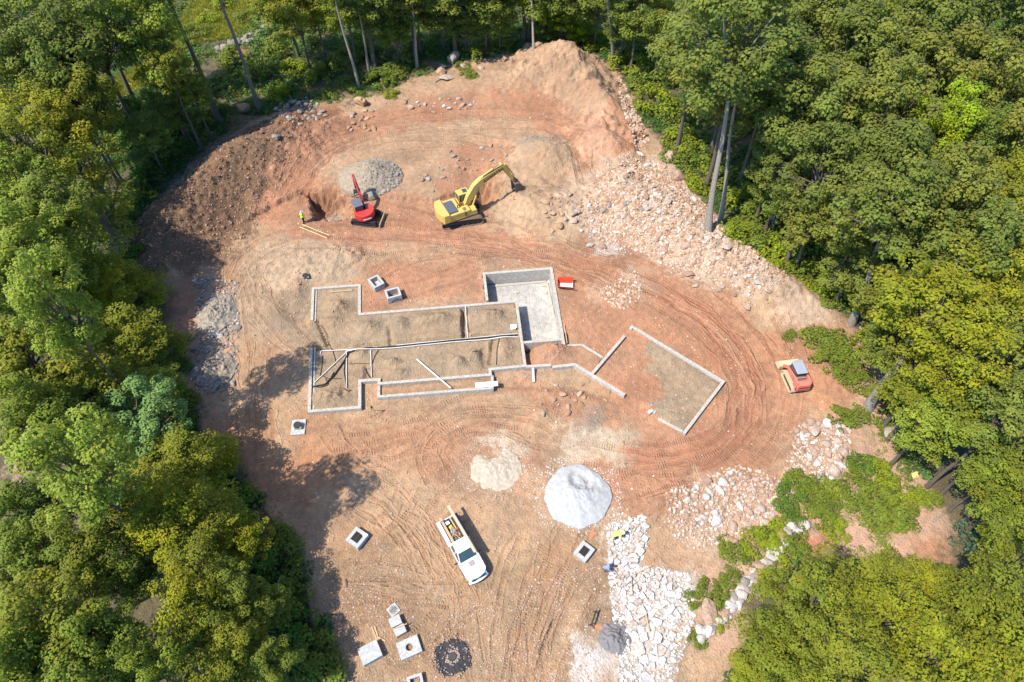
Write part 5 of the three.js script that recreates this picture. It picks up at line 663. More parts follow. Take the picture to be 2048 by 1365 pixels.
function undercarriage(o, L, gauge, width, H, mTrack, mFrame, shoes) {
  for (const s of [-1, 1]) { const z = s * gauge / 2; part(o, 'track', trackLoop(L, H, width, shoes), mTrack, [0, 0.05, z]); part(o, 'track_frame', merged([at(rbox(L * 0.66, H * 0.42, width * 0.55, 0.05), 0, H * 0.52, z), at(rbox(L * 0.7, 0.08, width * 0.4, 0.03), 0, H * 0.8, z)]), mFrame); for (const e of [-1, 1]) part(o, 'sprocket', at(new THREE.CylinderGeometry(H * 0.4, H * 0.4, width * 0.5, 18), e * (L - H) / 2, H / 2 + 0.05, z, Math.PI / 2), mFrame); for (let k = 0; k < 5; k++) part(o, 'roller', at(new THREE.CylinderGeometry(H * 0.13, H * 0.13, width * 0.6, 10), lerp(-L * 0.28, L * 0.28, k / 4), H * 0.2, z, Math.PI / 2), mFrame); }
  part(o, 'car_body', merged([rbox(L * 0.36, H * 0.4, gauge - width * 0.9, 0.05).translate(0, H * 0.7, 0), new THREE.CylinderGeometry(L * 0.17, L * 0.17, H * 0.3, 24).translate(0, H * 1.02, 0)]), mFrame);
}
const grime = dataTex(256, 256, (i, j, o) => { const x = i / 256 * 5, y = j / 256 * 5, d = clamp(fbm(x, y, 4) * 1.5 + 0.18) * 0.6, f = 1 + n2b(x * 9, y * 9) * 0.05; o[0] = lerp(255, 206, d) * f; o[1] = lerp(255, 186, d) * f; o[2] = lerp(255, 168, d) * f; });
const paint = hex => new THREE.MeshPhysicalMaterial({ color: hex, map: grime, roughness: 0.55, clearcoat: 0.15, clearcoatRoughness: 0.4 });
// loft of box sections along a path in the forward-up plane: [forward, up, depth, width]
function beam(sections) { const P = [], I = []; sections.forEach(([x, y, h, w], i) => { const a = sections[Math.max(i - 1, 0)], b = sections[Math.min(i + 1, sections.length - 1)], l = Math.hypot(b[0] - a[0], b[1] - a[1]) || 1, nx = -(b[1] - a[1]) / l, ny = (b[0] - a[0]) / l; for (const [sy, sz] of [[1, -1], [1, 1], [-1, 1], [-1, -1]]) P.push(x + nx * h / 2 * sy, y + ny * h / 2 * sy, w / 2 * sz); }); const n = sections.length; for (let i = 0; i + 1 < n; i++) for (let k = 0; k < 4; k++) { const a = i * 4 + k, b = i * 4 + (k + 1) % 4, c = a + 4, d = b + 4; I.push(a, b, c, b, d, c); } I.push(0, 2, 1, 0, 3, 2); const e = (n - 1) * 4; I.push(e, e + 1, e + 2, e, e + 2, e + 3); const g = new THREE.BufferGeometry(); g.setAttribute('position', new THREE.Float32BufferAttribute(P, 3)); g.setIndex(I); const f = g.toNonIndexed(); f.computeVertexNormals(); return f; }
function bucketGeo(w, r, back) { const outer = [], n = 9; for (let i = 0; i <= n; i++) { const a = lerp(-0.5, 2.9, i / n); outer.push([Math.cos(a) * r, Math.sin(a) * r]); } const inner = outer.map(p => [p[0] * 0.9, p[1] * 0.9]).reverse(); const shell = plate([...outer, ...inner], w, 0.01), cheeks = [-1, 1].map(s => plate([...outer], 0.05, 0.008).translate(0, 0, s * (w / 2 - 0.025))); return merged([shell, ...cheeks]); }
function hydraulic(o, a, b, r, z, body = M.steel, tip = M.steel) { const A = [a[0], a[1], z], B = [b[0], b[1], z], m = [lerp(a[0], b[0], 0.58), lerp(a[1], b[1], 0.58), z]; const c = part(o, 'cylinder', rod(A, m, r, 10), body); part(c, 'piston', rod(m, B, r * 0.55, 8), tip); }
function flatten(o, ...groups) { o.updateMatrixWorld(true); for (const g of groups) { for (const c of [...g.children]) o.attach(c); o.remove(g); } }   // parts hang straight under their machine
{ // big yellow excavator
  const [x, y, z] = G(922, 436), yel = paint(0xcaa858), dk = mat(0x3a3632, 0.8), dusty = mat(0x6f5a48, 0.95), dark = mat(0x4c5058, 0.6), o = thing('yellow_excavator', 'large yellow crawler excavator digging beside the tan spoil', 'excavator', [x, y + 0.02, z], 0);
  const under = new THREE.Group(); under.name = 'undercarriage'; under.rotation.y = heading([884, 455], [968, 443]); o.add(under); undercarriage(under, 4.6, 2.5, 0.62, 0.92, dusty, dk, 46);
  const house = new THREE.Group(); house.name = 'upper_structure'; house.rotation.y = 0.47; o.add(house);
  part(house, 'deck', rbox(4.1, 0.22, 2.7, 0.06), yel, [-0.5, 1.22, 0]);
  const cw = new THREE.Shape(); cw.moveTo(-0.55, -1.35); cw.lineTo(0, -1.38); cw.lineTo(0, 1.38); cw.lineTo(-0.55, 1.35); cw.quadraticCurveTo(-0.95, 0.8, -0.98, 0); cw.quadraticCurveTo(-0.95, -0.8, -0.55, -1.35);
  part(house, 'counterweight', new THREE.ExtrudeGeometry(cw, { depth: 0.95, bevelEnabled: true, bevelSize: 0.06, bevelThickness: 0.08, bevelSegments: 3 }).rotateX(-Math.PI / 2), yel, [-1.85, 1.3, 0]);
  part(house, 'side_panel', merged([rbox(2.5, 0.72, 0.95, 0.08).translate(-0.55, 1.68, 0.86), rbox(0.9, 0.4, 0.95, 0.06).translate(1.05, 1.52, 0.86)]), yel);
  part(house, 'vent', merged([0, 1, 2, 3, 4].map(k => rbox(0.3, 0.04, 0.03, 0.008).translate(0.1, 1.45 + k * 0.11, 1.345))), dk); part(house, 'vent', merged([0, 1, 2, 3].map(k => rbox(0.06, 0.03, 0.55, 0.008).translate(-0.02 + k * 0.1, 2.05, 0.95))), dk);
  part(house, 'engine_panel', rbox(1.6, 0.75, 1.7, 0.08), yel, [-1.0, 1.68, -0.45]); part(house, 'engine_hood', rbox(1.15, 0.2, 1.95, 0.12), dark, [-1.25, 2.14, 0.1]);
  const cab = part(house, 'cab', merged([rbox(1.5, 0.6, 1.0, 0.06).translate(0.75, 1.65, -0.82), rbox(1.36, 0.1, 0.98, 0.06).translate(0.7, 2.92, -0.82), ...[[0.08, -1.28], [0.08, -0.36], [1.36, -1.28], [1.36, -0.36]].map(([a, b]) => rbox(0.09, 1.0, 0.09, 0.02).translate(a, 2.42, b))]), yel);
  part(cab, 'window', rbox(1.22, 0.86, 0.03, 0.01), M.glass, [0.72, 2.42, -0.35]); part(cab, 'window', rbox(1.22, 0.86, 0.03, 0.01), M.glass, [0.72, 2.42, -1.29]); part(cab, 'window', rbox(0.03, 0.9, 0.86, 0.01), M.glass, [1.37, 2.4, -0.82]); part(cab, 'window', rbox(0.03, 0.86, 0.86, 0.01), M.glass, [0.06, 2.42, -0.82]); part(cab, 'roof_hatch', rbox(0.5, 0.04, 0.6, 0.02), M.glass, [0.95, 2.985, -0.82]);
  part(house, 'handrail', merged([rod([0.6, 1.9, 1.3], [1.4, 1.9, 1.3], 0.02), rod([0.6, 1.4, 1.3], [0.6, 1.9, 1.3], 0.02), rod([1.4, 1.4, 1.3], [1.4, 1.9, 1.3], 0.02)]), yel); part(house, 'exhaust', rod([-0.5, 2.1, 0.5], [-0.5, 2.5, 0.5], 0.06), dk); part(house, 'mirror', rbox(0.05, 0.3, 0.2, 0.02), dk, [1.3, 2.2, 1.36]);
  const boom = part(house, 'boom', beam([[0.7, 1.75, 0.5, 0.5], [1.2, 2.7, 0.75, 0.52], [2.0, 3.8, 0.85, 0.54], [2.6, 4.25, 0.82, 0.54], [3.6, 4.7, 0.68, 0.5], [4.9, 5.15, 0.5, 0.46], [5.4, 5.28, 0.36, 0.44]]), yel);
  const tg = new TextGeometry('KOMATSU', { font, size: 0.4, depth: 0.012, curveSegments: 3 }); tg.rotateZ(0.38).translate(2.95, 4.1, 0.268); part(boom, 'lettering', tg, mat(0x1d1d1c, 0.6));
  part(boom, 'hose', tube([[2.2, 4.45, 0.15], [3.4, 5.05, 0.15], [4.8, 5.5, 0.15], [5.4, 5.5, 0.15]], 0.05, 16, 6), M.rubber);
  hydraulic(house, [1.35, 1.55], [2.25, 3.75], 0.1, 0.36, yel); hydraulic(house, [1.35, 1.55], [2.25, 3.75], 0.1, -0.36, yel); hydraulic(house, [2.9, 4.9], [5.05, 5.75], 0.11, 0, yel);
  const stick = part(house, 'stick', beam([[5.0, 5.75, 0.3, 0.36], [5.35, 5.3, 0.62, 0.4], [5.8, 4.5, 0.5, 0.38], [6.5, 3.2, 0.36, 0.34], [6.75, 2.75, 0.26, 0.32]]), yel); hydraulic(house, [5.6, 5.55], [6.75, 3.5], 0.09, 0, yel); part(stick, 'linkage', merged([bar([6.55, 3.5, 0.12], [7.0, 2.9, 0.12], 0.06, 0.12), bar([6.55, 3.5, -0.12], [7.0, 2.9, -0.12], 0.06, 0.12), rod([6.6, 3.1, -0.3], [6.6, 3.1, 0.3], 0.09)]), M.castIron);
  const bucket = part(house, 'bucket', bucketGeo(1.15, 0.86, 0).rotateZ(-1.1), mat(0x6a5c50, 0.8, { metalness: 0.2 }), [6.75, 1.85, 0]); for (let k = 0; k < 5; k++) part(bucket, 'tooth', new THREE.ConeGeometry(0.06, 0.28, 4).rotateZ(Math.PI).translate(0.05, -0.95, lerp(-0.48, 0.48, k / 4)), M.castIron);
  flatten(o, under, house);
}
{ // red mini excavator
  const [x, y, z] = G(733, 440), red = paint(0xbe342a), dk = mat(0x2a2a2c, 0.75), grey = mat(0x5a5e66, 0.5), o = thing('mini_excavator', 'red mini excavator with a dark cab roof beside the trench', 'excavator', [x, y + 0.02, z], 0);
  const under = new THREE.Group(); under.name = 'undercarriage'; under.rotation.y = -0.16; o.add(under); undercarriage(under, 2.8, 1.85, 0.42, 0.62, mat(0x3c3733, 0.9), dk, 40);
  const bl = part(under, 'blade', plate([[0, 0], [0.1, 0.02], [0.06, 0.25], [0.1, 0.5], [0.02, 0.52], [-0.02, 0.25]], 2.25, 0.01), mat(0xa58a6c, 0.9), [1.85, 0.05, 0]); for (const s of [-1, 1]) part(bl, 'push_arm', bar([-1.0, 0.35, s * 0.5], [-0.02, 0.2, s * 0.62], 0.1, 0.14), dk);
  const house = new THREE.Group(); house.name = 'upper_structure'; house.rotation.y = 2.02; house.position.set(-0.1, 0, 0); o.add(house);
  part(house, 'deck', new THREE.CylinderGeometry(1.12, 1.05, 0.18, 32).scale(1, 1, 0.98).translate(-0.1, 0.84, 0), dk);
  const cs = new THREE.Shape(); cs.moveTo(0.35, -1.05); cs.lineTo(-0.35, -1.08); cs.quadraticCurveTo(-1.22, -0.75, -1.22, 0); cs.quadraticCurveTo(-1.22, 0.75, -0.35, 1.08); cs.lineTo(0.1, 1.05); cs.lineTo(-0.2, 0.2); cs.lineTo(-0.2, -0.2); cs.lineTo(0.2, -0.4);
  part(house, 'engine_cover', new THREE.ExtrudeGeometry(cs, { depth: 0.6, bevelEnabled: true, bevelSize: 0.05, bevelThickness: 0.1, bevelSegments: 4 }).rotateX(-Math.PI / 2), red, [-0.05, 0.98, 0]); part(house, 'stripe', rbox(0.03, 0.14, 0.9, 0.01), M.white, [-1.32, 1.2, 0]);
  part(house, 'side_cover', rbox(1.0, 0.5, 0.6, 0.15), grey, [0.5, 1.2, 0.62]);
  const cab = part(house, 'cab', merged([rbox(1.3, 0.45, 0.95, 0.06).translate(0.35, 1.15, -0.45), ...[[-0.22, -0.88], [-0.22, 0.0], [0.92, -0.88], [0.92, 0.0]].map(([a, b]) => rbox(0.07, 1.05, 0.07, 0.02).translate(a, 1.88, b))]), dk); part(cab, 'roof', rbox(1.36, 0.12, 1.04, 0.05), grey, [0.35, 2.42, -0.44]); part(cab, 'window', rbox(1.05, 0.92, 0.03, 0.01), M.glass, [0.35, 1.88, 0.02]); part(cab, 'window', rbox(1.05, 0.92, 0.03, 0.01), M.glass, [0.35, 1.88, -0.9]); part(cab, 'window', rbox(0.03, 0.92, 0.82, 0.01), M.glass, [0.94, 1.88, -0.44]); part(cab, 'window', rbox(0.03, 0.8, 0.82, 0.01), M.glass, [-0.24, 1.92, -0.44]); part(cab, 'seat', rbox(0.4, 0.6, 0.5, 0.08), mat(0x6aa03a, 0.8), [0.15, 1.6, -0.44]);
  const z0 = 0.28; const boom = part(house, 'boom', beam([[1.0, 0.95, 0.3, 0.3], [1.15, 1.6, 0.38, 0.26], [1.6, 2.5, 0.4, 0.26], [2.2, 3.1, 0.32, 0.24], [3.2, 3.8, 0.24, 0.22]]).translate(0, 0, z0), red); part(boom, 'swing_bracket', rbox(0.35, 0.5, 0.4, 0.05), dk, [1.0, 0.8, z0]); hydraulic(house, [1.15, 0.85], [1.75, 2.3], 0.06, z0, dk); hydraulic(house, [1.6, 2.85], [3.0, 4.0], 0.06, z0, dk);
  part(house, 'stick', beam([[3.05, 4.1, 0.18, 0.2], [3.2, 3.8, 0.32, 0.22], [3.35, 2.9, 0.26, 0.2], [3.4, 1.9, 0.2, 0.18]]).translate(0, 0, z0), red); hydraulic(house, [3.5, 3.6], [3.6, 2.2], 0.05, z0, dk);
  const bucket = part(house, 'bucket', bucketGeo(0.75, 0.42, 0).rotateZ(2.2), dk, [3.25, 1.5, z0]); for (let k = 0; k < 4; k++) part(bucket, 'tooth', rbox(0.22, 0.04, 0.09, 0.01), mat(0xb9b6b0, 0.5), [-0.42, 0.06, lerp(-0.3, 0.3, k / 3)], [0, 0, 0.5]);
  flatten(o, under, house);
}
{ // compact track loader
  const [x, y, z] = G(1588, 764), org = mat(0xc4705a, 0.7, { map: grime }), rearRed = mat(0xbe4424, 0.6), dust = mat(0xb59c78, 0.95), grey = mat(0x8e9298, 0.6), dk = mat(0x3a3734, 0.8), o = thing('track_loader', 'faded orange compact track loader with a grey cab parked on red soil', 'loader', [x, y + 0.02, z], heading([1600, 788], [1572, 728]));
  for (const s of [-1, 1]) { part(o, 'track', trackLoop(2.3, 0.66, 0.42, 34, 0.015), dust, [-0.1, 0.04, s * 0.74]); part(o, 'track_frame', rbox(1.6, 0.34, 0.26, 0.05), dk, [-0.1, 0.38, s * 0.74]); part(o, 'sprocket', new THREE.CylinderGeometry(0.24, 0.24, 0.24, 16).rotateX(Math.PI / 2), dk, [-0.9, 0.42, s * 0.74]); }
  part(o, 'chassis', rbox(2.2, 0.6, 1.04, 0.06), org, [-0.15, 0.72, 0]); part(o, 'rear_hood', plate([[-1.35, 0.55], [-0.7, 0.55], [-0.55, 1.3], [-0.95, 1.42], [-1.3, 1.3], [-1.42, 0.9]], 1.3, 0.05), org);
  const door = part(o, 'rear_door', rbox(0.06, 0.62, 1.12, 0.04), rearRed, [-1.42, 1.0, 0], [0, 0, 0.12]); for (const [zz, yy] of [[-0.24, 0.12], [0.24, 0.12], [-0.24, -0.12], [0.24, -0.12]]) part(door, 'grille', rbox(0.03, 0.16, 0.36, 0.01), dk, [-0.03, yy, zz]); for (const s of [-1, 1]) part(o, 'tail_light', rbox(0.05, 0.3, 0.16, 0.03), dk, [-1.36, 0.95, s * 0.66]);
  part(o, 'engine_grille', rbox(0.62, 0.05, 0.8, 0.02), mat(0x5c5852, 0.8), [-0.55, 1.42, 0]);
  const cab = part(o, 'cab', merged([rbox(1.3, 0.9, 0.95, 0.06).translate(0.28, 1.45, 0)]), dk); part(cab, 'roof', rbox(1.5, 0.14, 1.02, 0.06), grey, [0.28, 2.02, 0]); part(cab, 'roof_vent', merged([0, 1, 2, 3, 4].map(k => rbox(0.18, 0.02, 0.07, 0.005).translate(0.85, 2.1, -0.24 + k * 0.12))), mat(0x9a8a66, 0.8)); for (const s of [-1, 1]) part(cab, 'window', rbox(0.9, 0.55, 0.02, 0.01), M.glass, [0.28, 1.62, s * 0.485]); part(cab, 'window', rbox(0.02, 0.65, 0.75, 0.01), M.glass, [0.94, 1.58, 0]);
  for (const s of [-1, 1]) { const arm = part(o, 'lift_arm', beam([[-1.2, 1.45, 0.24, 0.16], [-0.6, 1.55, 0.22, 0.16], [0.9, 1.2, 0.22, 0.16], [1.4, 0.75, 0.26, 0.16], [1.5, 0.35, 0.2, 0.16]]).translate(0, 0, s * 0.62), org); part(arm, 'arm_post', bar([-1.2, 0.7, s * 0.62], [-1.2, 1.45, s * 0.62], 0.16, 0.2), org); part(arm, 'cylinder', rod([-0.9, 0.9, s * 0.62], [0.2, 1.3, s * 0.62], 0.05), M.steel); } part(o, 'cross_tube', rod([-0.62, 1.58, -0.6], [-0.62, 1.58, 0.6], 0.06), org);
  part(o, 'bucket', merged([plate([[1.55, 0.05], [2.35, 0.02], [2.35, 0.06], [1.66, 0.12], [1.62, 0.5], [1.95, 0.78], [1.92, 0.82], [1.52, 0.55]], 1.85, 0.01), ...[-1, 1].map(s => plate([[1.55, 0.05], [2.35, 0.02], [1.95, 0.8], [1.52, 0.55]], 0.04, 0.005).translate(0, 0, s * 0.92))]), mat(0xc9ad86, 0.85));
}
{ // white service pickup
  const [x, y, z] = G(926, 1104), turn = heading([887, 1046], [948, 1158]), wh = new THREE.MeshPhysicalMaterial({ color: 0xe2e4e4, roughness: 0.3, clearcoat: 0.8, clearcoatRoughness: 0.1 }), dk = mat(0x1e2023, 0.7), galv = mat(0xb8bcc0, 0.4, { metalness: 0.6 }), tan = mat(0xb9a184, 0.85), o = thing('pickup_truck', 'white service pickup with a loaded open bed and tool boxes', 'truck', [x, y, z], turn); o.scale.setScalar(0.89);
  for (const [wx, wz] of [[1.75, 0.86], [1.75, -0.86], [-1.7, 0.86], [-1.7, -0.86]]) { const w = part(o, 'wheel', new THREE.TorusGeometry(0.29, 0.12, 10, 24).scale(1, 1, 1.1), M.rubber, [wx, 0.41, wz]); part(w, 'rim', new THREE.CylinderGeometry(0.21, 0.21, 0.18, 18).rotateX(Math.PI / 2), galv); }
  part(o, 'chassis', rbox(5.4, 0.24, 1.5, 0.05), dk, [-0.1, 0.55, 0]);
  const hood = new THREE.Shape(); hood.moveTo(1.15, -0.95); hood.lineTo(2.5, -0.93); hood.quadraticCurveTo(2.98, -0.85, 3.02, 0); hood.quadraticCurveTo(2.98, 0.85, 2.5, 0.93); hood.lineTo(1.15, 0.95);
  part(o, 'hood', new THREE.ExtrudeGeometry(hood, { depth: 0.5, bevelEnabled: true, bevelSize: 0.05, bevelThickness: 0.1, bevelSegments: 4, curveSegments: 12 }).rotateX(-Math.PI / 2), wh, [0, 0.66, 0]); part(o, 'bumper', new THREE.TorusGeometry(2.4, 0.12, 8, 24, 0.78).rotateX(Math.PI / 2).rotateY(0.39), wh, [0.72, 0.52, 0]); part(o, 'grille', rbox(0.08, 0.24, 1.3, 0.03), dk, [3.04, 0.88, 0]); for (const s of [-1, 1]) part(o, 'headlight', rbox(0.16, 0.2, 0.3, 0.05), new THREE.MeshPhysicalMaterial({ color: 0xdde4ea, roughness: 0.1, clearcoat: 1 }), [2.88, 0.9, s * 0.72]); part(o, 'hood_scoop', rbox(0.5, 0.05, 0.52, 0.02), mat(0x8d8480, 0.7), [1.72, 1.3, -0.02]); part(o, 'hood_gap', rbox(0.03, 0.012, 1.6, 0.004), dk, [2.62, 1.262, 0]);
  const cab = part(o, 'cab', merged([rbox(1.75, 0.62, 1.92, 0.08).translate(0.35, 0.98, 0), rbox(1.15, 0.1, 1.5, 0.05).translate(0.05, 1.86, 0), ...[-1, 1].flatMap(s => [bar([-0.5, 1.25, s * 0.86], [-0.46, 1.84, s * 0.72], 0.1, 0.1), bar([0.3, 1.25, s * 0.9], [0.26, 1.84, s * 0.73], 0.07, 0.07), bar([1.28, 1.25, s * 0.86], [0.6, 1.84, s * 0.72], 0.07, 0.07)])]), wh);
  const pane = (a, b, c, d) => { const g = new THREE.BufferGeometry(); g.setAttribute('position', new THREE.Float32BufferAttribute([...a, ...b, ...c, ...a, ...c, ...d], 3)); g.computeVertexNormals(); return g; };
  const wsg = new THREE.MeshPhysicalMaterial({ color: 0x39463f, roughness: 0.05, clearcoat: 1, side: THREE.DoubleSide }); part(cab, 'windshield', pane([1.3, 1.24, 0.84], [1.3, 1.24, -0.84], [0.62, 1.84, -0.7], [0.62, 1.84, 0.7]), wsg); part(cab, 'rear_window', pane([-0.53, 1.26, -0.8], [-0.53, 1.26, 0.8], [-0.5, 1.82, 0.68], [-0.5, 1.82, -0.68]), wsg); for (const s of [-1, 1]) { part(cab, 'window', pane([-0.45, 1.26, s * 0.93], [1.2, 1.26, s * 0.93], [0.6, 1.82, s * 0.75], [-0.42, 1.82, s * 0.75]), wsg); part(cab, 'mirror', merged([rbox(0.1, 0.22, 0.26, 0.04).translate(1.1, 1.3, s * 1.2), rod([1.12, 1.25, s * 0.94], [1.12, 1.25, s * 1.2], 0.025)]), dk); part(cab, 'door_handle', rbox(0.16, 0.04, 0.03, 0.01), dk, [0.0, 1.15, s * 0.965]); } part(cab, 'roof_light', merged([-0.2, 0, 0.2].map(q => rbox(0.05, 0.03, 0.12, 0.01).translate(0.45, 1.925, q))), mat(0x6a4a2a, 0.5)); part(cab, 'wiper', bar([1.27, 1.3, -0.4], [1.0, 1.52, 0.1], 0.02, 0.02), dk);
  part(o, 'bed_floor', rbox(2.5, 0.1, 1.3, 0.02), mat(0x4a4038, 0.9), [-1.75, 0.82, 0]); for (const s of [-1, 1]) { const bx = part(o, 'tool_box', rbox(2.55, 0.78, 0.38, 0.04), s > 0 ? galv : wh, [-1.78, 0.98, s * 0.86]); part(bx, 'lid', rbox(2.5, 0.05, 0.36, 0.02), s < 0 ? mat(0x2b3346, 0.4) : wh, [0, 0.41, 0]); part(bx, 'hinge_strip', rbox(2.4, 0.03, 0.04, 0.01), dk, [0, 0.44, s * -0.15]); } part(o, 'tailgate', rbox(0.08, 0.5, 1.34, 0.02), wh, [-3.06, 0.9, 0]); part(o, 'rear_bumper', rbox(0.16, 0.16, 1.9, 0.03), galv, [-3.16, 0.6, 0]); part(o, 'ladder_rack', merged([rod([-2.9, 1.3, 0.6], [-2.9, 1.95, 0.6], 0.03), rod([-0.65, 1.3, 0.6], [-0.65, 1.95, 0.6], 0.03), rod([-2.9, 1.3, -0.6], [-2.9, 1.95, -0.6], 0.03), rod([-0.65, 1.3, -0.6], [-0.65, 1.95, -0.6], 0.03)]), galv);
  // the load: every piece can be lifted off
  o.updateMatrixWorld(true); const put = (name, geo, m, p, rot, label, cat, group) => { const q = V3(...p).applyMatrix4(o.matrixWorld), me = single(name, geo, m, label, cat, group); me.position.copy(q); me.rotation.set(0, turn + rot, 0); me.scale.setScalar(0.89); return me; };
  put('scaffold_plank', rbox(5.0, 0.06, 0.26, 0.01), tan, [-1.25, 2.0, -0.62], 0.02, 'long weathered plank on the rack over the truck bed and cab', 'plank'); put('scaffold_plank', rbox(2.9, 0.06, 0.22, 0.01), M.lumber, [-1.85, 1.42, 0.52], 0, 'shorter pale plank along the inside of the near tool box', 'plank'); put('scaffold_plank', rbox(2.3, 0.05, 0.12, 0.01), M.lumber, [-1.9, 1.0, -0.34], 0.03, 'narrow pale plank lying in the bed beside the tools', 'plank');
  put('cooler', rbox(0.5, 0.34, 0.36, 0.05), mat(0x2a5f9e, 0.5), [-2.72, 1.05, 0.2], 0.1, 'blue cooler at the tail of the truck bed', 'cooler'); put('cooler_lid_tray', rbox(0.3, 0.06, 0.34, 0.02), M.white, [-2.6, 1.26, 0.12], 0.1, 'white tray on top of the blue cooler', 'tray'); put('tool_case', rbox(0.42, 0.26, 0.36, 0.04), mat(0xd8b02a, 0.55), [-2.15, 1.0, 0.02], 0.3, 'yellow tool case in the truck bed', 'case'); put('generator', merged([rbox(0.6, 0.4, 0.45, 0.08), at(rbox(0.2, 0.1, 0.3, 0.03), 0.1, 0.24, 0)]), mat(0x7e848c, 0.5), [-1.62, 1.06, 0.0], 0.2, 'grey generator in the middle of the truck bed', 'generator');
  const lr = rngOf(3); for (const [cx, cz, col, nm] of [[-1.2, 0.25, 0xb4452a, 'red'], [-1.05, -0.25, 0xc25a2a, 'orange'], [-1.75, -0.38, 0xc8542c, 'orange'], [-0.95, 0.05, 0xdedad2, 'white'], [-1.95, 0.36, 0x3a4a3a, 'green'], [-1.45, 0.36, 0xa83a2a, 'red']]) put('jerry_can', merged([rbox(0.26, 0.28, 0.2, 0.05), at(rbox(0.1, 0.06, 0.06, 0.02), 0.05, 0.17, 0)]), mat(col, 0.6), [cx, 1.02, cz], lr() * 3, `${nm} fuel can wedged among the tools in the truck bed`, 'can', 'fuel cans in the truck bed'); for (let k = 0; k < 7; k++) { const L = 0.9 + lr() * 0.4, sv = thing('shovel', 'long handled shovel lying across the load in the truck bed', 'shovel', V3(-1.3 + (lr() - 0.5) * 0.7, 1.2 + k * 0.035, (lr() - 0.5) * 0.5).applyMatrix4(o.matrixWorld).toArray(), turn + (lr() - 0.5) * 1.6, 'shovels in the truck bed'); part(sv, 'handle', rod([-L / 2, 0, 0], [L / 2, 0, 0], 0.02), k % 2 ? tan : M.lumber); part(sv, 'scoop', rbox(0.28, 0.03, 0.2, 0.012), M.steel, [L / 2 + 0.12, -0.01, 0]); }
}
// ---------------------------------------------------------------- precast drain boxes and covers
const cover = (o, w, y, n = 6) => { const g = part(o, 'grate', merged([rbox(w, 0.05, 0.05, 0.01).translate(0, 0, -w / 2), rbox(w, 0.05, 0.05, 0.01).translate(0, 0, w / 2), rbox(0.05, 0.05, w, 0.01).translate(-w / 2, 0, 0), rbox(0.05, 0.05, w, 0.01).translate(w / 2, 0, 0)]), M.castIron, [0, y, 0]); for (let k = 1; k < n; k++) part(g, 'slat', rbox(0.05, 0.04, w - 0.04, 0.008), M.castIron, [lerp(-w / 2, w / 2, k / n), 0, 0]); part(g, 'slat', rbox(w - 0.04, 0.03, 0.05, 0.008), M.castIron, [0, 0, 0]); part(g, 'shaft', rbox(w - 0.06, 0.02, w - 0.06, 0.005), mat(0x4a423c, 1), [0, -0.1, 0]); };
const ringBox = (w, d, h, t) => merged([rbox(w, h, t, 0.03).translate(0, h / 2, -d / 2 + t / 2), rbox(w, h, t, 0.03).translate(0, h / 2, d / 2 - t / 2), rbox(t, h - 0.004, d - 2 * t, 0.02).translate(-w / 2 + t / 2, h / 2, 0), rbox(t, h - 0.004, d - 2 * t, 0.02).translate(w / 2 - t / 2, h / 2, 0)]);
function drainBox(px, py, a, b, w, d, h, label, extra) { const [x, y, z] = G(px, py), o = thing('drain_box', label, 'drain box', [x, y - 0.05, z], heading(a, b)); part(o, 'body', ringBox(w, d, h, 0.3), M.precast); cover(o, w - 0.6, h - 0.03, 8); extra?.(o); return o; }
drainBox(716, 1080, [697, 1089], [718, 1063], 1.35, 1.3, 0.6, 'square precast drain box with a chalk number beside its iron grate', o => { part(o, 'wrap', rbox(1.36, 0.28, 1.31, 0.03), mat(0x8e949c, 0.5), [0, 0.1, 0]); const g = new TextGeometry('69', { font, size: 0.26, depth: 0.004 }).rotateX(-Math.PI / 2).rotateY(-1.2); part(o, 'chalk_mark', g, M.white, [0.3, 0.602, 0.3]); });
drainBox(1168, 1106, [1150, 1112], [1172, 1084], 1.35, 1.2, 0.42, 'square precast drain box with an iron grate beside the white slabs');
function openBox(px, py, a, b, w, d, h, label, extra) { const [x, y, z] = G(px, py), o = thing('catch_basin', label, 'concrete box', [x, y - 0.02, z], heading(a, b)); part(o, 'body', ringBox(w, d, h, 0.2), M.precast); extra?.(o); }
openBox(754, 572, [738, 560], [758, 550], 1.2, 1.5, 0.75, 'open topped concrete box with a paper scrap inside near the foundation corner', o => { part(o, 'floor', rbox(0.8, 0.06, 1.1, 0.01), M.precast, [0, 0.1, 0]); });
openBox(788, 596, [770, 578], [796, 571], 1.5, 1.25, 0.85, 'taller open topped concrete box with an arched notch in its side', o => { part(o, 'knockout', new THREE.TorusGeometry(0.34, 0.03, 6, 20, Math.PI).scale(1.4, 1, 1), M.castIron, [0.1, 0.1, 0.63]); part(o, 'knockout_panel', rbox(0.5, 0.5, 0.012, 0.004), mat(0x8c8680, 0.9), [0.1, 0.34, 0.631]); });
{ const [x, y, z] = G(597, 856), o = thing('septic_riser', 'flat square concrete slab with a round iron lid on a short riser', 'manhole', [x, y, z], 0.1); part(o, 'slab', rbox(1.25, 0.16, 1.55, 0.02), M.precast, [0, 0.06, 0]); part(o, 'riser', rbox(0.66, 0.36, 0.6, 0.03), M.precast, [0.02, 0.3, 0]); const l = part(o, 'lid', new THREE.CylinderGeometry(0.33, 0.35, 0.09, 28), M.castIron, [0, 0.525, 0]); part(l, 'rib', new THREE.TorusGeometry(0.24, 0.015, 6, 28).rotateX(Math.PI / 2), M.castIron, [0, 0.048, 0]); }
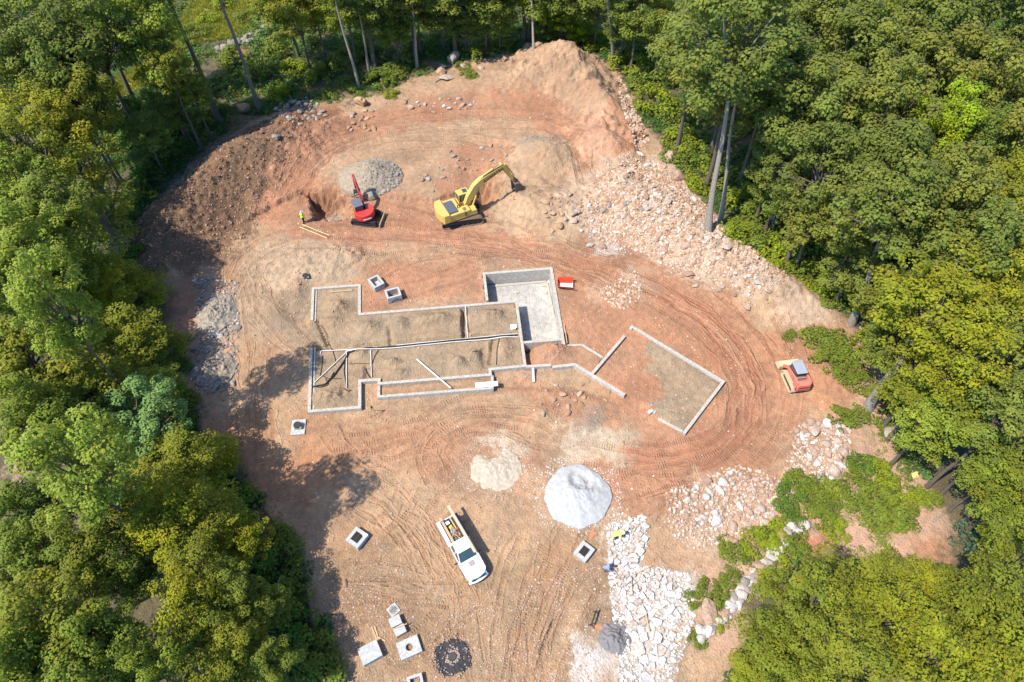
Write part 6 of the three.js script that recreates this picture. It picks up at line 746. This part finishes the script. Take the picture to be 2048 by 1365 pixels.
function slabThing(name, px, py, a, b, w, d, h, label, hole) { const [x, y, z] = G(px, py), o = thing(name, label, 'concrete slab', [x, y - 0.02, z], heading(a, b)); if (hole) { const s = new THREE.Shape([[-w / 2, -d / 2], [w / 2, -d / 2], [w / 2, d / 2], [-w / 2, d / 2]].map(p => new THREE.Vector2(...p))); const p = new THREE.Path(); p.absarc(0.02, 0, hole, 0, 6.2832, true); s.holes.push(p); part(o, 'body', new THREE.ExtrudeGeometry(s, { depth: h - 0.04, bevelEnabled: true, bevelSize: 0.02, bevelThickness: 0.02, bevelSegments: 1, curveSegments: 20 }).rotateX(-Math.PI / 2).translate(0, 0.02, 0), M.precast); } else part(o, 'body', rbox(w, h, d, 0.03), M.precast, [0, h / 2, 0]); return o; }
slabThing('cover_slab', 742, 1309, [718, 1300], [751, 1282], 1.5, 1.25, 0.6, 'plain thick concrete slab beside the loose boards').userData.kind = 'thing'; slabThing('cover_slab', 819, 1297, [794, 1286], [828, 1271], 1.6, 1.25, 0.32, 'concrete slab with a round hole through it', 0.28).userData.kind = 'thing';
slabThing('concrete_cube', 792, 1246, [782, 1240], [798, 1232], 0.86, 0.72, 0.5, 'pale concrete cube, the one of two next to the grate plate'); slabThing('concrete_cube', 801, 1264, [790, 1261], [806, 1252], 0.86, 0.66, 0.5, 'pale concrete cube with a thin lath across it'); { const [x, y, z] = G(801, 1258), m = single('lath', rbox(1.15, 0.02, 0.06, 0.005), M.lumber, 'thin wooden lath lying across the pale concrete cube', 'lath'); m.position.set(x, y + 0.6, z); m.rotation.y = 0.35; }
{ const o = slabThing('grate_plate', 787, 1221, [776, 1221], [788, 1211], 0.8, 0.8, 0.12, 'small square plate with a round slotted grate'); for (let k = 0; k < 6; k++) part(o, 'slot', rbox(0.05, 0.012, 0.5 - Math.abs(k - 2.5) * 0.09, 0.004), M.castIron, [-0.21 + k * 0.085, 0.122, 0]); part(o, 'ring', new THREE.TorusGeometry(0.29, 0.02, 6, 28).rotateX(Math.PI / 2), M.steel, [0, 0.12, 0]); }
openBox(832, 1367, [815, 1366], [840, 1358], 1.1, 1.0, 0.4, 'concrete box rim half cut off beside the black fabric patch');
for (const [a, b] of [[[743, 1254], [754, 1282]], [[749, 1253], [757, 1280]], [[757, 1276], [771, 1284]]]) { const p = G(...a), q = G(...b); single('loose_board', bar([p[0], p[1] + 0.06, p[2]], [q[0], q[1] + 0.06, q[2]], 0.12, 0.04), M.lumber, 'weathered board in the small heap beside the plain concrete slab', 'board', 'boards by the concrete slab'); }
{ // black filter fabric round a covered inlet
  const [x, y, z] = G(905, 1315), r = rngOf(6), P = [], I = [], seg = 64, rings = 26; for (let i = 0; i <= rings; i++) for (let k = 0; k <= seg; k++) { const a = (k % seg) / seg * 6.2832, t = i / rings, sq = Math.pow(Math.abs(Math.cos(a + 0.3)) ** 3.2 + Math.abs(Math.sin(a + 0.3)) ** 3.2, -1 / 3.2), R = 1.22 * sq * (1 + fbm(Math.cos(a) * 2, Math.sin(a) * 2, 3) * 0.22), px = Math.cos(a) * R * t, pz = Math.sin(a) * R * t; P.push(px, yAt(x + px, z + pz) - y + 0.05 + Math.max(0, fbm(px * 2.2 + 3, pz * 2.2, 3) + fbm(px * 5, pz * 1.6, 2) * 0.8) * 0.2 * t, pz); } for (let i = 0; i < rings; i++) for (let k = 0; k < seg; k++) { const a = i * (seg + 1) + k, b = a + seg + 1; I.push(a, a + 1, b, a + 1, b + 1, b); } const g = new THREE.BufferGeometry(); g.setAttribute('position', new THREE.Float32BufferAttribute(P, 3)); g.setIndex(I); g.computeVertexNormals();
  const o = thing('filter_fabric', 'crumpled black fabric spread around a round iron inlet', 'fabric', [x, y, z]); part(o, 'sheet', g, mat(0x2b2727, 0.8, { side: THREE.DoubleSide })); const lid = part(o, 'inlet_cover', new THREE.CylinderGeometry(0.3, 0.32, 0.12, 28), M.castIron, [0, 0.16, 0]); for (let k = -2; k <= 2; k++) part(lid, 'slat', rbox(0.03, 0.02, 0.5 - Math.abs(k) * 0.07, 0.005), mat(0x55504e, 0.6), [k * 0.1, 0.068, 0]);
  const fr = []; for (let k = 0; k < 260; k++) { const a = r() * 6.28, t = k < 140 ? 0.34 + r() * r() * 0.4 : 1.05 + r() * 0.55, s = 0.03 + r() * 0.05; fr.push(pebbleShapes[k % 3].clone().scale(s, s, s).translate(x + Math.cos(a) * t, y + 0.12, z + Math.sin(a) * t)); } single('fabric_stones', merged(fr), rockMats.pink[2], 'pale stones weighing down the crumpled black fabric', 'stones', null, 'stuff');
}
{ const [x, y, z] = G(611, 553), o = thing('utility_lid', 'small dark round lid on a square base in the tan spoil', 'lid', [x, y, z], 0.2); part(o, 'base', rbox(0.7, 0.14, 0.6, 0.03), mat(0x8d8a88, 0.8), [0, 0.05, 0]); part(o, 'lid', new THREE.CylinderGeometry(0.3, 0.32, 0.1, 24), M.castIron, [0, 0.16, 0]); }
{ // fibreglass ladder lying on the ground
  const a = G(603, 457), b = G(658, 476), L = Math.hypot(b[0] - a[0], b[2] - a[2]), o = thing('extension_ladder', 'pale yellow extension ladder lying on the red soil', 'ladder', [(a[0] + b[0]) / 2, Math.max(a[1], b[1]) + 0.12, (a[2] + b[2]) / 2], Math.atan2(-(b[2] - a[2]), b[0] - a[0])); for (const s of [-1, 1]) part(o, 'rail', rbox(L, 0.09, 0.05, 0.012), mat(0xdcc88e, 0.6), [0, 0, s * 0.22]); for (let k = 0; k < 11; k++) part(o, 'rung', rod([lerp(-L / 2 + 0.15, L / 2 - 0.15, k / 10), 0, -0.2], [lerp(-L / 2 + 0.15, L / 2 - 0.15, k / 10), 0, 0.2], 0.022, 8), M.steel); for (const s of [-1, 1]) part(o, 'foot', rbox(0.14, 0.1, 0.08, 0.02), mat(0x4a6a3a, 0.8), [L / 2 - 0.02, 0, s * 0.22]); }
{ // survey tripod
  const [x, y, z] = G(748, 831), o = thing('survey_tripod', 'light survey tripod with a dark head in front of the foundation corner', 'tripod', [x, y, z]); for (let k = 0; k < 3; k++) { const a = k * 2.094 + 0.4; part(o, 'leg', rod([Math.cos(a) * 0.5, 0, Math.sin(a) * 0.5], [Math.cos(a) * 0.06, 1.3, Math.sin(a) * 0.06], 0.028), M.lumber); } part(o, 'head', merged([new THREE.CylinderGeometry(0.09, 0.09, 0.08, 14).translate(0, 1.33, 0), rbox(0.16, 0.2, 0.14, 0.03).translate(0, 1.46, 0)]), M.castIron); }
{ // steel trestle near the clay heap
  const a = G(1191, 1226), b = G(1181, 1256), o = thing('steel_trestle', 'dark steel trestle standing near the grey clay heap', 'trestle', [(a[0] + b[0]) / 2, a[1], (a[2] + b[2]) / 2], Math.atan2(-(b[2] - a[2]), b[0] - a[0])); part(o, 'beam', rbox(1.2, 0.1, 0.12, 0.02), M.castIron, [0, 0.62, 0]); for (const s of [-1, 1]) for (const e of [-1, 1]) part(o, 'leg', rod([s * 0.55, 0, e * 0.26], [s * 0.48, 0.6, e * 0.03], 0.028), M.castIron); part(o, 'brace', merged([rod([-0.52, 0.28, -0.14], [-0.52, 0.28, 0.14], 0.02), rod([0.52, 0.28, -0.14], [0.52, 0.28, 0.14], 0.02)]), M.castIron); }
{ // timber laths over the slabs, stakes and fallen limbs
  const lath = (a, b, r, label, m = M.lumber) => { const p = G(...a), q = G(...b); single('wooden_lath', bar([p[0], p[1] + 0.32, p[2]], [q[0], q[1] + 0.3, q[2]], r, 0.04), m, label, 'lath'); }; lath([1262, 1155], [1302, 1135], 0.07, 'thin pale lath lying across the top of the white slabs'); lath([1262, 1158], [1263, 1186], 0.07, 'short pale lath running down from the first lath'); lath([1290, 1228], [1299, 1272], 0.12, 'pale plank lying among the lower white slabs');
  const log = (a, b, r, label) => { const p = G(...a), q = G(...b); single('fallen_branch', limbGeo([p[0], p[1] + r, p[2]], [q[0], q[1] + r, q[2]], r, r * 0.5, 0.3, treeRand, 7), barkPale, label, 'branch', 'fallen branches on the dry slope'); }; for (const [a, b, r] of [[[1866, 1046], [1888, 1030], 0.09], [[1850, 1018], [1878, 990], 0.06], [[1668, 975], [1690, 1005], 0.07], [[1652, 1036], [1700, 1036], 0.07], [[1715, 650], [1740, 690], 0.16], [[1760, 830], [1795, 770], 0.06], [[1365, 1305], [1400, 1270], 0.06], [[870, 165], [900, 150], 0.08], [[1350, 1330], [1375, 1318], 0.06]]) log(a, b, r, 'bare grey fallen branch lying on the dry slope or clearing edge');
  const [px, py, pz] = G(1826, 955), o = thing('survey_stake', 'pale yellow board nailed to short stakes on the dry slope', 'stake', [px, py, pz], 0.3); part(o, 'board', rbox(0.6, 0.5, 0.03, 0.01), mat(0xd8b968, 0.8), [0, 0.4, 0], [-0.9, 0, 0]); for (const s of [-1, 1]) part(o, 'stake', rbox(0.06, 0.6, 0.06, 0.01), M.lumber, [s * 0.34, 0.3, -0.1]);
}
{ // dead bare tree rising among the beeches
  const w = W(1975, 1310, 9), r = rngOf(15), o = thing('dead_tree', 'bleached leafless tree rising among the beeches', 'tree', [w.x, 0, w.z]); part(o, 'trunk', trunkGeo(13, 0.2, 0.4, -0.2, 5), barkPale); const br = []; for (let k = 0; k < 16; k++) { const h = 8 + r() * 5, a = r() * 6.28, L = 1.2 + r() * 1.8; br.push(limbGeo([0.3, h, -0.1], [0.3 + Math.cos(a) * L, h + 1 + r() * 1.6, -0.1 + Math.sin(a) * L], 0.07, 0.02, 0.6, r, 5)); } part(o, 'branches', merged(br), barkPale); }
{ // silt fence along the woods
  const path = [[345, 790], [372, 830], [410, 880], [455, 945], [500, 985], [555, 1060], [595, 1130], [612, 1180], [622, 1250], [640, 1310], [668, 1380]].map(p => G(...p)), c = new THREE.CatmullRomCurve3(path.map(p => V3(...p))), o = thing('silt_fence', 'long black fabric silt fence between the woods and the yard', 'fence'), n = 90, P = [], I = []; for (let i = 0; i <= n; i++) { const q = c.getPointAt(i / n), y = yAt(q.x, q.z), wv = n2(i * 0.5, 3) * 0.1; for (const [dx, h] of [[0, -0.05], [0.04 + wv, 0.25], [wv, 0.48 + n2(i * 0.7, 9) * 0.08], [wv - 0.03, 0.46], [-0.04, -0.05]]) P.push(q.x + dx, y + h, q.z + dx * 0.5); } for (let i = 0; i < n; i++) for (let k = 0; k < 4; k++) { const a = i * 5 + k, b = a + 5; I.push(a, b, a + 1, a + 1, b, b + 1); } const g = new THREE.BufferGeometry(); g.setAttribute('position', new THREE.Float32BufferAttribute(P, 3)); g.setIndex(I); g.computeVertexNormals(); part(o, 'fabric', g, mat(0x1b1a1c, 0.85, { side: THREE.DoubleSide })); for (let i = 0; i <= 16; i++) { const q = c.getPointAt(i / 16), y = yAt(q.x, q.z); part(o, 'stake', rbox(0.04, 0.75, 0.04, 0.008), M.lumber, [q.x - 0.06, y + 0.3, q.z - 0.03]); } }
{ const [x, y, z] = G(1612, 1166), P = [], I = [], n = 18; for (let j = 0; j <= n; j++) for (let i = 0; i <= n; i++) { const u = i / n - 0.5, v = j / n - 0.5; P.push(u * 2.4, 0.35 + fbm(u * 3 + 7, v * 3, 3) * 0.5 - (Math.abs(u) > 0.46 || Math.abs(v) > 0.46 ? 0.4 : 0), v * 1.6); } for (let j = 0; j < n; j++) for (let i = 0; i < n; i++) { const a = j * (n + 1) + i; I.push(a, a + n + 1, a + 1, a + 1, a + n + 1, a + n + 2); } const g = new THREE.BufferGeometry(); g.setAttribute('position', new THREE.Float32BufferAttribute(P, 3)); g.setIndex(I); g.computeVertexNormals(); const m = single('black_tarp', g, mat(0x22232e, 0.55, { side: THREE.DoubleSide }), 'crumpled black tarp half hidden under the beech', 'tarp'); m.position.set(x, y, z); m.rotation.y = -0.4; }
// spray paint marks on the soil
for (const [a, b, lab] of [[[1187, 1064], [1180, 1080], 'orange survey paint patch on the soil above the drain box by the slabs'], [[1190, 1253], [1204, 1258], 'orange survey paint dash beside the steel trestle']]) { const p = G(...a), q = G(...b), r = rngOf(a[0]), pts = []; for (let k = 0; k < 14; k++) { const t = k / 14 * 6.283, L = Math.hypot(q[0] - p[0], q[2] - p[2]) / 2 + 0.1; pts.push(new THREE.Vector2(Math.cos(t) * L * (0.8 + r() * 0.4), Math.sin(t) * 0.16 * (0.7 + r() * 0.6))); } const g = new THREE.ShapeGeometry(new THREE.Shape(pts)).rotateX(-Math.PI / 2); const m = single('paint_mark', g, mat(0xc9714a, 0.95), lab, 'paint mark'); m.position.set((p[0] + q[0]) / 2, Math.max(p[1], q[1]) + 0.04, (p[2] + q[2]) / 2); m.rotation.y = Math.atan2(-(q[2] - p[2]), q[0] - p[0]); }
// ---------------------------------------------------------------- people
function netMesh(sdf, lo, hi, cell) { // surface nets
  const nx = Math.ceil((hi[0] - lo[0]) / cell) + 1, ny = Math.ceil((hi[1] - lo[1]) / cell) + 1, nz = Math.ceil((hi[2] - lo[2]) / cell) + 1, v = new Float32Array(nx * ny * nz), id = (i, j, k) => (k * ny + j) * nx + i, vert = new Int32Array(nx * ny * nz).fill(-1), P = [], I = [];
  for (let k = 0; k < nz; k++) for (let j = 0; j < ny; j++) for (let i = 0; i < nx; i++) v[id(i, j, k)] = sdf(lo[0] + i * cell, lo[1] + j * cell, lo[2] + k * cell);
  for (let k = 0; k + 1 < nz; k++) for (let j = 0; j + 1 < ny; j++) for (let i = 0; i + 1 < nx; i++) { let n = 0, sx = 0, sy = 0, sz = 0; const C = [[0, 0, 0], [1, 0, 0], [0, 1, 0], [1, 1, 0], [0, 0, 1], [1, 0, 1], [0, 1, 1], [1, 1, 1]], f = C.map(c => v[id(i + c[0], j + c[1], k + c[2])]); for (const [a, b] of [[0, 1], [2, 3], [4, 5], [6, 7], [0, 2], [1, 3], [4, 6], [5, 7], [0, 4], [1, 5], [2, 6], [3, 7]]) if ((f[a] < 0) !== (f[b] < 0)) { const t = f[a] / (f[a] - f[b]); sx += lerp(C[a][0], C[b][0], t); sy += lerp(C[a][1], C[b][1], t); sz += lerp(C[a][2], C[b][2], t); n++; } if (n) { vert[id(i, j, k)] = P.length / 3; P.push(lo[0] + (i + sx / n) * cell, lo[1] + (j + sy / n) * cell, lo[2] + (k + sz / n) * cell); } }
  const quad = (a, b, c, d, flip) => { if (a < 0 || b < 0 || c < 0 || d < 0) return; flip ? I.push(a, c, b, a, d, c) : I.push(a, b, c, a, c, d); };
  for (let k = 1; k + 1 < nz; k++) for (let j = 1; j + 1 < ny; j++) for (let i = 1; i + 1 < nx; i++) { const s = v[id(i, j, k)] < 0; if (s !== v[id(i + 1, j, k)] < 0) quad(vert[id(i, j - 1, k - 1)], vert[id(i, j, k - 1)], vert[id(i, j, k)], vert[id(i, j - 1, k)], !s); if (s !== v[id(i, j + 1, k)] < 0) quad(vert[id(i - 1, j, k - 1)], vert[id(i, j, k - 1)], vert[id(i, j, k)], vert[id(i - 1, j, k)], s); if (s !== v[id(i, j, k + 1)] < 0) quad(vert[id(i - 1, j - 1, k)], vert[id(i, j - 1, k)], vert[id(i, j, k)], vert[id(i - 1, j, k)], !s); }
  const g = new THREE.BufferGeometry(); g.setAttribute('position', new THREE.Float32BufferAttribute(P, 3)); g.setIndex(I); g.computeVertexNormals(); return g;
}
const capsule = (x, y, z, a, b, r1, r2) => { const dx = b[0] - a[0], dy = b[1] - a[1], dz = b[2] - a[2], t = clamp(((x - a[0]) * dx + (y - a[1]) * dy + (z - a[2]) * dz) / (dx * dx + dy * dy + dz * dz + 1e-9)); return Math.hypot(x - a[0] - dx * t, y - a[1] - dy * t, z - a[2] - dz * t) - lerp(r1, r2, t); };
const boneField = (bones, grow = 0, k = 0.05) => (x, y, z) => { let d = 1e3; for (const [a, b, r1, r2] of bones) { const e = capsule(x, y, z, a, b, r1 + grow, r2 + grow), h = clamp(0.5 + 0.5 * (d - e) / k); d = lerp(d, e, h) - k * h * (1 - h); } return d; };
function boneMesh(bones, grow, cell, k) { const lo = [1e3, 1e3, 1e3], hi = [-1e3, -1e3, -1e3]; for (const [a, b, r1, r2] of bones) for (const [p, r] of [[a, r1], [b, r2]]) for (let i = 0; i < 3; i++) { lo[i] = Math.min(lo[i], p[i] - r - grow - 0.06); hi[i] = Math.max(hi[i], p[i] + r + grow + 0.06); } return netMesh(boneField(bones, grow, k), lo, hi, cell); }
function handBones(w, dir, curl) { // palm, four unequal fingers and a thumb
  const d = V3(...dir).normalize(), s = V3(d.z, 0, -d.x).lengthSq() > 0.01 ? V3(d.z, 0, -d.x).normalize() : V3(1, 0, 0), n = V3().crossVectors(d, s), P = (a, b, c) => [w[0] + d.x * a + s.x * b + n.x * c, w[1] + d.y * a + s.y * b + n.y * c, w[2] + d.z * a + s.z * b + n.z * c], out = [[P(0, 0, 0), P(0.07, 0.02, 0), 0.024, 0.02], [P(0, 0, 0), P(0.07, -0.02, 0), 0.024, 0.02]]; [[0.032, 0.07], [0.011, 0.08], [-0.011, 0.074], [-0.032, 0.058]].forEach(([b, l]) => { const k = P(0.075, b, 0), m = P(0.075 + l * 0.5, b * 1.15, l * 0.25 * curl), e = P(0.075 + l * 0.8, b * 1.15, l * 0.75 * curl); out.push([k, m, 0.0095, 0.009], [m, e, 0.009, 0.008]); }); out.push([P(0.02, 0.03, 0), P(0.055, 0.062, 0.015), 0.012, 0.01], [P(0.055, 0.062, 0.015), P(0.085, 0.06, 0.03 * curl), 0.01, 0.009]); return out;
}
const SKIN = mat(0xb98562, 0.6);
function person(px, py, turn, J, clothes, label) {
  const [x, y, z] = G(px, py), o = thing('person', label, 'person', [x, y, z], turn), { hip, chest, neck, head, sh, el, wr, kn, an } = J, both = f => [-1, 1].map(f), m = (p, s) => [p[0], p[1], p[2] * s];
  const legs = i => [[[hip[0], hip[1], hip[2] + (i ? 0.1 : -0.1)], kn[i], 0.092, 0.062], [kn[i], an[i], 0.062, 0.042], [an[i], [an[i][0] + 0.17, an[i][1] - 0.05, an[i][2]], 0.045, 0.035]], arms = i => [[sh[i], el[i], 0.055, 0.042], [el[i], wr[i], 0.042, 0.028]], trunk = [[hip, chest, 0.15, 0.165], [[hip[0], hip[1], hip[2] - 0.07], [hip[0], hip[1], hip[2] + 0.07], 0.13, 0.13], [chest, [sh[0][0], sh[0][1], sh[0][2]], 0.13, 0.07], [chest, sh[1], 0.13, 0.07], [chest, neck, 0.1, 0.06]];
  const hd = [[neck, head, 0.055, 0.07], [head, [head[0] + 0.015, head[1] + 0.09, head[2]], 0.085, 0.095], [[head[0] + 0.06, head[1] - 0.01, head[2]], [head[0] + 0.075, head[1] - 0.035, head[2]], 0.045, 0.035], [[head[0] + 0.1, head[1] + 0.05, head[2]], [head[0] + 0.118, head[1] + 0.02, head[2]], 0.012, 0.018], [[head[0] + 0.01, head[1] + 0.05, head[2] - 0.09], [head[0] + 0.01, head[1] + 0.02, head[2] - 0.09], 0.02, 0.015], [[head[0] + 0.01, head[1] + 0.05, head[2] + 0.09], [head[0] + 0.01, head[1] + 0.02, head[2] + 0.09], 0.02, 0.015]];
  const hands = [0, 1].map(i => boneMesh(handBones(wr[i], [wr[i][0] - el[i][0], wr[i][1] - el[i][1], wr[i][2] - el[i][2]], 0.8), 0, 0.008, 0.012));
  const body = part(o, 'body', merged([boneMesh([...trunk, ...legs(0), ...legs(1), ...arms(0), ...arms(1)], 0, 0.022), boneMesh(hd, 0, 0.012, 0.03), ...hands]), SKIN);
  for (const s of [-1, 1]) part(body, 'eye', new THREE.SphereGeometry(0.011, 8, 6), mat(0x1c1714, 0.3), [head[0] + 0.088, head[1] + 0.055, head[2] + s * 0.034]); part(body, 'mouth', rbox(0.012, 0.012, 0.045, 0.004), mat(0x7a4438, 0.6), [head[0] + 0.098, head[1] - 0.02, head[2]]);
  part(o, 'trousers', boneMesh([[[hip[0], hip[1], hip[2] - 0.07], [hip[0], hip[1], hip[2] + 0.07], 0.14, 0.14], ...[0, 1].flatMap(i => legs(i).slice(0, 2))], 0.022, 0.022), clothes.trousers); part(o, 'boots', boneMesh([0, 1].flatMap(i => [legs(i)[2], [an[i], [an[i][0], an[i][1] + 0.12, an[i][2]], 0.045, 0.05]]), 0.022, 0.018), mat(0x3a2e26, 0.8));
  part(o, 'shirt', boneMesh([...trunk, ...[0, 1].map(i => arms(i)[0]), ...(clothes.long ? [0, 1].map(i => [el[i], [lerp(el[i][0], wr[i][0], 0.85), lerp(el[i][1], wr[i][1], 0.85), lerp(el[i][2], wr[i][2], 0.85)], 0.042, 0.03]) : [])], 0.016, 0.02), clothes.shirt); if (clothes.vest) part(o, 'vest', boneMesh(trunk.slice(0, 4), 0.034, 0.022), clothes.vest);
  if (clothes.helmet) part(o, 'helmet', merged([new THREE.SphereGeometry(0.135, 16, 10, 0, 6.2832, 0, 1.65).translate(head[0] + 0.01, head[1] + 0.075, head[2]), new THREE.CylinderGeometry(0.17, 0.17, 0.014, 20).scale(1.15, 1, 1).translate(head[0] + 0.03, head[1] + 0.07, head[2])]), clothes.helmet); else part(o, 'hair', boneMesh([[[head[0] - 0.02, head[1] + 0.07, head[2]], [head[0] + 0.005, head[1] + 0.13, head[2]], 0.1, 0.09]], 0.006, 0.016), mat(0x3a2a20, 0.9));
}
const standing = { hip: [0, 0.93, 0], chest: [0.02, 1.26, 0], neck: [0.03, 1.48, 0], head: [0.06, 1.58, 0], sh: [[0.02, 1.42, -0.19], [0.02, 1.42, 0.19]], el: [[0.04, 1.13, -0.25], [0.06, 1.14, 0.25]], wr: [[0.2, 0.96, -0.2], [0.22, 0.97, 0.2]], kn: [[0.04, 0.5, -0.11], [0.02, 0.5, 0.12]], an: [[0, 0.08, -0.13], [-0.06, 0.08, 0.14]] };
const bending = { hip: [-0.18, 0.82, 0], chest: [0.14, 1.0, 0], neck: [0.36, 1.05, 0], head: [0.46, 1.04, 0], sh: [[0.28, 1.03, -0.19], [0.28, 1.03, 0.19]], el: [[0.36, 0.76, -0.24], [0.38, 0.76, 0.24]], wr: [[0.52, 0.56, -0.16], [0.54, 0.55, 0.16]], kn: [[0.1, 0.47, -0.14], [0.04, 0.47, 0.14]], an: [[-0.04, 0.08, -0.16], [-0.12, 0.08, 0.16]] };
const crouching = { hip: [-0.15, 0.42, 0], chest: [0.08, 0.7, 0], neck: [0.2, 0.88, 0], head: [0.27, 0.95, 0], sh: [[0.14, 0.84, -0.19], [0.14, 0.84, 0.19]], el: [[0.32, 0.62, -0.24], [0.34, 0.62, 0.24]], wr: [[0.52, 0.45, -0.15], [0.54, 0.44, 0.14]], kn: [[0.28, 0.46, -0.18], [0.26, 0.46, 0.18]], an: [[0, 0.08, -0.16], [-0.04, 0.08, 0.16]] };
const lime = mat(0xb9e03a, 0.7), denim = mat(0x2c3442, 0.9), blackCloth = mat(0x1f1f22, 0.9);
person(608, 446, 0.3, standing, { trousers: blackCloth, shirt: lime, long: true, vest: mat(0xc4ea4a, 0.7), helmet: mat(0x9aa4aa, 0.4) }, 'worker in a lime jacket and black trousers standing at the trench');
person(1230, 1077, 0.1, bending, { trousers: denim, shirt: lime, vest: mat(0xd6ec5a, 0.7), helmet: mat(0xe6ec9a, 0.4) }, 'worker in a lime vest bending over the white slabs');
person(1212, 1140, -0.2, crouching, { trousers: mat(0x5a5148, 0.9), shirt: mat(0x7c8698, 0.85), long: true, vest: null, helmet: null }, 'worker in a blue grey shirt crouching beside the white slabs');
person(1598, 1166, 2.6, bending, { trousers: blackCloth, shirt: mat(0x55585e, 0.85), long: true, vest: mat(0xdc5a26, 0.7), helmet: mat(0x8c979c, 0.4) }, 'worker in an orange vest half hidden under the beech beside the black tarp');
renderer.render(scene, camera);
